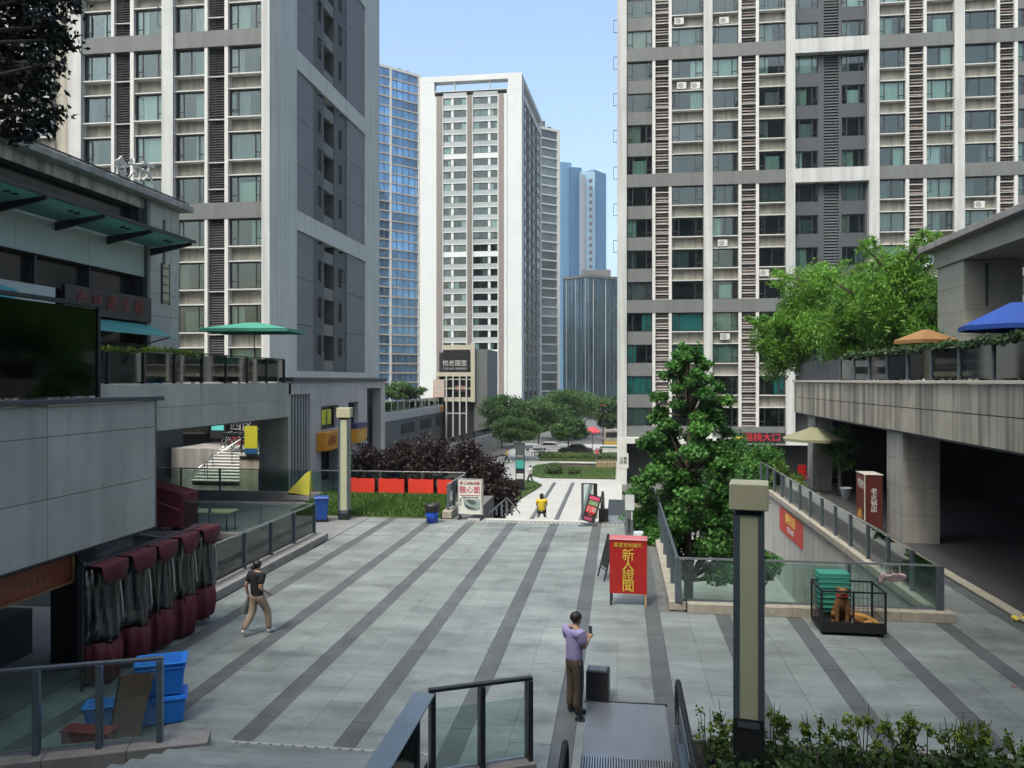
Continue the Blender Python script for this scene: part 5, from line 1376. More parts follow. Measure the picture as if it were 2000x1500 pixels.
# street trees far down
G = 'street trees at the end of the square'
for px, s, zt, r, sd, n, lb in ((980, 112, 4.2, 3.6, 131, 8000, 'street tree left of the pale tower corner, beside the sign building'), (1012, 96, 1.8, 3.2, 132, 8000, 'street tree in front of the pale tower corner'), (1052, 112, 3.4, 4.4, 133, 9000, 'street tree left of the middle of the far avenue'), (1090, 128, 5.0, 6.0, 134, 11000, 'largest street tree in the middle of the far avenue'), (1110, 100, 1.3, 2.9, 135, 8000, 'nearest street tree, standing over the parked cars'), (1132, 140, 4.4, 5.5, 136, 8000, 'street tree behind the nearest one, towards the glass block'), (1190, 125, 3.6, 3.4, 137, 6000, 'street tree beside the broad tower corner'), (950, 118, 1.8, 2.0, 138, 2200, 'low street tree at the foot of the sign building')):
    tree_at(px, s, LOW, lb, zt, r, int(n * 1.5), sd, L_FAR, G, 'street_tree', .30, (1, .6), LOW + 1.9, up=.4, clumps=34)
for px, s, zt, r, sd, lb in ((775, 125, 6.0, 3.2, 141, 'roof garden tree behind the podium edge, left'), (800, 128, 5.2, 3.0, 142, 'roof garden tree behind the podium edge, right')):
    tree_at(px, s, 2.3, lb, zt, r, 2500, sd, L_FAR, 'roof garden trees', 'street_tree', .4, (1, .6), 2.6, up=.4)
# overhanging branches at the upper left
x0, y0 = -8.3, 5.2
cr = []
g = random.Random(12)
for k in range(60):
    px, py = g.uniform(-60, 145), g.uniform(-60, 270)
    if px > 105 and py > 150: continue
    X, Y, Z = at(px, py, 7.6 + g.uniform(-.5, .9)); cr.append(((X - x0, Y - y0, Z - 4.2), (.2, .2, .13)))
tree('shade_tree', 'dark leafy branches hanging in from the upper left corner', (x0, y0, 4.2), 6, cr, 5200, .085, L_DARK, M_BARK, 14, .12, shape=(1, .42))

# ---- low podium down the street, and the dark sign building
lp_ = thing('garden_podium', 'low podium with a roof garden and railing down the street', 'building', (-26, 100, LOW))
part('wall', bx(-50, -25.8, 60, 126, LOW, 1.2), M_BAND, lp_); part('fascia', bx(-50, -25.6, 60, 126, 1.201, 2.2), M_POD, lp_)
part('roof_lawn', bx(-50, -26.0, 60.2, 126, 2.201, 2.3), leafmat('x', (0, 0, 0), (0, 0, 0)) if False else M_GRASS, lp_)
for k in range(3): part('window', bx(-25.79, -25.7, 92 + 9 * k, 98 + 9 * k, -.6, .6), M_VOIDK, lp_)
railing('white thin railing along the roof garden podium', [(-25.9, 62), (-25.9, 125)], 2.3, 1.1, 2.6, M_OFFWHITE, M_BRIGHT, M_GLASSF, pw=.05)
for k in range(2):
    yy = 88 + 12 * k
    t = thing('small_shop_sign', ('near', 'far')[k] + ' orange sign on the garden podium wall', 'sign', (-25.5, yy, 1.4), group='signs on the garden podium')
    part('board', bx(-25.58, -25.5, 112 + 6 * k, 116 + 6 * k, 1.35, 2.05), M_ORANGE, t); part('lettering', text_mesh('小吃', .6), M_RED, t, loc=(-25.49, 114 + 6 * k, 1.7), rz=R(90))
YS = 114.0
sxp = lambda p: on_y(p, 0, YS)[0]
szp = lambda q: on_y(900, q, YS)[1]
sb_ = thing('sign_building', 'dark framed building with a black sign board and pale columns down the street', 'building', (sxp(900), YS, LOW))
part('core', bx(sxp(856), sxp(944), YS + .6, YS + 10, LOW, szp(688)), M_VOIDK, sb_)
part('side_wall', bx(sxp(926), sxp(951), YS + .2, YS + 10.2, LOW, szp(682)), M_BAND, sb_)
M_BEI = mat('beige frame', (.42, .40, .31), .7, var=.1)
part('frame', MB().box(sxp(852), sxp(927), YS - .3, YS + .5, szp(735), szp(727)).box(sxp(920), sxp(928), YS - .31, YS + .51, szp(785), szp(670)).box(sxp(866), sxp(919.9), YS - .28, YS + .48, szp(683), szp(674)).box(sxp(868), sxp(919.9), YS - .28, YS + .48, szp(784), szp(776)), M_BEI, sb_)
for p in (873, 886, 899, 912): part('column', bx(sxp(p) - .09, sxp(p) + .09, YS - .5, YS - .31, LOW, szp(735)), M_OFFWHITE, sb_)
for q in (742, 760): part('floor_bar', bx(sxp(868), sxp(926), YS - .1, YS + .5, szp(q), szp(q - 2.5)), M_BEI, sb_)
part('door_bar', bx(sxp(872), sxp(912), YS - .3, YS - .2, szp(808), szp(806)), M_OFFWHITE, sb_)
part('inner_poster', bx(sxp(888), sxp(910), YS + .4, YS + .5, szp(765), szp(753)), mat('dull pink poster', (.3, .14, .13), .6), sb_)
t = thing('black_signboard', 'black sign board with white characters on the sign building', 'sign', (sxp(885), YS - .4, szp(727)))
part('board', bx(sxp(866), sxp(918), YS - .32, YS - .1, szp(726.5), szp(683.5)), M_BLACK, t)
part('lettering', text_mesh('悦老園里', .92), M_OFFWHITE, t, loc=(sxp(889), YS - .34, szp(710)))
part('small_lettering', text_mesh('YUE LAO GARDEN', .42), M_OFFWHITE, t, loc=(sxp(889), YS - .34, szp(720)))
t = thing('pink_lettering', 'pink board with raised characters left of the pale columns', 'sign', (sxp(857), YS - .5, szp(770)))
part('board', bx(sxp(847), sxp(869), YS - .4, YS - .31, szp(776), szp(741)), mat('pink board', (.48, .36, .31), .6), t)
part('lettering', text_mesh('小龙\n坎', .9), M_OFFWHITE, t, loc=(sxp(858), YS - .42, szp(757)))
t = thing('ramp_wall', 'low sloping glass topped wall in front of the sign building', 'wall', (-20, 100, LOW))
part('wall', MB().extr([(-24, 84, LOW), (-17, 108, LOW), (-17, 108, -1.4), (-24, 84, -2.6)], (.4, 0, 0)), M_CONC, t)
part('glass_pane', MB().extr([(-23.8, 84, -2.5), (-16.8, 108, -1.3), (-16.8, 108, -.5), (-23.8, 84, -1.7)], (.05, 0, 0)), M_GLASS, t)
# ================================================================== THINGS ON THE PLAZA
def lamp_column(label, x, y, z0, ztop, w, rz, panel_z=.95):
    t = thing('lamp_column', label, 'street lamp', (x, y, z0), rz, group='square lamp columns')
    H = ztop - z0; h = w / 2; ch = w * 1.02
    part('base', bx(-h, h, -h, h, -.02, panel_z), M_STEELD, t, world=False, bevel=.01)
    part('base_trim', bx(-h * .7, h * .7, -h - .012, -h - .001, panel_z - .12, panel_z - .04), M_STEEL, t, world=False)
    for a in (-1, 1):
        for b in (-1, 1):
            x0, x1 = sorted((a * h, a * h * .58)); y0, y1 = sorted((b * h, b * h * .58))
            part('corner_channel', bx(x0, x1, y0, y1, panel_z + .002, H - ch), M_STEEL, t, world=False, bevel=.008)
    part('diffuser', bx(-h * .94, h * .94, -h * .94, h * .94, panel_z + .004, H - ch - .02), M_DIFF, t, world=False)
    part('neck', bx(-h * .8, h * .8, -h * .8, h * .8, H - ch - .018, H - ch + .06), M_STEELD, t, world=False)
    part('cap', bx(-h * 1.25, h * 1.25, -h * 1.25, h * 1.25, H - ch + .062, H), M_LAMPCAP, t, world=False, bevel=.015)
    return t
x, y, _ = at(1463, 0, 11.5)
lamp_column('near square lamp column with cream cap standing in the shrubs', x, y, .02, 4.33, .43, R(-10))
x, y, _ = at(673, 0, 33.2)
lamp_column('far square lamp column on the grass beside the blue wheeled bin', x, y, .05, 4.66, .46, R(8), .35)

# railings in the foreground
fgr = railing('dark framed glass railing at the head of the escalator in the foreground', [(-1.36, 11.93), (-2.70, 11.27)], .08, 1.22, .72, M_STEELD, M_STEELD, M_GLASSF, pw=.2, pt=.07, rail_w=.1, pane_hi=.28)
part('wide_plate', bx(-2.93, -2.62, 5.5, 11.12, 1.29, 1.315), mat('pale blue steel', (.22, .28, .32), .4, .5), fgr, bevel=.006)
for k in range(3): part('side_post', bx(-2.72, -2.66, 10.3 - 2.2 * k, 10.42 - 2.2 * k, .0, 1.289), M_STEELD, fgr)
for k in range(3): part('glass_pane', bx(-2.695, -2.685, 8.35 - 2.2 * k if k else 8.35, 10.28 - 2.2 * k, .1, 1.2), M_GLASSF, fgr) if k == 0 else None
railing('blue grey glass railing on the kerb at the lower left corner', [(-6.95, 11.28), (-12.4, 9.03)], .30, 1.26, .88, M_STEEL, M_STEEL, M_GLASS, pw=.16, pt=.08, rail_w=.09)

# escalator arriving from above: landing plate, comb, balustrades
es = thing('escalator', 'escalator with grey landing plate and black handrails in the foreground', 'escalator', (.12, 12.5, 0))
M_PLATE = mat('brushed plate', (.30, .325, .35), .38, .6, var=.08, scale=2)
part('landing_plate', bx(-.58, .80, 12.25, 14.35, .006, .022), M_PLATE, es)
part('plate_edge', bx(-.62, .84, 14.352, 14.40, .005, .028), M_STEELD, es)
comb = MB()
for k in range(34): comb.box(-.56 + .04 * k, -.54 + .04 * k, 11.75, 12.25, .012, .035)
part('comb_teeth', comb, M_BRIGHT, es)['kind'] = 'stuff'
part('comb_plate', bx(-.58, .80, 11.73, 12.248, .004, .012), M_STEELD, es)
for k in range(19): part('tread', bx(-.55, .77, 11.3 - .42 * k, 11.72 - .42 * k, max(.0, .22 * (k - 6)) - .1, .004 + max(.0, .23 * (k - 6))), M_STEELD, es)
def balustrade(xc, yend, side):
    zz = lambda y: max(0, (8.6 - y) * .55)
    ys = [yend - .25, 10.3, 9.6, 8.8, 8.4, 7, 5, 2.8]
    ys = [ys[0]] + [v for v in ys[1:] if v < ys[0] - .1]
    top = [(xc, y, .98 + zz(y)) for y in ys]
    arc = [(xc, yend - .25 + .30 * math.sin(a), .62 + .36 * math.cos(a)) for a in np.linspace(0, math.pi, 9)][::-1]
    part('handrail', MB().tube([(xc, yend - .9, .30)] + arc + top, .042, 8), M_RUBBER, es, smooth=True)
    prof = [(xc - .008, ys[-1], .35 + zz(ys[-1]))] + [(xc - .008, y, .35 + zz(y)) for y in ys[::-1][1:]] + [(xc - .008, yend - .02, .5), (xc - .008, yend + .0, .7)] + [(xc - .008, y, .94 + zz(y)) for y in ys]
    part('glass_side', MB().extr(prof, (.016, 0, 0)), M_GLASSF, es)
    part('skirt', MB().extr([(xc - .06, ys[-1], 0), (xc - .06, yend - .1, 0), (xc - .06, yend - .25, .3), (xc - .06, 8.6, .34), (xc - .06, ys[-1], .34 + zz(ys[-1]))], (.12, 0, 0)), M_STEEL, es)
balustrade(.93, 13.15, 1); balustrade(-.72, 10.75, -1)
part('stop_button', MB().ball((-.66, 10.3, .62), .03), M_RED, es)
t = thing('barrier_post', 'thin dark steel post at the corner of the escalator plate', 'post', (-.62, 13.75, 0))
part('shaft', MB().tube([(-.66, 13.6, 0), (-.66, 13.6, .92)], .035), M_STEELD, t); part('top', MB().ball((-.66, 13.6, .93), .04), M_STEELD, t); part('foot', MB().lathe([(.01, 0), (.1, 0), (.1, .015), (.01, .02)], (-.66, 13.6, 0)), M_STEELD, t)

# planted bed at the lower right
struct('planting_bed', bx(1.1, 14, 4, 12.85, -.02, .06), M_SOIL)
rgn = random.Random(21)
cl = [((x_, y_, .30 + rgn.uniform(-.05, .1)), (.35, .35, .28)) for x_ in np.arange(1.5, 9.5, .42) for y_ in (10.6, 11.3, 12.0) for _ in (0,)]
tag(link('ground_cover', leaf_mesh('ground_cover', cl, 9000, .10, 151, (1, .6), .4), leafmat('ground cover leaves', (.018, .048, .012), (.085, .16, .035), .3)), 'dark low ground cover filling the near planted bed', 'ground cover', kind='stuff')
ORD = 'first second third fourth fifth sixth seventh eighth ninth tenth eleventh twelfth thirteenth fourteenth fifteenth sixteenth seventeenth eighteenth nineteenth twentieth twenty-first twenty-second'.split()
for k in range(22):
    xx = 1.45 + .31 * k + rgn.uniform(-.12, .12); yy = 12.45 + rgn.uniform(-.25, .2); hgt = rgn.uniform(.5, .92)
    t = thing('twiggy_shrub', ORD[k] + ' twiggy shrub from the left along the near bed edge', 'shrub', (xx, yy, .06), group='twiggy shrubs edging the near bed')
    tw = MB(); cl = []
    for q in range(rgn.randint(5, 8)):
        a = rgn.uniform(0, 6.28); l_ = hgt * rgn.uniform(.7, 1.15); dx, dy = .22 * math.cos(a), .16 * math.sin(a)
        tw.tube([(dx * .2, dy * .2, -.03), (dx * .7, dy * .7, l_ * .55), (dx * 1.1 + rgn.uniform(-.05, .05), dy, l_)], [.011, .008, .004], 4)
        cl.append(((dx * 1.0, dy, l_ * rgn.uniform(.55, .95)), (.09, .09, .12)))
    part('stem', tw, mat('dark twig', (.03, .026, .02), .9), t, world=False)
    part('foliage', leaf_mesh('foliage', cl, rgn.choice((120, 220, 320)), .075, 160 + k, (1, .5), .2), L_SHRUB, t, world=False)

# blue storage boxes with boards behind the lower left railing
def crate(name, label, x, y, z, rz, w, d, h, group='blue storage boxes by the lower left kerb', lid=True, m=M_BLUE):
    t = thing(name, label, 'box', (x, y, z), rz, group=group)
    wall = MB().rings([[(-w * .42, -d * .42, 0), (w * .42, -d * .42, 0), (w * .42, d * .42, 0), (-w * .42, d * .42, 0)], [(-w * .48, -d * .48, h * .93), (w * .48, -d * .48, h * .93), (w * .48, d * .48, h * .93), (-w * .48, d * .48, h * .93)]])
    part('tub', wall, m, t, world=False, bevel=.03)
    part('rim', MB().box(-w * .5, w * .5, -d * .5, d * .5, h * .80, h * .86), m, t, world=False, bevel=.012)
    if lid:
        ld = part('lid', MB().box(-w * .52, w * .52, -d * .52, d * .52, h * .932, h), m, t, world=False, bevel=.025)
        rb = MB()
        for i in range(7): rb.box(-w * .40, w * .40, -d * .42 + d * .12 * i, -d * .42 + d * .12 * i + d * .05, h + .001, h + .012)
        part('rib_pattern', rb, mat('light blue lid', (.03, .20, .62), .3), ld, world=False)
    return t
bxx, byy = on_z(300, 1412, 0)
crate('storage_box', 'blue storage box at the bottom of the stack behind the railing', bxx + .05, byy + .15, 0, R(28), .84, .60, .50, lid=False)
crate('storage_box', 'lidded blue storage box on top of the stack behind the railing', bxx + .05, byy + .15, .48, R(27), .80, .58, .56)
crate('storage_box', 'flat blue box lying on the ground left of the stack', bxx - .72, byy - .1, 0, R(24), .8, .45, .36)
t = thing('brown_board', 'dark brown board leaning against the stacked blue boxes', 'board', (bxx - .3, byy - .45, 0))
part('panel', MB().hexa([(bxx - .38, byy - .62, 0), (bxx + .05, byy - .50, 0), (bxx + .04, byy - .46, 0), (bxx - .39, byy - .58, 0), (bxx - .36, byy - .36, .92), (bxx + .14, byy - .20, .92), (bxx + .13, byy - .16, .92), (bxx - .37, byy - .32, .92)]), mat('brown panel', (.085, .045, .035), .6, var=.2), t)
part('edge_strip', MB().bar((bxx - .385, byy - .63, .02), (bxx - .365, byy - .37, .92), .02, .02), M_STEELD, t)
t = thing('red_crate', 'low dark red crate at the foot of the brown board', 'crate', (bxx - .6, byy - .85, 0))
part('body', bx(bxx - 1.0, bxx - .2, byy - .95, byy - .68, 0, .2), mat('dull red', (.16, .012, .012), .6), t, bevel=.02); part('rim', bx(bxx - 1.02, bxx - .18, byy - .97, byy - .66, .201, .225), mat('dull red', (.16, .012, .012)), t)

# bins
def wheeled_bin(label, x, y, z, rz):
    t = thing('wheeled_bin', label, 'bin', (x, y, z), rz)
    part('body', MB().hexa([(-.22, -.24, .08), (.22, -.24, .08), (.22, .24, .08), (-.22, .24, .08), (-.29, -.34, .95), (.29, -.34, .95), (.29, .34, .95), (-.29, .34, .95)]), M_DKBLUE, t, world=False, bevel=.03)
    part('lid', MB().hexa([(-.31, -.37, .953), (.31, -.37, .953), (.31, .37, .953), (-.31, .37, .953), (-.27, -.32, 1.03), (.27, -.32, 1.03), (.27, .30, 1.05), (-.27, .30, 1.05)]), M_DKBLUE, t, world=False, bevel=.02)
    for a in (-1, 1): part('wheel', MB().torus((a * .25, .2, .1), .075, .03, 'x', 14, 6), M_RUBBER, t, world=False)
    part('handle', MB().tube([(-.2, .36, .98), (-.2, .42, 1.0), (.2, .42, 1.0), (.2, .36, .98)], .018, 6), M_DKBLUE, t, world=False)
    part('base', bx(-.24, .24, -.26, .22, .0, .079), M_BLACK, t, world=False)
x, y = on_z(628, 1018, 0); wheeled_bin('tall blue wheeled bin on the grass edge left of the lamp column', x, y, .0, R(200))
x, y = on_z(844, 1021, 0)
t = thing('litter_bin', 'round blue bin lined with a black bag at the plaza edge', 'bin', (x, y, 0))
part('barrel', MB().lathe([(.01, 0), (.22, 0), (.28, .62), (.26, .62), (.01, .5)], (x, y, 0), 20), mat('cobalt plastic', (.012, .07, .48), .35), t, smooth=True)
part('bag', MB().lathe([(.285, .46), (.30, .56), (.33, .70), (.31, .78), (.25, .79), (.24, .6), (.01, .45)], (x, y, 0), 20), M_BLACK, t, smooth=True)
part('rim', MB().torus((x, y, .72), .31, .02, 'z'), M_BLACK, t)

# white poster board at the head of the far steps
x, y = on_z(919, 1014, 0)
t = thing('poster_board', 'white poster board with red characters and a dish picture at the head of the steps', 'sign', (x, y, 0), R(-4))
part('panel', bx(-.50, .46, -.04, .04, .22, 1.66), mat('poster white', (.62, .63, .60), .5, var=.03), t, world=False)
part('frame', MB().box(.461, .54, -.06, .06, .2, 1.68).box(-.54, -.501, -.05, .05, .2, 1.68).box(-.5, .46, -.05, .05, 1.661, 1.69), mat('aluminium', (.5, .5, .48), .35, .6), t, world=False)
part('heading', text_mesh('手工冰粉凉糕', .145), mat('dark red letters', (.32, .02, .05), .5), t, world=False, loc=(-.02, -.05, 1.50))
part('title', text_mesh('酸心面', .30), mat('crimson letters', (.50, .02, .06), .5), t, world=False, loc=(-.02, -.05, 1.22))
part('rule', bx(-.46, .42, -.046, -.041, .985, 1.01), mat('dark red letters', (.32, .02, .05)), t, world=False)
part('small_print', text_mesh('老面馆 面食小吃 盖饭', .075), M_GDARK, t, world=False, loc=(-.02, -.046, .91))
part('side_print', text_mesh('正宗川味', .08, vertical=True), M_GDARK, t, world=False, loc=(-.42, -.046, .72))
part('dish_picture', MB().poly([(-.3, -.0465, .84), (.42, -.0465, .84), (.42, -.0465, .42), (.2, -.0465, .36), (-.1, -.0465, .40), (-.26, -.0465, .56)]), mat('picture grey', (.25, .31, .30), .5, var=.3, scale=6), t, world=False)
part('dish_dark', MB().poly([(-.3, -.049, .80), (-.2, -.049, .62), (.05, -.049, .50), (.32, -.049, .42), (-.0, -.049, .42), (-.2, -.049, .5)]), mat('picture dark', (.03, .055, .055), .5), t, world=False)
part('dish_bowl', MB().poly([(-.18, -.049, .83), (.1, -.049, .82), (.26, -.049, .72), (.22, -.049, .62), (.05, -.049, .62), (-.1, -.049, .7)]), mat('picture green', (.06, .095, .085), .5, var=.3, scale=8), t, world=False)
part('foot', MB().box(-.5, -.42, -.25, .25, 0, .06).box(.46, .54, -.25, .25, 0, .06).box(.47, .53, -.03, .03, .061, .199).box(-.49, -.43, -.03, .03, .061, .219), M_STEELD, t, world=False)

# red standing board and black easel behind it
x, y = on_z(1227, 1183, 0)
t = thing('red_signboard', 'red standing board with a column of golden characters on the plaza', 'sign', (x, y, 0), R(-3))
part('panel', bx(-.475, .475, -.05, .05, .32, 1.70), M_RED, t, world=False)
part('top_cap', MB().hexa([(-.49, -.07, 1.702), (.49, -.07, 1.702), (.49, .16, 1.702), (-.49, .16, 1.702), (-.48, -.05, 1.73), (.48, -.05, 1.73), (.48, .15, 1.78), (-.48, .15, 1.78)]), mat('pink cap', (.42, .12, .13), .5), t, world=False)
for a in (-1, 1): part('leg', MB().bar((a * .44, -.02, 0), (a * .44, -.02, .319), .05, .05).bar((a * .44, .42, 0), (a * .44, .06, 1.6), .04, .03), M_WOOD if a > 0 else M_STEELD, t, world=False)
part('heading', text_mesh('喜宴定制婚礼', .125), M_GOLD, t, world=False, loc=(-.0, -.06, 1.56))
for k, ch in enumerate('新人證聞'): part('character', text_mesh(ch, .33), M_GOLD, t, world=False, loc=(0, -.06, 1.30 - .265 * k))
x, y = on_z(1180, 1130, 0)
t = thing('black_easel', 'black easel board standing behind the red board', 'sign', (x, y, 0), R(-72))
part('panel', MB().hexa([(-.3, -.02, .35), (.3, -.02, .35), (.3, .02, .35), (-.3, .02, .35), (-.3, .18, 1.2), (.3, .18, 1.2), (.3, .22, 1.2), (-.3, .22, 1.2)]), M_BLACK, t, world=False)
for a in (-1, 1): part('leg', MB().bar((a * .31, -.1, 0), (a * .31, .22, 1.25), .03, .04).bar((a * .31, .65, 0), (a * .31, .24, 1.22), .03, .03), M_STEELD, t, world=False)
part('crossbar', MB().bar((-.3, -.03, .3), (.3, -.03, .3), .02, .03), M_STEELD, t, world=False)

# tilted red and black board at the head of the escalator down
x, y = on_z(1148, 1026, 0)
t = thing('tilted_signboard', 'tilted black and red menu board leaning at the lower escalator', 'sign', (x, y, 0))
def tilt(mb):
    Mx = Matrix.Translation((x, y, .12)) @ Matrix.Rotation(R(16), 4, 'Y') @ Matrix.Rotation(R(-14), 4, 'X')
    me = mb.mesh('p') if isinstance(mb, MB) else mb
    me.transform(Mx); return me
part('panel', tilt(bx(-.26, .26, -.03, .03, .02, 1.12)), M_BLACK, t)
for k, (za, zb, m) in enumerate(((.92, 1.06, 'rose'), (.38, .66, 'red'), (.08, .2, 'wine'))):
    part('print', tilt(bx(-.2, .2 - .04 * k, -.036, -.031, za, zb)), mat('print ' + m, {'rose': (.5, .05, .12), 'red': (.55, .03, .04), 'wine': (.28, .04, .09)}[m], .5, var=.15), t)
part('picture', tilt(bx(-.18, .2, -.036, -.031, .70, .88)), mat('print green', (.16, .25, .13), .5, var=.6, scale=12), t)
tm = text_mesh('火锅', .2); tm.transform(Matrix.Translation((0, -.04, .52))); part('lettering', tilt(tm), M_OFFWHITE, t)
tm = text_mesh('128', .12); tm.transform(Matrix.Translation((0, -.04, .30))); part('price', tilt(tm), mat('print red', (.55, .03, .04)), t)
part('stand', MB().bar((x - .35, y - .25, .03), (x + .35, y - .1, .03), .04, .04).bar((x - .3, y + .3, .03), (x + .35, y - .1, .03), .03, .03).bar((x + .05, y, .05), (x + .05, y + .1, .7), .03, .03), M_STEEL, t)

# frame, escalator and machines at the far edge
x, y = on_z(1152, 1012, 0)
t = thing('steel_gate', 'upright grey frame beside the tilted menu board', 'frame', (x, y, 0))
part('plinth', bx(x - .12, x + .32, y - .1, y + .25, 0, .35), M_KERBY, t)
part('post', bx(x - .36, x - .26, y, y + .08, 0, 1.42), M_STEEL, t); part('post', bx(x + .15, x + .31, y - .02, y + .1, .351, 1.42), M_STEELD, t)
part('top_bar', bx(x - .36, x + .31, y - .01, y + .09, 1.421, 1.46), M_STEELD, t); part('glass_pane', bx(x - .25, x + .14, y + .03, y + .045, .2, 1.38), M_GLASSF, t)
es2 = thing('lower_escalator', 'far escalator leading down from the plaza edge with black handrail', 'escalator', (.2, 33.5, 0))
part('landing_plate', bx(-.55, .85, 32.3, 34.2, .012, .03), M_PLATE, es2); part('step_band', bx(-.55, .85, 34.21, 41, LOW, -.3), M_STEELD, es2)
part('landing_base', bx(-.75, 1.2, 32.96, 34.2, LOW, .011), M_KERB, es2)
for xx in (-.72, 1.05):
    part('handrail', MB().tube([(xx, 33.0, .1), (xx, 32.9, .35)] + [(xx, 33.15 - .33 * math.sin(a), .65 - .33 * math.cos(a)) for a in np.linspace(.6, math.pi, 7)] + [(xx, 34.4, .98), (xx, 41.5, -2.9)], .06, 8), M_RUBBER, es2, smooth=True)
    part('side_panel', MB().extr([(xx - .05, 33.0, 0), (xx - .05, 34.3, 0), (xx - .05, 41.5, -3.8), (xx - .05, 41.5, -3.0), (xx - .05, 34.4, .85), (xx - .05, 33.0, .85)], (.1, 0, 0)), M_SIDEW, es2)
part('control_box', bx(-.85, -.45, 32.55, 32.8, .03, .55), M_BLACK, es2)
x, y = on_z(1233, 1062, 0)
t = thing('directory_stand', 'slim grey information stand behind the red board', 'sign', (x, y, 0))
part('column', bx(x - .22, x + .06, y - .05, y + .08, 0, 1.75), M_GPANEL, t); part('top_panel', bx(x - .22, x + .10, y - .07, y - .055, 1.2, 1.74), mat('pale print', (.55, .58, .58), .4), t)
part('lettering', text_mesh('商场导览', .13, vertical=True), M_GDARK, t, loc=(x - .08, y - .06, .65)); part('tube_light', bx(x + .0, x + .04, y - .075, y - .055, .85, 1.15), M_OFFWHITE, t)
part('white_box', bx(x + .08, x + .42, y - .02, y + .25, 0, .42), mat('white enamel', (.6, .66, .72), .3), t, bevel=.02)
x, y = on_z(1246, 1030, 0)
t = thing('stone_pillar', 'beige stone pillar with small signs by the well railing', 'pillar', (x, y, 0))
part('shaft', bx(x - .17, x + .17, y - .15, y + .15, 0, 1.52), mat('beige stone', (.36, .34, .28), .7, var=.1), t, bevel=.01); part('cap', bx(x - .19, x + .19, y - .17, y + .17, 1.521, 1.56), M_OFFWHITE, t)
for k, zz in enumerate((1.15, .6, .2)): part('plate', bx(x - .06, x + .07, y - .165, y - .151, zz, zz + .10), (M_BLACK, mat('rust plate', (.35, .12, .05), .6), mat('rust plate', (.35, .12, .05)))[k], t)
# rails of the steps down, seen as a peak
t = thing('stair_railing', 'peaked pair of grey handrails where the steps go down', 'railing', (-5.6, 33.4, 0))
xa, ya = on_z(947, 1012, 0)
part('rail', MB().bar((xa + .0, ya + .6, .05), (xa + .85, ya + .7, .78), .06, .05), M_RAILTOP, t); part('rail', MB().bar((xa + .85, ya + .7, .78), (xa + 1.4, ya + .75, .1), .06, .05), M_RAILTOP, t)
for k in range(4): part('post', bx(xa + .35 + .22 * k, xa + .43 + .22 * k, ya + .66, ya + .72, .02, (.34, .53, .66, .42)[k]), M_STEEL, t)
# speaker by the man
x, y = on_z(1168, 1366, 0)
t = thing('loudspeaker', 'black trolley loudspeaker on the floor beside the man with the phone', 'loudspeaker', (x, y, 0), R(-6))
part('cabinet', MB().hexa([(-.20, -.17, .03), (.20, -.17, .03), (.20, .17, .03), (-.20, .17, .03), (-.20, -.17, .56), (.20, -.17, .56), (.20, .17, .56), (-.20, .17, .56)]), M_BLACK, t, world=False, bevel=.02)
part('grille', bx(-.17, .17, .171, .18, .06, .53), M_STEELD, t, world=False); part('control_panel', bx(-.16, .16, -.13, .13, .561, .572), mat('slate top', (.10, .13, .15), .5), t, world=False)
for a in (-1, 1): part('wheel', MB().torus((a * .16, -.13, .035), .025, .012, 'x', 10, 5), M_RUBBER, t, world=False)

# dog cage, with its dogs inside
cx0_, cy0_ = on_z(1605, 1240, 0); cx1_, _ = on_z(1727, 1243, 0)
CW, CD, CHH = cx1_ - cx0_, 1.05, 1.02
cg = thing('dog_cage', 'black wheeled dog cage in front of the well railing', 'cage', (cx0_, cy0_, 0), R(-1))
fr_ = MB()
for a in (0, CW):
    for b in (0, CD): fr_.box(a - .02, a + .02, b - .02, b + .02, .08, CHH)
for z in (.10, CHH - .02):
    for b in (0, CD): fr_.box(.021, CW - .021, b - .018, b + .018, z - .018, z + .018)
    for a in (0, CW): fr_.box(a - .018, a + .018, .021, CD - .021, z - .018, z + .018)
fr_.box(CW * .5 - .02, CW * .5 + .02, -.018, .018, .12, CHH - .04)
part('frame', fr_, M_BLACK, cg, world=False)
bars = MB()
for k in range(1, 14):
    a = CW * k / 14; bars.tube([(a, CD, .12), (a, CD, CHH - .03)], .005, 4)
for k in range(1, 10):
    b = CD * k / 10
    for a in (0, CW): bars.tube([(a, b, .12), (a, b, CHH - .03)], .005, 4)
for z in (.35, .6): bars.tube([(0, CD, z), (CW, CD, z)], .006, 4).tube([(0, 0, z), (0, CD, z)], .006, 4).tube([(CW, 0, z), (CW, CD, z)], .006, 4)
for k in range(1, 5): bars.tube([(CW * k / 5, 0, .36), (CW * k / 5, 0, .12)], .005, 4)
part('bars', bars, M_BLACK, cg, world=False)['kind'] = 'stuff'
part('tray', bx(-.01, CW + .01, -.01, CD + .01, .075, .11), M_BLACK, cg, world=False); part('front_sill', bx(.021, CW - .021, -.012, .012, .12, .32), M_BLACK, cg, world=False)
part('gate_latch', bx(CW * .5 - .05, CW * .5 - .021, -.03, -.019, .3, .42), M_BRIGHT, cg, world=False)
for a in (.04, CW - .04):
    for b in (.04, CD - .04): part('wheel', MB().torus((a, b, .035), .025, .012, 'x', 10, 5).box(a - .012, a + .012, b - .012, b + .012, .06, .077), M_RUBBER, cg, world=False)
x = cx0_ + CW * .42
t = thing('green_basket', 'tall green mesh basket on the kerb behind the dog cage', 'basket', (x - .05, 20.05, .24))
bk = MB().rings([[(-.30, -.18, .0), (.30, -.18, .0), (.30, .18, .0), (-.30, .18, .0)], [(-.36, -.22, .95), (.36, -.22, .95), (.36, .22, .95), (-.36, .22, .95)]])
part('tub', bk, mat('green plastic', (.04, .26, .19), .45, var=.15), t, world=False, bevel=.02)
bnd = MB()
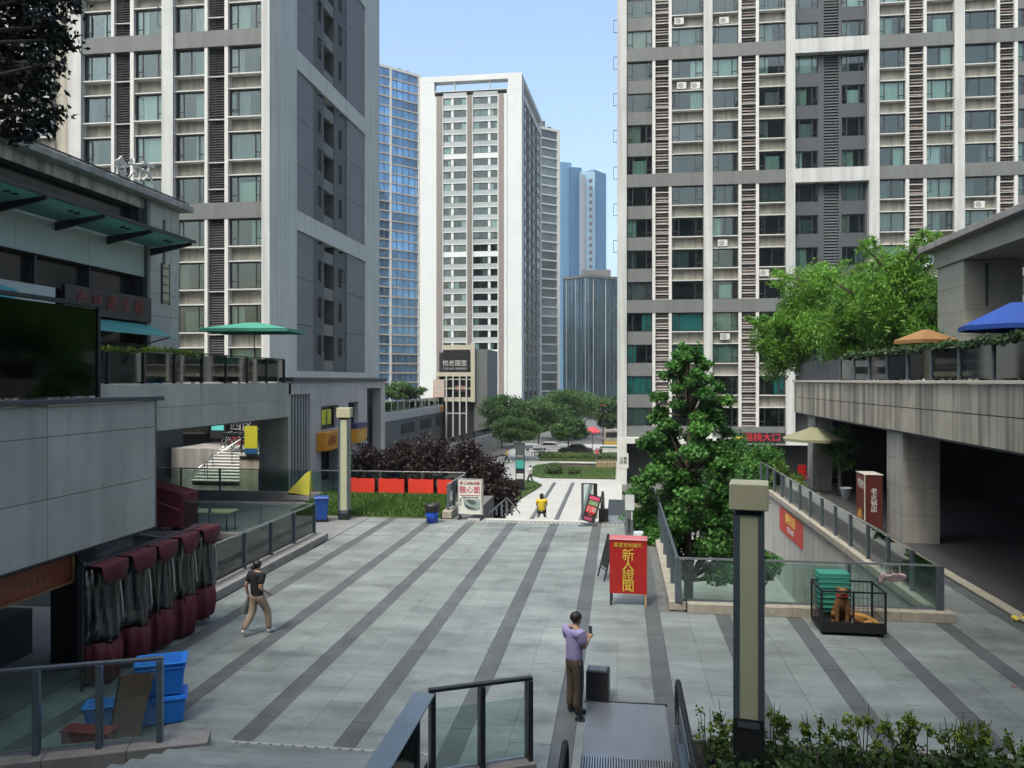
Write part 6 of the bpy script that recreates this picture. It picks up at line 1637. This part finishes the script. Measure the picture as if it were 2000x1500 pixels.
for k in range(7): bnd.box(-.37, .37, -.225, .225, .12 + .12 * k, .135 + .12 * k)
part('band', bnd, mat('teal plastic', (.06, .32, .26), .45), t, world=False)
# litter on the paving
for i, (px, py, lb, c) in enumerate(((1980, 1343, 'crumpled red and white wrapper at the right edge of the plaza', (.5, .12, .1)), (1571, 1210, 'small grey white scrap of paper by the well kerb', (.45, .45, .42)), (1507, 1196, 'tiny pale scrap on the well kerb', (.5, .46, .38)))):
    x, y = on_z(px, py, 0 if i != 2 else .24)
    z = .004 if i != 2 else .244
    mb = MB()
    g = random.Random(i); q = [(g.uniform(-.06, .06), g.uniform(-.05, .05), g.uniform(0, .05)) for _ in range(7)]
    for k in range(5): mb.poly([q[k], q[k + 1], q[k + 2]])
    o = solo('litter', mb, mat('litter %s' % 'abc'[i], c, .7, var=.3, scale=30), lb, 'litter', loc=(x, y, z)); sl = o.modifiers.new('thickness', 'SOLIDIFY'); sl.thickness = .004

t = thing('yellow_shoes', 'yellow sandals left on the paving at the right edge', 'sandals', on_z(1992, 1212, 0) + (0,))
for k in (-1, 1): part('sandal', MB().ball((.12 * k, .03 * k, .06), (.07, .16, .06)), M_GOLD, t, world=False, smooth=True)
part('strap', MB().torus((.12, .03, .09), .05, .012, 'y', 12, 5), M_BLACK, t, world=False)

# ---- lower plaza: totem, cars, stalls, fence
x, y = on_z(1016, 961, LOW)
t = thing('totem_sign', 'black upright totem sign with a teal panel on the lower lawn', 'sign', (x, y, LOW))
part('shaft', bx(-.38, .38, -.2, .2, 0, 4.2), M_BLACK, t, world=False); part('upper_panel', bx(-.36, .36, -.215, -.201, 2.6, 4.1), mat('slate face', (.06, .075, .08), .3), t, world=False)
part('teal_panel', bx(-.34, .34, -.225, -.216, 2.05, 2.75), mat('teal face', (.05, .30, .26), .4), t, world=False); part('white_panel', bx(-.30, .30, -.215, -.201, 1.15, 1.62), M_OFFWHITE, t, world=False)
part('lettering', text_mesh('停车场', .18), M_OFFWHITE, t, world=False, loc=(0, -.22, 3.1))
def car(label, x, y, rz, col, nm):
    t = thing('parked_car', label, 'car', (x, y, LOW), rz, group='cars parked beyond the hedge')
    m = mat('car paint ' + nm, col, .3, .3, coat=.6)
    prof = [(-2.2, .35), (-2.25, .75), (-1.9, .95), (-1.2, 1.0), (-.6, 1.42), (.75, 1.45), (1.35, 1.02), (2.1, .88), (2.25, .55), (2.2, .3)]
    part('body', MB().extr([(p[0], -.85, p[1]) for p in prof], (0, 1.7, 0)), m, t, world=False, bevel=.08)
    for s_ in (-1, 1): part('side_window', MB().extr([(-1.05, s_ * .853, 1.02), (-.55, s_ * .853, 1.36), (.7, s_ * .853, 1.38), (1.2, s_ * .853, 1.04)], (0, s_ * .01, 0)), M_BLACK, t, world=False)
    part('windscreen', MB().extr([(1.32, -.7, 1.06), (1.32, .7, 1.06), (.82, .66, 1.40), (.82, -.66, 1.40)], (.03, 0, .02)), M_BLACK, t, world=False)
    for a in (-1.4, 1.35):
        for s_ in (-1, 1):
            w = part('wheel', MB().torus((a, s_ * .8, .32), .24, .09, 'y', 18, 8), M_RUBBER, t, world=False); part('rim', MB().lathe([(.01, -.03), (.2, -.03), (.2, .03), (.01, .03)], n=12).mesh('rim'), M_BRIGHT, w, world=False, loc=(a, s_ * .82, .32)).rotation_euler = (R(90), 0, 0)
    for s_ in (-.6, .6): part('headlight', MB().box(2.19, 2.27, s_ - .2, s_ + .2, .62, .76), M_OFFWHITE, t, world=False)
for px, s, rz, c, nm, lb in ((1125, 101.5, 3, (.05, .055, .06), 'graphite', 'dark grey car parked behind the hedge'), (1075, 106, 178, (.45, .46, .46), 'silver', 'silver car half hidden under the street trees'), (900, 98, 60, (.55, .56, .56), 'white', 'white car on the ramp before the sign building')):
    x, y, _ = at(px, 0, s); car(lb, x, y, R(rz), c, nm)
for i, (px, s) in enumerate(((1045, 100), (1052, 100), (1060, 100.3), (1068, 100.2), (1036, 99.5), (985, 92), (992, 92.5), (978, 91), (970, 90))):
    x, y, _ = at(px, 0, s)
    bicycle(('bicycle at the left end of the rank behind the hedge', 'second bicycle of the rank behind the hedge', 'third bicycle of the rank behind the hedge', 'bicycle nearest the silver car in the rank', 'bicycle just right of the totem top', 'white bicycle left of the totem', 'white bicycle directly behind the totem edge', 'bicycle under the purple tree edge', 'outermost bicycle by the purple tree')[i], (x, y, LOW + .01), R(15 + 8 * i), M_OFFWHITE)
t = thing('stall_umbrella', 'small red umbrella stall far down the square', 'parasol', at(1157, 0, 108)[:2] + (LOW,))
part('canopy', MB().lathe([(.02, 3.3), (.5, 3.1), (1.2, 2.6), (1.2, 2.5), (.02, 2.9)], n=8), mat('stall red', (.55, .05, .06), .7), t, world=False); part('pole', MB().tube([(0, 0, 0), (0, 0, 3.2)], .04), M_STEELD, t, world=False); part('base', MB().lathe([(.01, 0), (.35, 0), (.35, .1), (.01, .1)]), M_KERB, t, world=False)
t = thing('teal_booth', 'small teal booth beside the broad tower base', 'booth', at(1190, 0, 99)[:2] + (LOW,))
part('counter', bx(-1.1, 1.1, -.6, .6, 0, 1.4), mat('teal booth', (.05, .25, .22), .6), t, world=False); part('roof', bx(-1.2, 1.2, -.7, .7, 1.401, 1.5), M_OFFWHITE, t, world=False); part('sign', bx(-1.0, 1.0, -.615, -.601, .7, 1.2), M_OFFWHITE, t, world=False)
t = thing('kiosk', 'cream kiosk with ochre band beyond the teal booth', 'booth', at(1194, 0, 108)[:2] + (LOW,))
part('body', bx(-1.0, 1.2, -.8, .8, 0, 2.9), M_CREAM, t, world=False); part('window', bx(-.7, .8, -.83, -.801, 1.9, 2.6), M_BLACK, t, world=False); part('band', bx(-1.0, 1.2, -.84, -.801, .9, 1.4), mat('ochre band', (.42, .27, .05), .6), t, world=False)
x0_, y0_ = on_z(1165, 915, LOW)
t = thing('picket_fence', 'pale wooden picket fence at the end of the grass island', 'fence', (x0_, 86.5, LOW))
xa, xb = at(1166, 0, 87)[0], at(1203, 0, 87)[0]
for k in range(9):
    xx = xa + (xb - xa) * k / 8; part('picket', bx(xx - .06, xx + .06, 86.48, 86.52, LOW + .1, LOW + 1.0), M_WOOD, t)
for z in (.35, .8): part('fence_rail', bx(xa, xb, 86.521, 86.55, LOW + z, LOW + z + .06), M_WOOD, t)
t = thing('stone_bench', 'long low stone bench wall behind the round bushes', 'bench', (at(1130, 0, 88)[0], 88, LOW))
xa, xb = at(1094, 0, 88)[0], at(1163, 0, 88)[0]
part('base', bx(xa, xb, 87.3, 87.9, LOW, LOW + .5), M_LOUV, t); part('seat', bx(xa - .05, xb + .05, 87.2, 88.0, LOW + .501, LOW + .6), M_OFFWHITE, t)
x, y, _ = at(1178, 0, 118)
t = thing('traffic_signal', 'distant traffic signal mast between the street trees', 'signal', (x, y, LOW))
part('mast', MB().tube([(0, 0, 0), (0, 0, 5.6)], .09), M_STEELD, t, world=False); part('arm', MB().tube([(-1.2, 0, 5.3), (1.2, 0, 5.3)], .05), M_STEELD, t, world=False); part('head', bx(-.25, .25, -.2, .1, 4.7, 5.5), M_BLACK, t, world=False); part('round_sign', MB().lathe([(.01, -.03), (.45, -.03), (.45, .03), (.01, .03)], n=16), M_RED, t, world=False, loc=(0, -.2, 5.9))
# ================================================================== PEOPLE AND DOGS
def skin(verts, edges, rad, sub=2, root=0):
    me = bpy.data.meshes.new('sk'); me.from_pydata(verts, edges, [])
    o = bpy.data.objects.new('sk', me)
    md = o.modifiers.new('skin', 'SKIN'); md.use_smooth_shade = True
    sv = me.skin_vertices[0].data
    for i, r in enumerate(rad): sv[i].radius = r if isinstance(r, (tuple, list)) else (r, r); sv[i].use_root = (i == root)
    s = o.modifiers.new('sub', 'SUBSURF'); s.levels = s.render_levels = sub
    out = evaluated(o)
    bpy.data.objects.remove(o); bpy.data.meshes.remove(me)
    return out
def skin_named(J, E, Rd, sub=2, root=None):
    ks = [k for k in Rd]; ix = {k: i for i, k in enumerate(ks)}
    return skin([J[k] for k in ks], [(ix[a], ix[b]) for a, b in E if a in ix and b in ix], [Rd[k] for k in ks], sub, ix.get(root, 0))
def merge(me, mb):
    """append loose shapes to an evaluated mesh so that the body stays one object"""
    bm = bmesh.new(); bm.from_mesh(me); m2 = mb.mesh('x', True); bm.from_mesh(m2); bm.to_mesh(me); bm.free(); bpy.data.meshes.remove(m2)
    for p in me.polygons: p.use_smooth = True
    return me
BASE = dict(pelvis=(0, 0, .95), spine=(0, -.01, 1.12), chest=(0, -.01, 1.30), collar=(0, -.01, 1.42), neck=(0, .005, 1.48), jaw=(0, .03, 1.535), head=(0, .02, 1.60), crown=(0, .01, 1.665),
            shl=(-.18, -.01, 1.395), ell=(-.235, -.03, 1.12), wrl=(-.215, .05, .89), shr=(.18, -.01, 1.395), elr=(.235, -.03, 1.12), wrr=(.215, .05, .89),
            hil=(-.085, 0, .90), knl=(-.095, .02, .50), anl=(-.095, -.02, .09), tol=(-.105, .13, .04), hir=(.085, 0, .90), knr=(.095, .02, .50), anr=(.095, -.02, .09), tor=(.105, .13, .04))
EDG = [('pelvis', 'spine'), ('spine', 'chest'), ('chest', 'collar'), ('collar', 'neck'), ('neck', 'jaw'), ('jaw', 'head'), ('head', 'crown'), ('collar', 'shl'), ('shl', 'ell'), ('ell', 'wrl'), ('collar', 'shr'), ('shr', 'elr'), ('elr', 'wrr'),
       ('pelvis', 'hil'), ('hil', 'knl'), ('knl', 'anl'), ('anl', 'tol'), ('pelvis', 'hir'), ('hir', 'knr'), ('knr', 'anr'), ('anr', 'tor')]
RAD = dict(pelvis=(.14, .10), spine=(.125, .09), chest=(.14, .10), collar=.085, neck=.052, jaw=.068, head=.086, crown=.06, shl=.062, ell=.042, wrl=.028, shr=.062, elr=.042, wrr=.028, hil=.088, knl=.058, anl=.04, tol=.032, hir=.088, knr=.058, anr=.04, tor=.032)
def add_hand(mb, wr, el, curl=.5, side=1):
    w, e = Vector(wr), Vector(el); d = (w - e).normalized(); up = Vector((0, 0, 1)); s = d.cross(up); s = s.normalized() if s.length > .1 else Vector((1, 0, 0)); n = s.cross(d)
    p0, p1 = w - d * .01, w + d * .085
    mb.rings([[c + s * a * q + n * b * .014 for a, b in ((-1, -1), (1, -1), (1, 1), (-1, 1))] for c, q in ((p0, .026), (w + d * .04, .036), (p1, .038))])
    for k, (o_, L) in enumerate(((-.028, .058), (-.010, .068), (.009, .064), (.027, .05))):
        a = p1 + s * o_ - d * .008; b = a + d * L * .5 - n * L * .25 * curl; c = b + d * L * .35 - n * L * .5 * curl
        mb.tube([a, b, c], [.0095, .009, .007], 6)
    a = w + d * .02 + s * .03 * side; mb.tube([a, a + d * .035 + s * .022 * side - n * .01, a + d * .062 + s * .018 * side - n * .02], [.011, .010, .008], 6)
def person(label, loc, rz, pose, shirt, trousers, hair, shoe, sc=1.0, skin_m=None, group=None, long_hair=False, detail=True, skirt=None):
    t = thing('person', label, 'person', loc, rz, group=group); t.scale = (sc, sc, sc); W[t.name] = W[t.name] @ Matrix.Scale(sc, 4)
    J = dict(BASE); J.update(pose); sm = skin_m or mat('skin', (.42, .25, .17), .55, var=.06)
    me = skin_named(J, EDG, RAD, 2 if detail else 1, 'pelvis')
    ex = MB()
    if detail:
        add_hand(ex, J['wrl'], J['ell'], .6, 1); add_hand(ex, J['wrr'], J['elr'], .6, -1)
    h = Vector(J['head']); fwd = (Vector(J['jaw']) - h); fwd.z = 0; fwd = fwd.normalized() if fwd.length > .005 else Vector((0, 1, 0)); sd_ = fwd.cross(Vector((0, 0, 1)))
    ex.ball(tuple(h + fwd * .088 + Vector((0, 0, -.02))), (.013, .016, .018), 8, 6)
    for a in (-1, 1): ex.ball(tuple(h + sd_ * .084 * a + Vector((0, 0, -.01))), (.012, .02, .03), 8, 6)
    body = part('body', merge(me, ex), sm, t, world=False)
    if detail:
        fc = MB()
        for a in (-1, 1): fc.ball(tuple(h + fwd * .081 + sd_ * .03 * a + Vector((0, 0, .008))), (.012, .008, .007), 8, 6)
        part('eyes', fc, M_BLACK, body, world=False); part('mouth', MB().ball(tuple(h + fwd * .078 + Vector((0, 0, -.058))), (.022, .008, .006), 8, 6), mat('lips', (.3, .1, .09), .5), body, world=False)
    lerp = lambda a, b, f: tuple(Vector(J[a]).lerp(Vector(J[b]), f))
    K = dict(J); K['sl'] = lerp('shl', 'ell', .75); K['sr'] = lerp('shr', 'elr', .75); K['hem'] = tuple(Vector(J['pelvis']) + Vector((0, 0, -.06)))
    part('shirt', skin_named(K, [('hem', 'spine'), ('spine', 'chest'), ('chest', 'collar'), ('collar', 'shl'), ('shl', 'sl'), ('collar', 'shr'), ('shr', 'sr')], dict(spine=(.172, .135), hem=(.182, .142), chest=(.190, .145), collar=.11, shl=.10, sl=.086, shr=.10, sr=.086), 2, 'spine'), shirt, t, world=False)
    K['waist'] = tuple(Vector(J['pelvis']) + Vector((0, 0, .07))); K['tl'] = lerp('hil', 'knl', .22); K['tr'] = lerp('hir', 'knr', .22)
    part('trousers', skin_named(K, [('waist', 'pelvis'), ('pelvis', 'tl'), ('tl', 'knl'), ('knl', 'anl'), ('pelvis', 'tr'), ('tr', 'knr'), ('knr', 'anr')], dict(pelvis=.15, waist=.135, tl=.108, knl=.092, anl=.072, tr=.108, knr=.092, anr=.072), 2, 'pelvis'), trousers, t, world=False)
    for a in 'lr':
        A, B = Vector(J['an' + a]), Vector(J['to' + a]); d = (B - A).normalized()
        part('shoe', skin([tuple(A - d * .05 + Vector((0, 0, -.03))), tuple(A.lerp(B, .5) + Vector((0, 0, -.015))), tuple(B + d * .03)], [(0, 1), (1, 2)], [.052, .05, .04], 2, 1), shoe, t, world=False)
    hd = MB().ball(tuple(h + Vector((0, 0, .028)) - fwd * .016), (.099, .105, .098), 14, 10)
    hp = part('hair', hd, hair, t, world=False, smooth=True)
    if long_hair: part('hair_length', MB().ball(tuple(h - fwd * .06 + Vector((0, 0, -.06))), (.10, .06, .14), 12, 8), hair, hp, world=False, smooth=True)
    return t
M_HAIR = mat('black hair', (.012, .010, .010), .55, var=.3, scale=40)
# the man looking at his phone
x, y = on_z(1122, 1393, 0)
man = person('man in a lavender tee looking down at a phone beside the escalator', (x, y, 0), R(-48), dict(jaw=(0, .06, 1.53), head=(0, .045, 1.595), crown=(0, .05, 1.665), ell=(-.20, .03, 1.14), wrl=(-.06, .27, 1.24), elr=(.20, .04, 1.14), wrr=(.06, .28, 1.25), knl=(-.09, .02, .5), tol=(-.12, .12, .04)),
             mat('lavender cotton', (.31, .28, .50), .85, var=.12, scale=6, bump=.3, bscale=12), mat('brown cargo cloth', (.075, .055, .035), .85, var=.3, scale=5, bump=.3, bscale=14), M_HAIR, M_BLACK, 1.03)
part('dark_collar', MB().torus((0, .0, 1.455), .075, .016, 'z'), M_BLACK, man, world=False)
ph = thing('phone', 'dark phone held in both hands by the man', 'phone', (x, y, 0), R(-48))
part('case', bx(-.045, .045, .355, .365, 1.30, 1.46), M_BLACK, ph, world=False, bevel=.006); part('screen', bx(-.04, .04, .3535, .3548, 1.31, 1.45), mat('phone screen', (.05, .06, .07), .1), ph, world=False)
# the walking woman
x, y = on_z(502, 1240, 0)
wom = person('woman in a black tee and khaki trousers walking away across the plaza', (x, y, 0), R(-26), dict(hil=(-.085, 0, .90), knl=(-.10, -.06, .50), anl=(-.11, -.30, .16), tol=(-.11, -.20, .05), hir=(.085, 0, .90), knr=(.10, .22, .52), anr=(.10, .26, .09), tor=(.10, .41, .05), ell=(-.24, -.12, 1.14), wrl=(-.25, -.05, .90), elr=(.23, -.10, 1.13), wrr=(.22, .10, 1.0)),
             mat('black cotton', (.010, .010, .011), .85), mat('khaki cotton', (.30, .235, .17), .85, var=.12, scale=5, bump=.3, bscale=12), M_HAIR, mat('white trainers', (.55, .53, .5), .5), .99, long_hair=False)
part('hair_bun', MB().ball((-.05, -.075, 1.56), (.06, .05, .06)), M_HAIR, wom, world=False, smooth=True)
t = thing('shopping_bag', 'thin grey plastic bag hanging from the walking woman', 'bag', (x, y, 0), R(-26))
part('sack', MB().rings([[(-.26 + a * .02, -.03 + b * .03, .84) for a, b in ((-1, -1), (1, -1), (1, 1), (-1, 1))], [(-.28 + a * .06, -.05 + b * .12, .62) for a, b in ((-1, -1), (1, -1), (1, 1), (-1, 1))], [(-.29 + a * .07, -.06 + b * .15, .46) for a, b in ((-1, -1), (1, -1), (1, 1), (-1, 1))]]), mat('grey film bag', (.14, .16, .15), .4), t, world=False, bevel=.02)
part('handle', MB().tube([(-.255, -.07, .83), (-.255, -.02, .90), (-.25, .02, .84)], .008, 5), mat('grey film bag', (.14, .16, .15)), t, world=False)
# seated figure in yellow
x, y = on_z(1058, 1012, 0)
sit = dict(pelvis=(0, 0, .40), spine=(0, -.02, .55), chest=(0, -.03, .72), collar=(0, -.02, .84), neck=(0, 0, .90), jaw=(0, .04, .95), head=(0, .02, 1.01), crown=(0, .01, 1.08), shl=(-.165, -.02, .81), ell=(-.24, .04, .58), wrl=(-.15, .25, .48), shr=(.165, -.02, .81), elr=(.24, .04, .58), wrr=(.15, .25, .48),
           hil=(-.085, .02, .38), knl=(-.13, .42, .38), anl=(-.13, .45, .02), tol=(-.13, .57, -.02), hir=(.085, .02, .38), knr=(.13, .42, .38), anr=(.13, .45, .02), tor=(.13, .57, -.02))
person('person in a yellow top with dark hair sitting at the head of the far steps', (x, y, .01), R(5), sit, mat('yellow shirt', (.58, .43, .02), .8, var=.1), mat('dark trousers', (.03, .03, .035), .8), M_HAIR, M_BLACK, .92, long_hair=True)
t = thing('low_stool', 'low folding stool under the person in yellow', 'stool', (x, y, .01), R(5))
part('seat', bx(-.2, .2, -.16, .18, .20, .235), M_STEELD, t, world=False)
for a in (-1, 1): part('leg', MB().bar((a * .19, -.16, 0), (a * .19, .16, .2), .025, .02).bar((a * .175, .16, 0), (a * .175, -.16, .2), .025, .02), M_BRIGHT, t, world=False)
# far walkers
stride = dict(knl=(-.10, .20, .52), anl=(-.10, .28, .10), tol=(-.10, .42, .06), knr=(.10, -.05, .50), anr=(.10, -.30, .16), tor=(.10, -.20, .06), ell=(-.24, -.14, 1.14), wrl=(-.26, -.06, .92), elr=(.24, .06, 1.13), wrr=(.24, .22, .98))
M_DENIM = mat('dark denim', (.03, .04, .06), .85)
for px, py, rz, c, nm, lb in ((1036, 945, 60, (.6, .6, .6), 'white', 'person in a white shirt walking past the totem sign'), (1166, 903, 150, (.4, .06, .07), 'faded red', 'person in a faded red top standing by the far stall'), (1173, 900, 200, (.03, .03, .03), 'jet', 'person in black next to the red umbrella stall'), (1180, 872, 20, (.1, .1, .12), 'navy', 'distant person in dark clothes by the signal mast'), (990, 905, 100, (.55, .40, .05), 'amber', 'person in an amber top among the white bicycles')):
    x, y = on_z(px, py, LOW)
    person(lb, (x, y, LOW), R(rz), stride, mat('shirt ' + nm, c, .85), M_DENIM, M_HAIR, M_BLACK, 1.0, detail=False, group='people far down the square')
x, y, _ = at(1992, 0, 23.0)
person('person in a white shirt under the blue parasol at the right edge', (x + .25, y + .6, 5.62), R(160), dict(sit, **{k: (v[0], v[1], v[2] + .06) for k, v in sit.items()}), mat('shirt white', (.6, .6, .6), .85), M_DENIM, mat('brown hair', (.12, .06, .02), .5), M_BLACK, 1.0, detail=False)
t = thing('terrace_chair', 'plain chair under the white shirted person on the right terrace', 'chair', (x + .25, y + .6, 5.62), R(160))
part('seat', bx(-.22, .22, -.22, .22, .28, .33), M_WOOD, t, world=False); part('backrest', bx(-.22, .22, -.26, -.22, .34, .8), M_WOOD, t, world=False)
for a in (-.19, .19):
    for b in (-.19, .19): part('leg', MB().tube([(a, b, 0), (a, b, .28)], .02, 6), M_WOOD, t, world=False)

# dogs in the cage
M_DOG = mat('golden brown fur', (.22, .095, .028), .9, var=.3, scale=18, bump=.6, bscale=60)
M_DOG2 = mat('light golden fur', (.40, .20, .05), .9, var=.3, scale=18, bump=.6, bscale=60)
x, y = cx0_ + CW * .42, cy0_ + .55
t = thing('dog', 'brown dog with a red collar sitting inside the cage', 'dog', (x, y, .11), R(170), group='dogs in the cage'); t.scale = (1.22, 1.22, 1.22)
me = skin_named(dict(hip=(0, -.14, .16), belly=(0, -.03, .30), chest=(0, .10, .44), neck=(0, .15, .60), head=(0, .19, .70), muz=(0, .31, .67), nose=(0, .36, .66), fl=(-.09, .13, .38), fle=(-.09, .14, .20), flw=(-.09, .16, .06), flp=(-.09, .22, .025), fr=(.09, .13, .38), fre=(.09, .14, .20), frw=(.09, .16, .06), frp=(.09, .22, .025),
                     hl=(-.11, -.06, .17), hlk=(-.15, .08, .20), hlh=(-.15, -.09, .06), hlp=(-.15, .08, .025), hr=(.11, -.06, .17), hrk=(.15, .08, .20), hrh=(.15, -.09, .06), hrp=(.15, .08, .025), t1=(0, -.28, .08), t2=(.10, -.42, .05), t3=(.22, -.46, .06)),
                [('hip', 'belly'), ('belly', 'chest'), ('chest', 'neck'), ('neck', 'head'), ('head', 'muz'), ('muz', 'nose'), ('chest', 'fl'), ('fl', 'fle'), ('fle', 'flw'), ('flw', 'flp'), ('chest', 'fr'), ('fr', 'fre'), ('fre', 'frw'), ('frw', 'frp'), ('hip', 'hl'), ('hl', 'hlk'), ('hlk', 'hlh'), ('hlh', 'hlp'), ('hip', 'hr'), ('hr', 'hrk'), ('hrk', 'hrh'), ('hrh', 'hrp'), ('hip', 't1'), ('t1', 't2'), ('t2', 't3')],
                dict(hip=.15, belly=.145, chest=.145, neck=.09, head=.088, muz=.045, nose=.03, fl=.055, fle=.042, flw=.035, flp=.033, fr=.055, fre=.042, frw=.035, frp=.033, hl=.08, hlk=.06, hlh=.035, hlp=.034, hr=.08, hrk=.06, hrh=.035, hrp=.034, t1=.05, t2=.04, t3=.025), 2, 'hip')
ear = MB()
for a in (-1, 1): ear.hexa([(a * .05, .15, .755), (a * .085, .14, .74), (a * .085, .16, .73), (a * .05, .18, .75), (a * .10, .16, .67), (a * .125, .15, .66), (a * .12, .19, .66), (a * .10, .20, .67)])
part('body', merge(me, ear), M_DOG, t, world=False); part('collar', MB().torus((0, .14, .58), .105, .018, 'z'), M_RED, t, world=False); part('nose', MB().ball((0, .39, .665), .016), M_BLACK, t, world=False)
x = cx0_ + CW * .76
t = thing('dog', 'light golden dog lying curled at the right side of the cage', 'dog', (x, y - .05, .11), R(60), group='dogs in the cage')
me = skin_named(dict(hip=(0, -.22, .14), belly=(.03, 0, .15), chest=(0, .20, .16), neck=(-.05, .32, .20), head=(-.10, .40, .22), muz=(-.17, .45, .17), nose=(-.20, .47, .16), fl=(-.08, .22, .10), fle=(-.14, .28, .045), flp=(-.16, .42, .03), fr=(.08, .22, .10), fre=(.10, .32, .045), frp=(.04, .45, .03), hl=(-.10, -.18, .12), hlk=(-.18, -.04, .08), hlh=(-.2, -.2, .035), hlp=(-.2, -.05, .03), hr=(.1, -.18, .12), hrk=(.17, -.06, .08), hrh=(.18, -.22, .035), hrp=(.18, -.08, .03), t1=(0, -.36, .08), t2=(-.12, -.46, .05)),
                [('hip', 'belly'), ('belly', 'chest'), ('chest', 'neck'), ('neck', 'head'), ('head', 'muz'), ('muz', 'nose'), ('chest', 'fl'), ('fl', 'fle'), ('fle', 'flp'), ('chest', 'fr'), ('fr', 'fre'), ('fre', 'frp'), ('hip', 'hl'), ('hl', 'hlk'), ('hlk', 'hlh'), ('hlh', 'hlp'), ('hip', 'hr'), ('hr', 'hrk'), ('hrk', 'hrh'), ('hrh', 'hrp'), ('hip', 't1'), ('t1', 't2')],
                dict(hip=.12, belly=.12, chest=.125, neck=.085, head=.08, muz=.042, nose=.028, fl=.05, fle=.036, flp=.03, fr=.05, fre=.036, frp=.03, hl=.075, hlk=.05, hlh=.03, hlp=.03, hr=.075, hrk=.05, hrh=.03, hrp=.03, t1=.04, t2=.03), 2, 'hip')
ear = MB()
for a in (-1, 1): ear.hexa([(-.06 + a * .05, .38, .28), (-.06 + a * .07, .36, .28), (-.06 + a * .07, .39, .26), (-.06 + a * .05, .41, .27), (-.07 + a * .10, .38, .2), (-.07 + a * .12, .37, .2), (-.07 + a * .12, .40, .19), (-.07 + a * .10, .42, .2)])
part('body', merge(me, ear), M_DOG2, t, world=False); part('nose', MB().ball((-.215, .48, .165), .015), M_BLACK, t, world=False)

# ------------------------------------------------------------------ air: pale summer haze between the towers
hz = bpy.data.materials.new('summer haze'); hz.use_nodes = True
hn = hz.node_tree.nodes; hn.remove(hn['Principled BSDF'])
pv_ = hn.new('ShaderNodeVolumePrincipled'); pv_.inputs['Color'].default_value = (.86, .93, 1.0, 1); pv_.inputs['Density'].default_value = .00018
hz.node_tree.links.new(pv_.outputs[0], hn['Material Output'].inputs['Volume'])
tag(link('haze', bx(-260, 260, -90, 520, LOW - 1, 135).mesh('haze'), hz), 'thin pale summer haze filling the air of the square', 'haze', kind='stuff')
